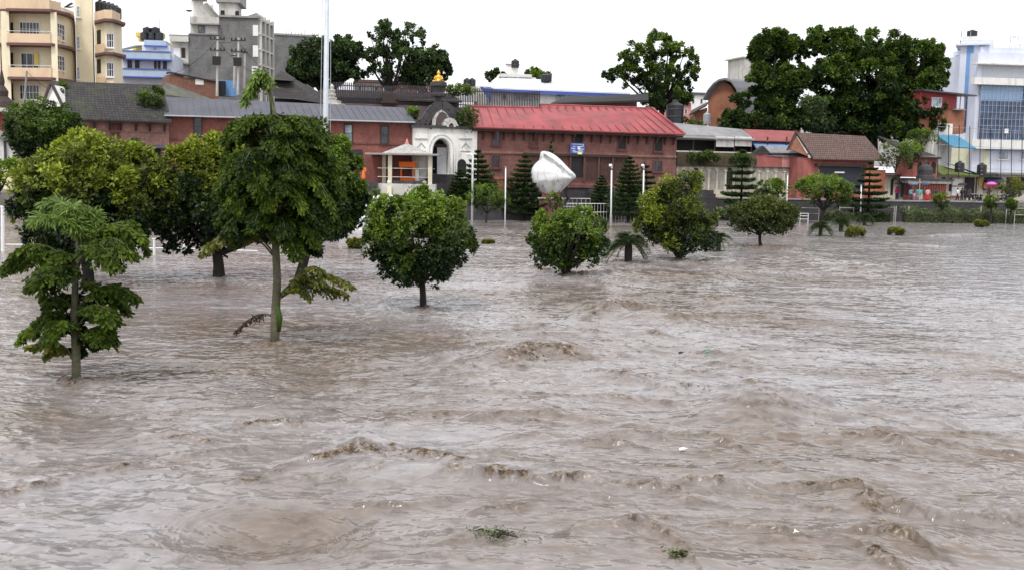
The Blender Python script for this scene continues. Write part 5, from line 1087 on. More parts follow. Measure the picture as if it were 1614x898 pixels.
tree('broadleaf_tree', 'bright green bush top behind the flat topped olive tree', 1217, 330,
     [(1216,302,25,18,0),(1214,292,18,12,0)], nsub=24, nclump=16, nleaf=8, L=.2, Wd=.1, r0=.1, seed=12, fork=.3, tone_top=.3, base_tone=.5, Y=126)
tree('broadleaf_tree', 'small open crowned tree beside the white bent lamp post', 766, 352,
     [(768,310,30,24,0),(752,313,16,16,0),(784,314,16,16,0)], nsub=32, nclump=15, nleaf=8, L=.14, Wd=.06, r0=.08, seed=13, fork=.4, tone_top=.3, base_tone=.38, inner=.1)
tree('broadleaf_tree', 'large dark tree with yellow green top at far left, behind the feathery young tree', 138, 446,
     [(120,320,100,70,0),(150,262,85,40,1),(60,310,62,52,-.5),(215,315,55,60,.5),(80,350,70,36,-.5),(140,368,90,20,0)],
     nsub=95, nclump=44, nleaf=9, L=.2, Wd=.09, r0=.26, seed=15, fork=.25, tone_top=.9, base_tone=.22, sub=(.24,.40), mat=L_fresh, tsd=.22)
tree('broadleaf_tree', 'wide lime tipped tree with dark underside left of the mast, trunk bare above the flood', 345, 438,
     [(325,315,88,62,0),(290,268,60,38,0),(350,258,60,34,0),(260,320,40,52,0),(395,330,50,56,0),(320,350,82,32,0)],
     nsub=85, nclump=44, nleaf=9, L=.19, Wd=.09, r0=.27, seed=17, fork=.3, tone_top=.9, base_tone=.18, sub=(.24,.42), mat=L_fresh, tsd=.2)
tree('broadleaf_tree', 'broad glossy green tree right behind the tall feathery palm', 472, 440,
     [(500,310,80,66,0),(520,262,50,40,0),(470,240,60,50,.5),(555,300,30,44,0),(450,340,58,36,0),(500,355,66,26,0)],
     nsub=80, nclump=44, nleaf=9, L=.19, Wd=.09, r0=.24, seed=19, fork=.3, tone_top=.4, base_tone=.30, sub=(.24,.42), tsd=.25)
tree('broadleaf_tree', 'dark rounded tree in front of the cream apartment block and slate roof', 70, 300, [(68,205,55,40,0),(95,200,30,28,0),(40,195,28,26,0),(70,230,50,26,0)],
     Y=92, nsub=110, nclump=24, nleaf=8, L=.22, Wd=.12, r0=.2, seed=21, tone_top=.25, base_tone=.34, mat=L_dark, z0=2)
tree('broadleaf_tree', 'yellow green shrub cut off by the left edge of the photo', -10, 330, [(0,275,28,28,0),(-25,290,30,30,0)], Y=84, nsub=34, nclump=18, nleaf=8, L=.2, Wd=.1, r0=.15, seed=22, tone_top=.3, base_tone=.5)
tree('broadleaf_tree', 'small dark tree below the slate roof beside the awning', 212, 290, [(210,243,18,20,0)], Y=98, nsub=22, nclump=16, nleaf=8, L=.2, Wd=.1, r0=.12, seed=23, tone_top=.2, base_tone=.22, mat=L_blue)
tree('broadleaf_tree', 'scraggly little tree with thin trunk just above the bushy multi stem tree', 879, 375, [(879,322,12,12,0),(870,312,9,8,0)], Y=100, nsub=12, nclump=9, nleaf=7, L=.16, Wd=.08, r0=.06, seed=24, tone_top=.3, base_tone=.3, inner=.1)
# ---- big trees behind the roofs
FT = dict(nleaf=8, droop=.15, inner=.45)
tree('shade_tree', 'dark tree left of the mast behind the dark tiled hall', 505, 165, [(505,98,44,40,0),(540,82,30,26,0),(480,115,28,22,0),(530,115,34,22,0)], Y=150, nsub=150, nclump=20, L=.36, Wd=.17, r0=.4, seed=31, mat=L_blue, tone_top=.25, base_tone=.36, sub=(.13,.24), **FT)
tree('shade_tree', 'tall airy tree with sky showing through, above the slatted fence', 615, 175, [(602,50,25,16,0),(645,62,24,25,0),(590,88,28,14,0),(640,92,36,18,0),(612,70,28,18,0),(600,115,30,14,0)], Y=152, nsub=105, nclump=13, L=.32, Wd=.16, r0=.3, seed=33, mat=L_blue, tone_top=.3, base_tone=.45, sub=(.13,.25), nlimb=30, fork=.3, **FT)
tree('shade_tree', 'lower leafy tree right of the airy one, left of the golden statue', 680, 170, [(680,100,30,24,0),(665,118,36,18,0),(700,110,14,24,0)], Y=153, nsub=90, nclump=16, L=.34, Wd=.17, r0=.3, seed=34, mat=L_blue, tone_top=.3, base_tone=.42, sub=(.14,.26), **FT)
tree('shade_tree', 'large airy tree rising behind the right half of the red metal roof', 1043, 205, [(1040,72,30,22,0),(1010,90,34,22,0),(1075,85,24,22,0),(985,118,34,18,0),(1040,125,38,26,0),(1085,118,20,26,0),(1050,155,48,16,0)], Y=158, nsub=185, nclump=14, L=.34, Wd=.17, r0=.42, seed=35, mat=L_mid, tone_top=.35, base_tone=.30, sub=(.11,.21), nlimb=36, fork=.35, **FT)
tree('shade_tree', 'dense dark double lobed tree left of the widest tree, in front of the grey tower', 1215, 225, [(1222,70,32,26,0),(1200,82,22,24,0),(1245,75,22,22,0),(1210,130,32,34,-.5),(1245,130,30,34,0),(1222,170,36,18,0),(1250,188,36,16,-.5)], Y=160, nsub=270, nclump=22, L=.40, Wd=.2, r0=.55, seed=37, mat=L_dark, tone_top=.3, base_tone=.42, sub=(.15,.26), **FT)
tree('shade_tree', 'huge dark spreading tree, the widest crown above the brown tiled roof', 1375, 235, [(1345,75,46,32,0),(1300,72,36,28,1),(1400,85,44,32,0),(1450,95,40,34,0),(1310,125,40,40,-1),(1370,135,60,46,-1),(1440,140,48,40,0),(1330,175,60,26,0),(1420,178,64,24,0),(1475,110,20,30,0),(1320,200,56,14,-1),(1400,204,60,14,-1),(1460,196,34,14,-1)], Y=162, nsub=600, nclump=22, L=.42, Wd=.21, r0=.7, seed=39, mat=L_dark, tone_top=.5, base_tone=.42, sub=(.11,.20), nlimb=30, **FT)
tree('shade_tree', 'small dark tree in front of the orange vaulted hall', 1165, 215, [(1168,160,13,20,0),(1160,190,25,16,0),(1190,195,38,12,0),(1230,200,26,10,0)], Y=156, nsub=60, nclump=18, L=.35, Wd=.2, r0=.2, seed=41, mat=L_dark, tone_top=.1, base_tone=.18, **FT)
tree('shade_tree', 'grey green willowy tree under the left side of the widest dark tree', 1280, 215, [(1282,170,20,24,0),(1290,195,24,16,0)], Y=156, nsub=34, nclump=18, L=.4, Wd=.12, r0=.2, seed=42, mat=L_blue, tone_top=.3, base_tone=.5, nleaf=7, droop=.7)
tree('shade_tree', 'small far tree beside the water tower of the blue edged house', 775, 135, [(778,122,12,7,0),(786,116,8,6,0)], Y=185, nsub=14, nclump=12, L=.4, Wd=.2, r0=.2, seed=43, mat=L_blue, **FT)
tree('shade_tree', 'low olive tree behind the upper roof of the blue edged house', 845, 130, [(848,121,18,7,0),(840,114,10,6,0)], Y=185, nsub=18, nclump=12, L=.4, Wd=.2, r0=.2, seed=44, mat=L_mid, base_tone=.5, **FT)
for i, (px, py, rx, rz, Y, mt, lb, bt) in enumerate([
  (1412,248,22,20,136,L_dark,'dark rounded bush in front of the right end of the tiled roof',.3),(1436,243,18,20,137,L_mid,'bright green bush between the tiled house and the arched kiosk',.5),
  (1455,215,24,14,150,L_mid,'green bush at the foot of the widest dark tree',.45),(1085,198,22,9,150,L_dark,'dark bushes beside the large blue tank',.35),
  (649,181,9,11,121,L_mid,'grass green bush growing at the left shoulder of the white gateway',.5),(680,195,6,9,119,L_lime,'small yellow green plant growing on the gateway cornice',.4),
  (736,190,13,20,120,L_dark,'dark creeper bush between the gateway scroll and the red roof',.35),(228,160,30,15,113,L_mid,'weedy shrub growing on the mossy slate roof',.3),
  (172,163,8,5,112,L_mid,'small tuft of weeds on the middle of the slate roof',.4),(192,150,11,5,114,L_dark,'dark weeds below the ridge of the slate roof',.4),
  (1597,298,22,12,138,L_yellow,'yellow green shrub at the right edge in front of the shops',.3),(1170,252,20,10,133,L_dark,'weeds sprouting from the mossy wall behind the tall thin pine',.4),(1110,248,24,8,133,L_dark,'grey green weeds hanging on the mossy parapet',.45),
  (720,142,26,6,136,L_mid,'low green shrubs just right of the golden statue behind the slats',.5),(1140,335,18,6,124,L_hedge,'low clipped shrub left of the flat topped olive tree',.5),
  (100,145,7,20,111,L_mid,'climbing weeds on the gable edge of the slate roof',.35),(250,145,8,8,115,L_lime,'bright weeds at the right end of the slate ridge',.35)]):
    c = at(px, py, Y); s = Y/F
    rng = np.random.default_rng(100+i); t = thing('shrub', lb, 'shrub', (c.x, Y, c.z-rz*s))
    P, T, N, K, SC = crown_pts([(tuple(c), (rx*s, max(rz*s, .5)*.9, rz*s))], rng, 16 if rx > 10 else 8, 16, 7, (.3,.5), .1, .2, base_tone=bt)
    leaves('foliage', P, T, N, .22*rng.uniform(.7,1.3,len(P)), .1, K, mt, t)
    m = MB(); rd = random.Random(i)
    for k in range(5): m.tube([(c.x+rd.uniform(-.1,.1), Y, c.z-rz*s-.3), tuple(SC[k % len(SC)])], [.05,.02], 4)
    obj('stem', m, BARKD, t)
# ---- topiary balls and clipped yellow bushes
def ball(px, py, rx, rz, name, lab, mt, stemto=None, Y=None, group=None, seed=0, cat='shrub', box=False):
    if Y is None: b_ = W(px, py+rz); Y = b_.y
    c = at(px, py, Y); s = Y/F; rng = np.random.default_rng(seed)
    t = thing(name, lab, cat, (c.x, Y, 0), group)
    P, T, N, K, SC = crown_pts([(tuple(c), (rx*s, rx*s*.8, rz*s))], rng, 40, 14, 6, (.14,.22), .0, .2, base_tone=.4, tone_top=.5)
    leaves('foliage', P, T, N, .13*rng.uniform(.7,1.3,len(P)), .06, K, mt, t)
    obj('stem', MB().tube([(c.x, Y, -1), (c.x+.03, Y, c.z)], [.16,.10] if stemto else [.08,.05], 7), BARKD, t)
for i, (px, py, rx, rz, lb) in enumerate([(561,384,14,8,'small yellow clipped bush awash left of the round foreground tree'),(1347,366,17,8,'larger yellow clipped bush in the water, leftmost of the three at right'),(1412,365,15,6,'low yellow clipped bush in the water, middle of the three at right'),(1546,353,13,5,'farthest yellow clipped bush in the water, rightmost of the three at right'),(770,382,9,2.5,'flat green clump barely above the water right of the round foreground tree')]):
    ball(px, py, rx, rz, 'clipped_bush', lb, L_yellow, group='clipped yellow bushes half under water', seed=200+i)
for i, (px, py, rx, rz, Y, lb) in enumerate([(1484,317,15,13,128,'round clipped bush left of the stemmed topiary on the right bank'),(1563,319,12,11,127,'lollipop topiary on a thick dark stem in front of the pink umbrella'),(1594,322,9,10,127.5,'smaller round topiary near the right edge, behind white posts')]):
    ball(px, py, rx, rz, 'topiary_bush', lb, L_mid, stemto=True, Y=Y, group='topiary bushes on the right bank', seed=210+i)
# hedge along the water on the right bank
def hedge(px0, px1, Y0, Y1, ztop, lab, seed, dens=1.0):
    rng = np.random.default_rng(seed); a = at(px0, 340, Y0); b_ = at(px1, 340, Y1); L_ = (b_-a).length
    t = thing('hedge', lab, 'hedge', (a.x, a.y, 0), 'hedges at the foot of the embankment')
    n_ = int(L_*700*dens); u = rng.random(n_); w_ = rng.uniform(-.55,.55,n_); z = rng.random(n_)
    side = rng.random(n_); fr_ = side < .5; w_ = np.where(fr_, -.55+rng.normal(0,.06,n_), w_); z = np.where(fr_, z, 1+rng.normal(0,.05,n_))
    lump = 1+.13*np.sin(u*L_*1.3)+.08*np.sin(u*L_*4.1+1)
    P = np.stack([a.x+(b_.x-a.x)*u, a.y+(b_.y-a.y)*u+w_*lump, -.1+(ztop+.1)*z*lump], -1)
    T = rng.normal(0,.6,(n_,3))+np.array([0,-.6,.5]); N = rng.normal(0,.5,(n_,3))+np.array([0,-.6,.7])
    leaves('foliage', P, T, N, .20, .10, .45+rng.normal(0,.15,n_)+.12*np.sin(u*L_*2.2), L_hedge, t)
    obj('stems', MB().prism([(a.x,a.y-.4),(b_.x,b_.y-.4),(b_.x,b_.y+.4),(a.x,a.y+.4)], -1, ztop*.82), BARKD, t)
hedge(1424, 1720, 127.5, 131.5, 1.15, 'long grey green hedge at the waterline on the right bank', 1); hedge(1298, 1402, 126.5, 127.5, .95, 'shorter hedge left of the long one, behind the small date palms', 2); hedge(1225, 1262, 125.5, 126, .9, 'short hedge behind the flat topped olive tree', 3)
hedge(1420, 1700, 130.3, 133.6, 1.45, 'upper thin hedge row just behind the long riverside hedge', 4, .6)
# ---- layered pines
def make_pine(name, H, Rb, k, seed, dens=1.0, upc=.35, gap=1.0):
    rng = np.random.default_rng(seed); t = thing(name, '', 'pine tree')
    P = []; T = []; N = []; K = []; mb = MB(); mb.tube([(0,0,-1),(0,0,H*.5),(.02,0,H*.98)], [.12,.08,.02], 7)
    for j in range(k):
        f_ = j/(k-1); z = H*(.13+.85*f_**.92); r = Rb*(1-f_)**.8*(1+rng.normal(0,.06))+.14; nb = 7 if r > .7 else 5
        a0 = rng.uniform(0, 6.28)
        for q in range(nb):
            a_ = a0+2*math.pi*q/nb+rng.normal(0,.1); rr_ = r*rng.uniform(.82,1.1); nn = int(rr_*230*dens)+34
            s_ = rng.random(nn)**.8; d = np.array([math.cos(a_), math.sin(a_)]); zc_ = z+rr_*(-.10*np.sin(s_*3.1)+upc*.35*s_**2)+rng.normal(0,.04,nn)
            spread = rng.normal(0, .13+.13*np.sin(s_*3), nn)*min(1, rr_); pp = np.stack([d[0]*s_*rr_-d[1]*spread, d[1]*s_*rr_+d[0]*spread, zc_], -1)
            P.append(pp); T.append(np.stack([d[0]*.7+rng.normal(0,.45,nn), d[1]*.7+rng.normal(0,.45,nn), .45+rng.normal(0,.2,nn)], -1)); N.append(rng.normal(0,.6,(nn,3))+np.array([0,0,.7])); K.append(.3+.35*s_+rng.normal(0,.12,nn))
            mb.tube([(0,0,z), (d[0]*rr_*.5,d[1]*rr_*.5,z-.08*rr_), (d[0]*rr_*.96,d[1]*rr_*.96,z+upc*.33*rr_)], [.035,.025,.01], 4)
    P = np.concatenate(P); leaves('needles', P, np.concatenate(T), np.concatenate(N), .20*rng.uniform(.7,1.3,len(P)), .085, np.concatenate(K), L_pine, t, wpos=.4)
    obj('trunk', mb, BARKD, t); return t
pA = make_pine('layered_pine', 6.0, 2.1, 12, 51); pB = make_pine('layered_pine', 6.0, 1.85, 14, 52, .9); pC = make_pine('layered_pine', 6.0, 1.6, 9, 53, 2.3, .25)
def place_pine(proto, px, py, top, label, Y=None, first=False, wide=1.0, rot=0):
    b_ = W(px, py) if Y is None else at(px, py, Y); zz = zat(px, top, b_.y); s = zz/6.0
    sc3 = (s*wide, s*wide, s)
    if first: proto.location = (b_.x, b_.y, 0); proto.scale = sc3; proto.rotation_euler.z = rot; proto['label'] = label; proto['group'] = 'layered pines along the bank'; LOC[proto] = Vector((b_.x,b_.y,0)); return proto
    return dup(proto, (b_.x, b_.y, 0), rot, sc3, label, 'layered pines along the bank')
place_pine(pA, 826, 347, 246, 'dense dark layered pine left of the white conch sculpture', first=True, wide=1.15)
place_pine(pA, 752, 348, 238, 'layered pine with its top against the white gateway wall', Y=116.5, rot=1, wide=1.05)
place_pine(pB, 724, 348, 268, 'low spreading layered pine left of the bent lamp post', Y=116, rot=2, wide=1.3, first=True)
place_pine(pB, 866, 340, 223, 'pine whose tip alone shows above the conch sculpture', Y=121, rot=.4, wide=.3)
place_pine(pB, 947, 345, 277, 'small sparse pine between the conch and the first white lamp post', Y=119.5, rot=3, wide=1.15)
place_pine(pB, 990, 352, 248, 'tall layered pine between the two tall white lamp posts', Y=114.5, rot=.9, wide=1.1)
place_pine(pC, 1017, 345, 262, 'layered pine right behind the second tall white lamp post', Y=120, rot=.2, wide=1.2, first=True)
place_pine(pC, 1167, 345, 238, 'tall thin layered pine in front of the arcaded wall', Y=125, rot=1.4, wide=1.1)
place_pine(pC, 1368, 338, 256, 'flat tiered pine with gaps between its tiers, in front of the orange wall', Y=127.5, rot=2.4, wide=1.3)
# ---- small date palms
def make_date(seed):
    rng = np.random.default_rng(seed); t = thing('date_palm', '', 'palm'); P = []; T = []; N = []; K = []; mb = MB()
    for q in range(50):
        a_ = rng.uniform(0, 6.28); el = rng.uniform(-.1, 1.3); Lf = rng.uniform(1.1, 1.5); d = np.array([math.cos(a_)*math.cos(el), math.sin(a_)*math.cos(el), math.sin(el)])
        s_ = np.linspace(.12, 1, 34); pts = np.array([0,0,1.05])+d*Lf*s_[:, None]+np.array([0,0,-1])*(s_**2.2)[:, None]*Lf*.75
        sd_ = np.array([-math.sin(a_), math.cos(a_), 0])
        for sg in (-1, 1):
            P.append(pts); T.append(sd_*sg*.9+d*.6+rng.normal(0,.12,(34,3))+np.array([0,0,-.35])); N.append(np.tile([0,0,1.0],(34,1))+rng.normal(0,.2,(34,3))); K.append(.4+rng.normal(0,.12,34)+.15*s_)
        mb.tube([tuple(pts[0]), tuple(pts[16]), tuple(pts[-1])], [.02,.012,.004], 4)
    P = np.concatenate(P); leaves('fronds', P, np.concatenate(T), np.concatenate(N), .36, .05, np.concatenate(K), L_blue, t, wpos=.3)
    mb.lathe((0,0,-1), [(.2,0),(.2,1.0),(.21,1.5),(.19,1.8),(.1,2.05)], 9); obj('trunk', mb, BARKD, t); return t
pd = make_date(61)
for i, (px, py, s, lb) in enumerate([(990,413,1.15,'small date palm with dark stubby trunk left of the tall oval tree'),(1132,396,.85,'small date palm just right of the tall oval tree'),(1293,372,.85,'date palm in the water below the thick trunked tree'),(1325,365,.9,'date palm left of the largest yellow clipped bush'),(1362,356,.85,'date palm just behind the largest yellow clipped bush')]):
    b_ = W(px, py)
    if i == 0: pd.location = b_; pd.scale = (s,s,s); pd['label'] = lb; pd['group'] = 'small date palms in the flood'; LOC[pd] = b_
    else: dup(pd, b_, i*1.3, s, lb, 'small date palms in the flood')
# ---- the two foreground feathery palms (fishtail leaves)
def bez(a, b_, c, t): return a*(1-t)**2+b_*2*t*(1-t)+c*t*t
def frond(acc, a, m, e, rng, pin=16, pl=.55, leaf=.20, lw=.09, tone=.35, mb=None, spread=1.0, r0=.03, hang=1.0, dens=7, body=None):
    a, m, e = (np.array(v, float) for v in (a, m, e)); m = 2*m-(a+e)/2
    L_ = np.linalg.norm(e-a); ts_ = np.linspace(0, 1, 9); q = [bez(a, m, e, t) for t in ts_]
    mb.tube([tuple(p) for p in q], list(np.linspace(r0, .006, 9)), 5)
    for i in range(pin):
        t = .22+.78*(i+.5)/pin; p0 = bez(a, m, e, t); tg = bez(a, m, e, min(1, t+.03))-bez(a, m, e, t-.03); tg = tg/np.linalg.norm(tg)
        sd_ = np.cross(tg, [0,0,1]); sd_ = sd_/max(np.linalg.norm(sd_), 1e-6)
        for sg in (-1, 1):
            l_ = pl*math.sin(math.pi*min(1, .25+.75*t))**.5*rng.uniform(.7,1.1)*spread
            dr = tg*.75+sd_*sg*rng.uniform(.6,1.0)+np.array([0,0,rng.uniform(-.3,.45)]); dr = dr/np.linalg.norm(dr)
            s_ = np.linspace(.15, 1, dens); pts = p0+dr*l_*s_[:, None]+np.array([0,0,-1])*(s_**1.8)[:, None]*l_*.55*hang
            n_ = dens*2; pp = np.repeat(pts, 2, 0); side2 = np.cross(dr, [0,0,1]); sgn = np.tile([-1,1], dens)[:, None]
            acc[0].append(pp); acc[1].append(dr*.55+side2*sgn*.55+np.array([0,0,-1])*hang*.9+rng.normal(0,.42,(n_,3)))
            acc[2].append(np.cross(np.tile(dr,(n_,1)), [0,0,-1])*.5+rng.normal(0,.5,(n_,3))+np.array([0,-.5,.5])); acc[3].append(np.full(n_, tone)+rng.normal(0,.12)+rng.normal(0,.08,n_)); acc[4].append(np.full(n_, leaf)*rng.uniform(.7,1.25,n_)); acc[5].append(np.full(n_, lw))
def fr_obj(name, acc, mat, t, wpos=.72):
    return leaves(name, np.concatenate(acc[0]), np.concatenate(acc[1]), np.concatenate(acc[2]), np.concatenate(acc[4]), np.concatenate(acc[5]), np.concatenate(acc[3]), mat, t, wpos=wpos)
def newacc(): return [[], [], [], [], [], []]
def feather_palm(label, bpx, bpy, trunk, fronds, extra, seed, r0):
    rng = np.random.default_rng(seed); B_ = W(bpx, bpy); Y = B_.y
    t = thing('feather_palm', label, 'palm', B_, 'feathery palms in the foreground flood'); sticks = MB()
    tk = [at(x, y, Y) for x, y in trunk]; tk[0] = Vector((tk[0].x, Y, -1))
    m = MB(); m.tube(tk, list(np.linspace(r0*1.2, r0*.45, len(tk))), 12); obj('trunk', m, PALMBARK, t, smooth=True)
    accs = {}
    for (kind, a, mdl, e, dY, kw) in fronds:
        acc = accs.setdefault(kind, newacc())
        frond(acc, at(*a, Y), at(*mdl, Y+dY*.6), at(*e, Y+dY), rng, mb=sticks, **kw)
    zlo, zhi, n_, rad, lift = extra
    for k in range(n_):                       # fronds on all sides of the stem
        f_ = rng.random(); y_ = zlo+(zhi-zlo)*f_; px_ = np.interp(y_, [p[1] for p in trunk][::-1], [p[0] for p in trunk][::-1])
        a = at(px_, y_, Y); an = rng.uniform(0, 2*math.pi); rd_ = rad(f_)*rng.uniform(.7, 1.1)
        e = a+Vector((math.cos(an)*rd_, math.sin(an)*rd_, lift*rng.uniform(-.6, .9))); mdl = a.lerp(e, .55)+Vector((0,0,rd_*.34))
        frond(accs.setdefault('main', newacc()), a, mdl, e, rng, mb=sticks, pin=13, pl=.5*min(1, rd_), tone=.12+.36*rng.random()*f_, leaf=.16, lw=.07, dens=9)
    mats = {'main': L_palm, 'light': L_palmlight, 'yellow': L_yellow, 'dead': L_dead}
    for k, acc in accs.items(): fr_obj({'main':'fronds','light':'young_frond','yellow':'yellowing_frond','dead':'dead_frond'}[k], acc, mats[k], t)
    obj('leaf_stalks', sticks, plain('leaf_stalk', (.07,.09,.025), .6, .2, 4), t, smooth=True)
    return t, Y
big = dict(pin=18, pl=.5, leaf=.16, lw=.07, tone=.36, dens=9)
t1, Y1 = feather_palm('young feathery palm with spreading tiers and pale young fronds, nearest tree at far left', 119, 602,
  [(119,612),(120,560),(117,500),(119,440),(124,395),(121,370)],
  [('light', (124,400),(108,345),(55,345), -.2, dict(pin=20, pl=.40, leaf=.30, lw=.035, tone=.45, hang=.75, dens=8)),
   ('light', (124,395),(112,330),(72,318), .3, dict(pin=20, pl=.40, leaf=.30, lw=.035, tone=.45, hang=.75, dens=8)),
   ('light', (126,400),(128,345),(105,322), .0, dict(pin=16, pl=.30, leaf=.28, lw=.035, tone=.5, hang=.6, dens=8)),
   ('light', (128,400),(146,355),(140,330), .2, dict(pin=14, pl=.26, leaf=.26, lw=.035, tone=.45, hang=.6, dens=8)),
   ('main', (126,405),(165,355),(228,375), -.3, dict(big, tone=.5)), ('main', (126,410),(190,350),(232,395), .4, big), ('main', (126,415),(165,375),(210,400), -.9, big), ('main', (124,420),(150,385),(185,420), -1.2, big),
   ('main', (122,430),(60,385),(5,425), -.2, big), ('main', (122,440),(70,400),(20,420), .6, big), ('main', (120,445),(85,420),(45,450), -1.0, big), ('main', (120,450),(95,425),(70,465), .9, big), ('main', (122,440),(105,400),(60,400), .0, big),
   ('main', (120,490),(165,450),(214,468), -.2, big), ('main', (120,495),(160,465),(200,485), .6, big), ('main', (120,500),(150,480),(180,500), -.8, big),
   ('main', (120,520),(150,490),(178,525), .2, big), ('main', (118,520),(85,490),(55,520), -.2, big), ('main', (118,530),(80,500),(30,535), .2, dict(big, tone=.6, pl=.35)),
   ('yellow', (118,570),(90,540),(45,545), -.2, dict(big, pin=9, pl=.3)), ('yellow', (118,575),(98,548),(72,560), .2, dict(big, pin=7, pl=.25)), ('main', (118,545),(150,515),(172,535), -.4, big), ('main', (118,540),(100,505),(75,530), -.8, big)],
  (560, 385, 18, lambda f_: .45+.6*f_, .3), 71, .10)
t2, Y2 = feather_palm('tall feathery palm with dense drooping crown and one pale upright frond, beside the mast', 432, 545,
  [(431,556),(434,500),(437,440),(434,380),(432,310),(434,240),(432,180),(427,150)],
  [('light', (430,182),(415,112),(386,160), -.1, dict(pin=18, pl=.34, leaf=.24, lw=.06, tone=.62, hang=1.1, dens=7, r0=.07)),
   ('light', (430,180),(418,118),(398,150), .2, dict(pin=12, pl=.22, leaf=.22, lw=.06, tone=.55, hang=1.1, dens=6)),
   ('main', (433,235),(400,186),(378,220), -.3, big), ('main', (433,230),(460,182),(498,215), -.3, big), ('main', (433,235),(430,182),(455,205), -1.2, big), ('main', (433,235),(415,182),(390,205), 1.0, big), ('main', (433,245),(480,195),(520,245), .3, big),
   ('main', (433,235),(392,186),(348,222), .2, big), ('main', (433,232),(475,184),(520,220), .2, big), ('main', (433,230),(405,184),(372,212), -.9, big), ('main', (433,230),(462,184),(492,208), -.9, big), ('main', (433,230),(440,184),(455,210), 1.1, big),
   ('main', (433,260),(380,205),(352,265), .1, big), ('main', (433,265),(480,205),(535,265), -.4, big), ('main', (433,300),(380,240),(345,310), -.5, big), ('main', (433,305),(490,240),(545,310), .1, big),
   ('main', (433,330),(390,280),(350,340), -.8, dict(big, tone=.5)), ('main', (433,330),(480,270),(530,340), -.8, big), ('main', (433,360),(400,320),(365,365), .2, big), ('main', (433,365),(475,320),(515,370), .3, big),
   ('main', (433,390),(400,355),(368,385), -.6, big), ('main', (433,395),(470,350),(500,385), -.6, big), ('main', (433,340),(432,285),(420,330), -1.4, dict(big, tone=.5)), ('main', (433,400),(450,370),(470,405), -1.0, big), ('main', (433,340),(450,285),(480,330), -1.3, dict(big, tone=.45)),
   ('yellow', (432,405),(375,365),(318,400), -.4, dict(big, pin=14, pl=.5, tone=.42, leaf=.18, lw=.08)), ('yellow', (432,400),(385,362),(345,385), .2, dict(big, pin=9, pl=.3, tone=.25)),
   ('yellow', (438,475),(490,432),(556,450), -.2, dict(big, pin=13, pl=.5, tone=.4, leaf=.19, lw=.085, dens=6)), ('yellow', (438,472),(495,450),(545,462), .5, dict(big, pin=11, pl=.4, tone=.3, leaf=.18, lw=.08, dens=6)), ('yellow', (440,470),(480,425),(505,425), -.5, dict(big, pin=7, pl=.3, tone=.4, leaf=.18, lw=.08, dens=5)), ('yellow', (438,470),(480,438),(530,462), .3, dict(big, pin=10, pl=.3, tone=.25, leaf=.17)), ('yellow', (438,478),(460,452),(490,470), -.4, dict(big, pin=7, pl=.22, tone=.3)),
   ('dead', (430,500),(405,496),(370,522), -.1, dict(big, pin=8, pl=.2, leaf=.16, lw=.04, tone=.5, dens=5))],
  (400, 228, 84, lambda f_: 1.6+.25*math.sin(f_*3.1), .45), 73, .125)
# green leaf sheath strip on the tall palm's foot
obj('leaf_sheath', MB().tube([at(437,478,Y2-.12), at(441,500,Y2-.14), at(440,522,Y2-.1)], [.05,.09,.05], 8), L_palmlight, t2, smooth=True)
# ================================================================ POSTS, RAILINGS, LAMPS
c = W(510, 330); 
def mast():
    Y = 88.0; a = at(512.5, 260, Y); tp = at(516, -60, Y); t = thing('tall_mast', 'tall thick pale steel mast rising out of the frame behind the tall palm', 'mast', (a.x, Y, 0))
    obj('pole', MB().tube([(a.x-.1, Y, -1), (a.x, Y, a.z), tuple(tp)], [.27,.235,.17], 14), plain('mast_steel', (.52,.55,.60), .45, .1, 2, stain=(.35,.36,.38), amt=.3), t, smooth=True)
    m = MB(); 
    for s in (-1, 1): m.tube([(a.x+s*.42, Y-.1, a.z), (tp.x+s*.32, Y-.1, tp.z)], .025, 5)
    obj('halyard', m, STEEL, t); obj('flange', MB().lathe((a.x+.0, Y, 5.5), [(.3,0),(.34,.04),(.3,.12)], 12), STEEL, t)
mast()
def lamp(px, py, top, lab, Y=None, kind='bulb', r=.075):
    b_ = W(px, py) if Y is None else at(px, py, Y); tp = at(px+(py-top)*.012, top, b_.y)
    t = thing('lamp_post', lab, 'lamp post', (b_.x, b_.y, min(b_.z, 0)), 'white lamp posts along the bank'); zb = -1
    if kind == 'bent':
        obj('post', MB().tube([(b_.x,b_.y,zb),(tp.x,tp.y,tp.z-.7),(tp.x+.02,tp.y,tp.z-.25),(tp.x-.15,tp.y,tp.z-.05),(tp.x-.4,tp.y,tp.z)], [r*1.2,r,r,r,r*.8], 8), WHITEP, t, smooth=True)
        obj('lamp_head', MB().lathe((tp.x-.5,tp.y,tp.z-.05), [(.06,-.04),(.14,0),(.1,.08),(.03,.1)], 8, 1.6), WHITEP, t)
        m = MB(); m.lathe((tp.x-.02,tp.y,tp.z-2.0), [(.1,0),(.13,.05),(.1,.3)], 8); obj('control_box', m, STEEL, t)
    else:
        obj('post', MB().tube([(b_.x,b_.y,zb),(tp.x,tp.y,tp.z)], [r*1.2,r], 8), WHITEP, t, smooth=True)
        if kind == 'bulb':
            obj('lamp_head', MB().lathe((tp.x-.12,tp.y-.1,tp.z-.12), [(.05,0),(.17,.08),(.19,.2),(.1,.32)], 10), WHITEP, t, smooth=True); obj('bracket', MB().box(tp.x-.1,tp.x+.12,tp.y-.1,tp.y+.1,tp.z-.38,tp.z-.26), DARK, t)
        else: obj('cap', MB().lathe((tp.x,tp.y,tp.z), [(r*1.5,0),(r*1.5,.08),(.02,.14)], 8), STEEL, t)
lamp(744, 350, 243, 'white lamp post with bent head left of the conch and beside the small tree', kind='bent', r=.1)
lamp(796, 353, 265, 'plain thin white post between the small tree and the dense dark pine', kind='cap', r=.06)
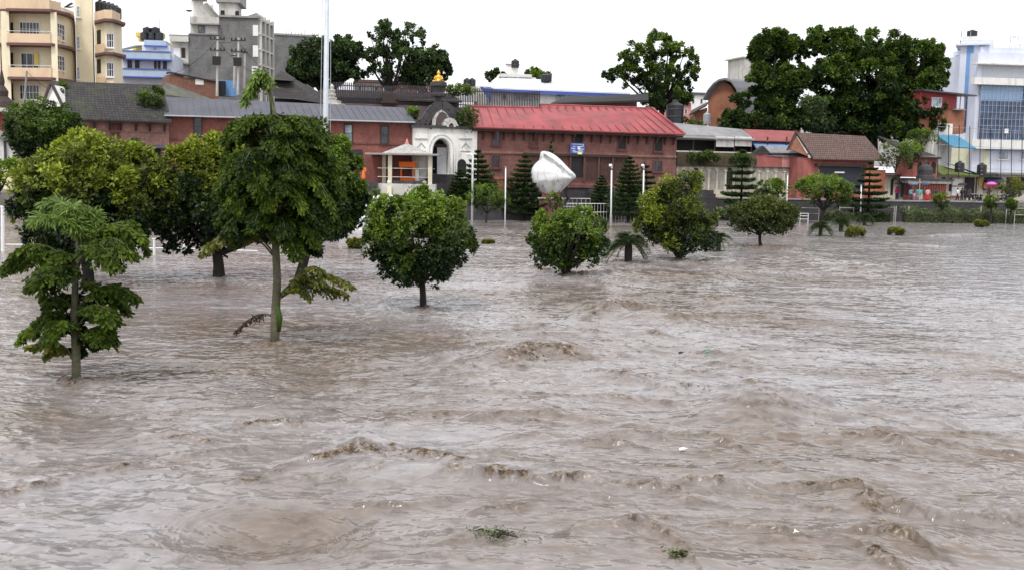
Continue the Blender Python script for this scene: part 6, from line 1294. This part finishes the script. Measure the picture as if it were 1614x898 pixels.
lamp(963, 353, 262, 'white lamp post with round lamp, first right of the conch sculpture'); lamp(1014, 330, 262, 'white lamp post right of the tall layered pine', Y=113)
lamp(1241, 322, 276, 'thin white post above the flat topped olive tree', Y=124, kind='cap', r=.06); lamp(1357, 340, 293, 'short cream post left of the flat tiered pine', Y=126.5, kind='cap', r=.08)
t = thing('banded_pole', 'thin rusty and white banded pole at the waterline before the domed shrine', 'pole', W(1448,348)); b_ = W(1448,348); tp = at(1450,282,b_.y)
obj('post', MB().tube([(b_.x,b_.y,-1), tuple(tp)], .05, 7), plain('banded_paint', (.45,.36,.3), .6, .3, 3, stain=(.35,.12,.06), amt=.8), t)
for i, (px, py, top, lab) in enumerate([(4,396,326,'tall white post at the far left edge of the flood'),(243,404,377,'short white post left of the leaning trunk tree'),(290,392,368,'short white post just left of the leaning trunk'),(66,388,372,'small white post under the large dark tree at left')]):
    b_ = W(px, py); tp = at(px, top, b_.y); t = thing('marker_post', lab, 'post', b_, 'white posts standing in the flood at left')
    obj('post', MB().tube([(b_.x,b_.y,-1), (tp.x,tp.y,tp.z)], .075 if i else .11, 8), WHITEP, t); obj('cap', MB().box(tp.x-(.5 if i == 0 else .12),tp.x+(.5 if i == 0 else .12),tp.y-.08,tp.y+.08,tp.z,tp.z+.06), WHITEP, t)
m = MB(); a = W(205,399); b_ = W(420,398); m.tube([(a.x,a.y,.28),(W(290,396).x,a.y,.35),(b_.x,a.y,.26)], .035, 6); o = obj('submerged_rail', m, WHITEP, None, (a.x,a.y,0)); tag(o, 'white rail just clear of the water between the short white posts', 'rail')
m = MB(); a = W(10,391); m.tube([(a.x,a.y,.22),(W(130,392).x,a.y,.28)], .035, 6); m.tube([(a.x+1,a.y+2,.25),(W(210,380).x,a.y+2,.22)], .03, 6); o = obj('submerged_rail', m, WHITEP, None, (a.x,a.y,0)); tag(o, 'white rail barely above the water at far left beside the tall white post', 'rail')
# picket railing in front of the steps
def railing(px0, px1, Y0, Y1, y0, y1, lab, step=.35):
    a = at(px0, y1, Y0); b_ = at(px1, y1, Y1); h = zat(px0, y0, Y0); t = thing('picket_railing', lab, 'railing', (a.x,a.y,0), 'thin white picket railings by the steps'); n_ = int((b_-a).length/step); m = MB()
    for k in range(n_+1): p = a.lerp(b_, k/n_); m.tube([(p.x,p.y,-1),(p.x,p.y,h)], .022, 4)
    obj('pickets', m, plain('rail_white', (.55,.55,.55), .6), t); m = MB(); m.tube([(a.x,a.y,h),(b_.x,b_.y,h)], .035, 5); m.tube([(a.x,a.y,h-.9),(b_.x,b_.y,h-.9)], .03, 5); obj('rails', m, WHITEP, t)
railing(893, 1003, 113.5, 116.5, 321, 349, 'long picket railing standing in the water between the conch and the tall pine'); railing(888, 930, 117, 118, 313, 330, 'short upper railing just right of the conch foot', .5); railing(1003, 1060, 117.5, 119, 322, 340, 'picket railing behind the second lamp post')
def pipe_frame(px0, px1, y0, y1, lab, Y=None):
    b_ = W((px0+px1)/2, y1) if Y is None else at(px0, y1, Y); Y = b_.y; x0, x1 = xat(px0,y1,Y), xat(px1,y1,Y); z = zat(px0,y0,Y); m = MB()
    for x in (x0, x1): m.tube([(x,Y,-1),(x,Y,z)], .035, 6)
    for zz in (z-.12, (z-.2)*.62): m.tube([(x0,Y,zz),(x1,Y,zz)], .025, 6)
    t = obj('pipe_barrier', m, CONC_L, None, (x0,Y,0)); tag(t, lab, 'barrier', 'white pipe barriers on the right bank')
pipe_frame(1258, 1290, 326, 350, 'white pipe barrier at the foot of the thick trunked tree, leftmost', 124.8); pipe_frame(1323, 1345, 326, 342, 'white pipe barrier just left of the cream post', 127); pipe_frame(1384, 1409, 325, 343, 'white pipe barrier between the flat tiered pine and the long hedge', 127.2); pipe_frame(1599, 1640, 327, 345, 'white pipe barrier at the right edge of the hedge', 127.6)
m = MB(); b_ = W(1267,352)
for dx in (-.45,.45): m.tube([(b_.x+dx,b_.y,-1),(b_.x+dx,b_.y,1.1)], .04, 5)
for zz in (.45,.8,1.08): m.tube([(b_.x-.45,b_.y,zz),(b_.x+.45,b_.y,zz)], .035, 5)
o = obj('steel_ladder_frame', m, WHITEP, None, (b_.x,b_.y,0)); tag(o, 'small white ladder like frame in the water right of the flat topped olive tree', 'frame')
for i, px in enumerate((1361,1412,1432,1546,1586)):
    c = at(px, 336, 129); o = obj('bank_post', MB().tube([(c.x,c.y,-1),(c.x,c.y,zat(px,325,129))], .045, 6), CONC_L, None, (c.x,c.y,0)); tag(o, ['short white post beside the flat tiered pine','short white post at the right side of the pipe barrier','short white post behind the left end of the long hedge','short white post left of the lollipop topiary','short white post just right of the lollipop topiary'][i], 'post', 'short white posts on the right bank')
# ================================================================ PEOPLE
SKIN = plain('skin', (.28,.15,.09), .6, .1, 4); HAIR = plain('black_hair', (.015,.012,.012), .6)
def person_mesh(pose):
    J = {'pelvis':(0,0,.92),'chest':(0,0,1.28),'neck':(0,0,1.45),'head':(0,-.01,1.56),'crown':(0,-.01,1.66),'sl':(-.17,0,1.4),'sr':(.17,0,1.4),'el':(-.24,-.02,1.12),'er':(.24,-.02,1.12),'hl':(-.26,-.12,.88),'hr':(.26,-.12,.88),
         'pl':(-.09,0,.88),'pr':(.09,0,.88),'kl':(-.10,-.03,.49),'kr':(.10,.02,.49),'al':(-.10,0,.07),'ar':(.11,.02,.07),'tl':(-.11,-.16,.03),'tr':(.12,-.14,.03),'fl':(-.26,-.17,.82),'fr':(.26,-.17,.82)}
    if pose == 'umbrella': J['er'] = (.25,-.12,1.18); J['hr'] = (.16,-.28,1.38); J['fr'] = (.15,-.3,1.46)
    if pose == 'walk': J['kl'] = (-.1,-.14,.5); J['al'] = (-.1,-.2,.08); J['tl'] = (-.1,-.36,.05); J['kr'] = (.1,.05,.48); J['ar'] = (.1,.22,.1); J['tr'] = (.1,.1,.03)
    Rr = {'pelvis':.13,'chest':.14,'neck':.055,'head':.092,'crown':.07,'sl':.06,'sr':.06,'el':.042,'er':.042,'hl':.03,'hr':.03,'pl':.09,'pr':.09,'kl':.06,'kr':.06,'al':.04,'ar':.04,'tl':.03,'tr':.03,'fl':.022,'fr':.022}
    E = [('pelvis','chest'),('chest','neck'),('neck','head'),('head','crown'),('chest','sl'),('chest','sr'),('sl','el'),('sr','er'),('el','hl'),('er','hr'),('hl','fl'),('hr','fr'),('pelvis','pl'),('pelvis','pr'),('pl','kl'),('pr','kr'),('kl','al'),('kr','ar'),('al','tl'),('ar','tr')]
    ks = list(J); me = bpy.data.meshes.new('person'); me.from_pydata([J[k] for k in ks], [(ks.index(a), ks.index(b_)) for a, b_ in E], [])
    o = bpy.data.objects.new('tmp_person', me); col.objects.link(o); md_ = o.modifiers.new('skin','SKIN'); sv = me.skin_vertices[0].data
    for i, k in enumerate(ks): sv[i].radius = (Rr[k], Rr[k]*(.75 if k in ('chest','pelvis') else 1)); sv[i].use_root = (k == 'pelvis')
    s_ = o.modifiers.new('sub','SUBSURF'); s_.levels = 1; bpy.context.view_layer.update()
    out = bpy.data.meshes.new_from_object(o.evaluated_get(bpy.context.evaluated_depsgraph_get())); bpy.data.objects.remove(o); out.materials.clear(); out.materials.append(SKIN); return out, J
PM = {k: person_mesh(k) for k in ('stand','umbrella','walk')}
CL = {}
def cloth(c):
    if c not in CL: CL[c] = plain('cloth_%d' % len(CL), c, .85, .12, 5)
    return CL[c]
def person(px, py, Y, pose, top, low, label, rot=0, skirt=False, z=None, s=1.0, group=None, umb=None, umblab=None):
    b_ = at(px, py, Y); z = b_.z if z is None else z; me, J = PM[pose]
    t = bpy.data.objects.new('person', me); col.objects.link(t); tag(t, label, 'person', group); LOC[t] = Vector((0,0,0))
    m = MB(); m.lathe((0,0,.86), [(.165,0),(.17,.1),(.15,.25),(.185,.42),(.19,.5),(.15,.57),(.07,.61)], 12, 1.12, .82)
    for s_ in 'lr': m.tube([J['s'+s_], J['e'+s_], Vector(J['e'+s_]).lerp(Vector(J['h'+s_]), .5)], [.078,.062,.052], 8)
    obj('shirt', m, cloth(top), t, smooth=True); m = MB()
    if skirt: m.lathe((0,0,.1), [(.25,0),(.22,.3),(.19,.6),(.165,.85)], 12, 1, .8)
    else:
        for s_ in 'lr': m.tube([Vector(J['p'+s_])+Vector((0,0,.06)), J['k'+s_], J['a'+s_]], [.115,.082,.062], 8)
        m.lathe((0,0,.84), [(.15,0),(.17,.05),(.165,.13)], 12, 1.05, .8)
    obj('skirt' if skirt else 'trousers', m, cloth(low), t, smooth=True)
    m = MB(); m.lathe((0,.012,1.57), [(.098,-.06),(.108,0),(.104,.06),(.075,.115),(.02,.135)], 10); obj('hair', m, HAIR, t, smooth=True)
    t.location = (b_.x, b_.y, z); t.rotation_euler.z = rot; t.scale = (s,s,s)
    if umb:
        h = Matrix.Rotation(rot, 3, 'Z') @ Vector(J['hr']); c = Vector((b_.x+h.x*s, b_.y+h.y*s, z+h.z*s)); u = thing('umbrella', umblab, 'umbrella', c)
        prof = [(.62*s*math.cos(a_*math.pi/14), .70*s+.30*s*math.sin(a_*math.pi/14)) for a_ in range(8)]
        m = MB(); m.lathe(c, [(prof[0][0]*.97, prof[0][1]-.02)]+prof[:-1]+[(.01, .70*s+.3*s)], 8); obj('canopy', m, cloth(umb), u); obj('shaft', MB().tube([c-Vector((0,0,.1)), c+Vector((0,0,.78*s))], .014, 5), STEEL, u)
    return t
zq = 2.305
person(800, 285, 126.5, 'stand', (.75,.80,.85), (.03,.03,.04), 'person in a white shirt and dark trousers standing by the red plinth', 0.3, z=3.74)
person(573, 296, 113.5, 'stand', (.80,.20,.04), (.7,.18,.04), 'person wearing orange half hidden behind the broad glossy tree', 0, z=3.87, skirt=True)
o = obj('stone_ledge', MB().box(xat(555,300,113.5), xat(596,300,113.5), 112.7, 114.5, 2.0, 3.862), STONE, None, (xat(573,300,113.5),113.5,2)); tag(o, 'dark stone ledge left of the pavilion', 'ledge')
person(1413, 312, 140.5, 'umbrella', (.65,.02,.20), (.03,.05,.16), 'person in a magenta top and dark blue trousers under a black umbrella', .2, z=zq, umb=(.03,.025,.03), umblab='black umbrella held by the person in magenta')
person(1436, 311, 136, 'umbrella', (.30,.42,.52), (.06,.05,.08), 'person in pale blue at the left of the group before the shrine', -.3, z=zq, umb=(.13,.18,.26), umblab='grey blue umbrella at the left of the group')
person(1446, 311, 136.4, 'stand', (.10,.42,.42), (.30,.32,.35), 'person in a teal top behind the banded pole', .3, z=zq); person(1441, 312, 135.4, 'stand', (.45,.25,.30), (.25,.12,.16), 'small child in dusty pink in front of the group', 0, z=zq, s=.7, skirt=True)
person(1452, 311, 136.2, 'umbrella', (.07,.45,.40), (.5,.4,.35), 'person in turquoise under a dark blue umbrella', .5, z=zq, umb=(.05,.07,.14), umblab='dark blue umbrella in the middle of the group', skirt=True)
person(1462, 312, 135.6, 'stand', (.62,.35,.38), (.55,.015,.03), 'woman in a long red skirt standing by the shrine', 0, z=zq, skirt=True)
person(1509, 311, 140, 'walk', (.75,.75,.75), (.05,.05,.05), 'person in a white shirt behind the round clipped bush', 1.0, z=zq); person(1516, 311, 141, 'umbrella', (.04,.04,.05), (.03,.03,.03), 'dark clothed person under a black umbrella beside the white shop panel', -1, z=zq, umb=(.02,.02,.022), umblab='black umbrella in front of the white shop panel')
person(1521, 311, 143, 'stand', (.02,.02,.025), (.02,.02,.02), 'person in black standing at the right side of the white shop panel', 0, z=zq); person(1528, 312, 143.2, 'stand', (.06,.04,.05), (.04,.04,.05), 'darkly dressed person in the open shop front, left of the motorbikes', .4, z=zq)
person(1558, 312, 139.6, 'umbrella', (.10,.05,.06), (.05,.04,.05), 'person under the bright pink umbrella', 0, z=zq, umb=(.85,.13,.55), umblab='bright pink umbrella in front of the stone shop', s=1.08)
person(1475, 311, 136.8, 'stand', (.04,.04,.05), (.1,.1,.1), 'person in dark clothes right of the domed shrine', 0, z=zq)
# parked motorbikes
def motorbike(c, rot, tank, label):
    t = thing('motorbike', label, 'motorbike', (0,0,0), 'motorbikes parked before the shops'); RB = cloth((.02,.02,.022))
    for x in (-.65, .65):
        m = MB(); m.tube([(x+.29*math.cos(a_*math.pi/8), 0, .3+.29*math.sin(a_*math.pi/8)) for a_ in range(17)], .045, 6, cap=False); w_ = obj('wheel', m, RB, t)
        m = MB()
        for a_ in range(4): an = a_*math.pi/4; m.tube([(x+.26*math.cos(an),0,.3+.26*math.sin(an)),(x-.26*math.cos(an),0,.3-.26*math.sin(an))], .012, 4)
        obj('spokes', m, STEEL, w_)
    m = MB(); m.tube([(.65,0,.3),(.45,0,.85),(.40,0,1.0)], .035, 6); m.tube([(-.65,0,.3),(-.1,0,.45),(.4,0,.75)], .04, 6); m.box(-.15,.2,-.12,.12,.25,.55); obj('frame', m, RB, t)
    m = MB(); m.lathe((.15,0,.66), [(.05,0),(.14,.06),(.15,.14),(.08,.22)], 10, 1.9, 1); obj('tank', m, cloth(tank), t, smooth=True)
    m = MB(); m.hexa([(-.75,-.12,.72),(.0,-.12,.68),(.0,.12,.68),(-.75,.12,.72)], [(-.8,-.1,.84),(-.02,-.1,.78),(-.02,.1,.78),(-.8,.1,.84)]); obj('seat', m, RB, t)
    m = MB(); m.tube([(.38,-.33,1.0),(.42,0,.97),(.38,.33,1.0)], .02, 5); obj('handlebar', m, STEEL, t); m = MB(); m.lathe((.52,0,.78), [(.04,0),(.1,.03),(.1,.14),(.04,.18)], 8); obj('headlight', m, GLASSL, t)
    t.location = c; t.rotation_euler.z = rot; LOC[t] = Vector(c)
for i, (px, Y, rot, tk, lb) in enumerate([(1534,141,1.2,(.02,.02,.025),'black motorbike nearest the mossy roofed shop doorway'),(1540,140,.9,(.10,.02,.02),'dark motorbike with a maroon tank right of the shop doorway'),(1546,141.3,1.3,(.02,.02,.025),'black motorbike left of the pink umbrella'),(1578,140,.6,(.02,.03,.08),'navy motorbike right of the pink umbrella'),(1586,141,.9,(.03,.03,.03),'black motorbike beside the yellow green shrub')]):
    motorbike((xat(px,310,Y), Y, zq), rot, tk, lb)
# ================================================================ FLOATING DEBRIS
def debris(px, py, w_, n_, mat, lab, name, seed, L_=.14):
    rng = np.random.default_rng(seed); c = W(px, py); t = thing(name, lab, 'debris', (c.x,c.y,0))
    a = rng.normal(0, 1, (n_,3))*np.array([w_, w_*.55, .03])+np.array([c.x, c.y, .06])
    leaves('leaves', a, rng.normal(0,1,(n_,3))*np.array([1,1,.5])+np.array([0,0,.2]), rng.normal(0,.5,(n_,3))+np.array([0,0,1]), L_, L_*.3, .4+rng.normal(0,.25,n_), mat, t); m = MB(); rd = random.Random(seed)
    for k in range(4): x, y = c.x+rd.uniform(-w_,w_), c.y+rd.uniform(-w_,w_)*.5; m.tube([(x-rd.uniform(.2,.5)*w_*2,y+rd.uniform(-.1,.1),.03),(x,y,.09),(x+rd.uniform(.2,.5)*w_*2,y+rd.uniform(-.1,.1),.04)], .012, 4)
    obj('twigs', m, BARKD, t)
debris(775, 845, .22, 170, L_hedge, 'straggly weeds and twigs afloat near the bottom edge, left of centre', 'floating_weeds', 1, .10); debris(1068, 878, .10, 70, L_lime, 'small bright green clump afloat near the bottom edge, right of centre', 'floating_weeds', 2, .09)
debris(1072, 614, .30, 110, L_hedge, 'green weeds caught in a ripple in the middle of the river', 'floating_weeds', 3, .13); debris(590, 738, .45, 160, L_hedge, 'grassy debris caught on the long breaking wave at left centre', 'floating_weeds', 4, .13)
debris(855, 563, .7, 110, L_hedge, 'weed mat on the breaking wave below the bushy multi stem tree', 'floating_weeds', 5, .16); debris(1010, 600, .3, 60, L_dead, 'brown twigs drifting left of the mid river weeds', 'floating_weeds', 6, .14)
for i, (px, py, mt, lb) in enumerate([(1073,561,BLACKP,'tiny black bottle bobbing in mid river'),(1115,560,plain('green_plastic', (.02,.35,.25), .4),'tiny green bottle bobbing just right of the black one'),(1076,716,WHITEP,'small white bottle floating right of centre'),(1132,760,STONE,'small dark can floating on a ripple near the lower right')]):
    c = W(px, py); o = obj('floating_bottle', MB().tube([(c.x-.07,c.y,.10),(c.x+.03,c.y,.12),(c.x+.055,c.y,.125),(c.x+.085,c.y,.13)], [.035,.035,.013,.013], 8), mt, None, (c.x,c.y,0)); tag(o, lb, 'bottle')
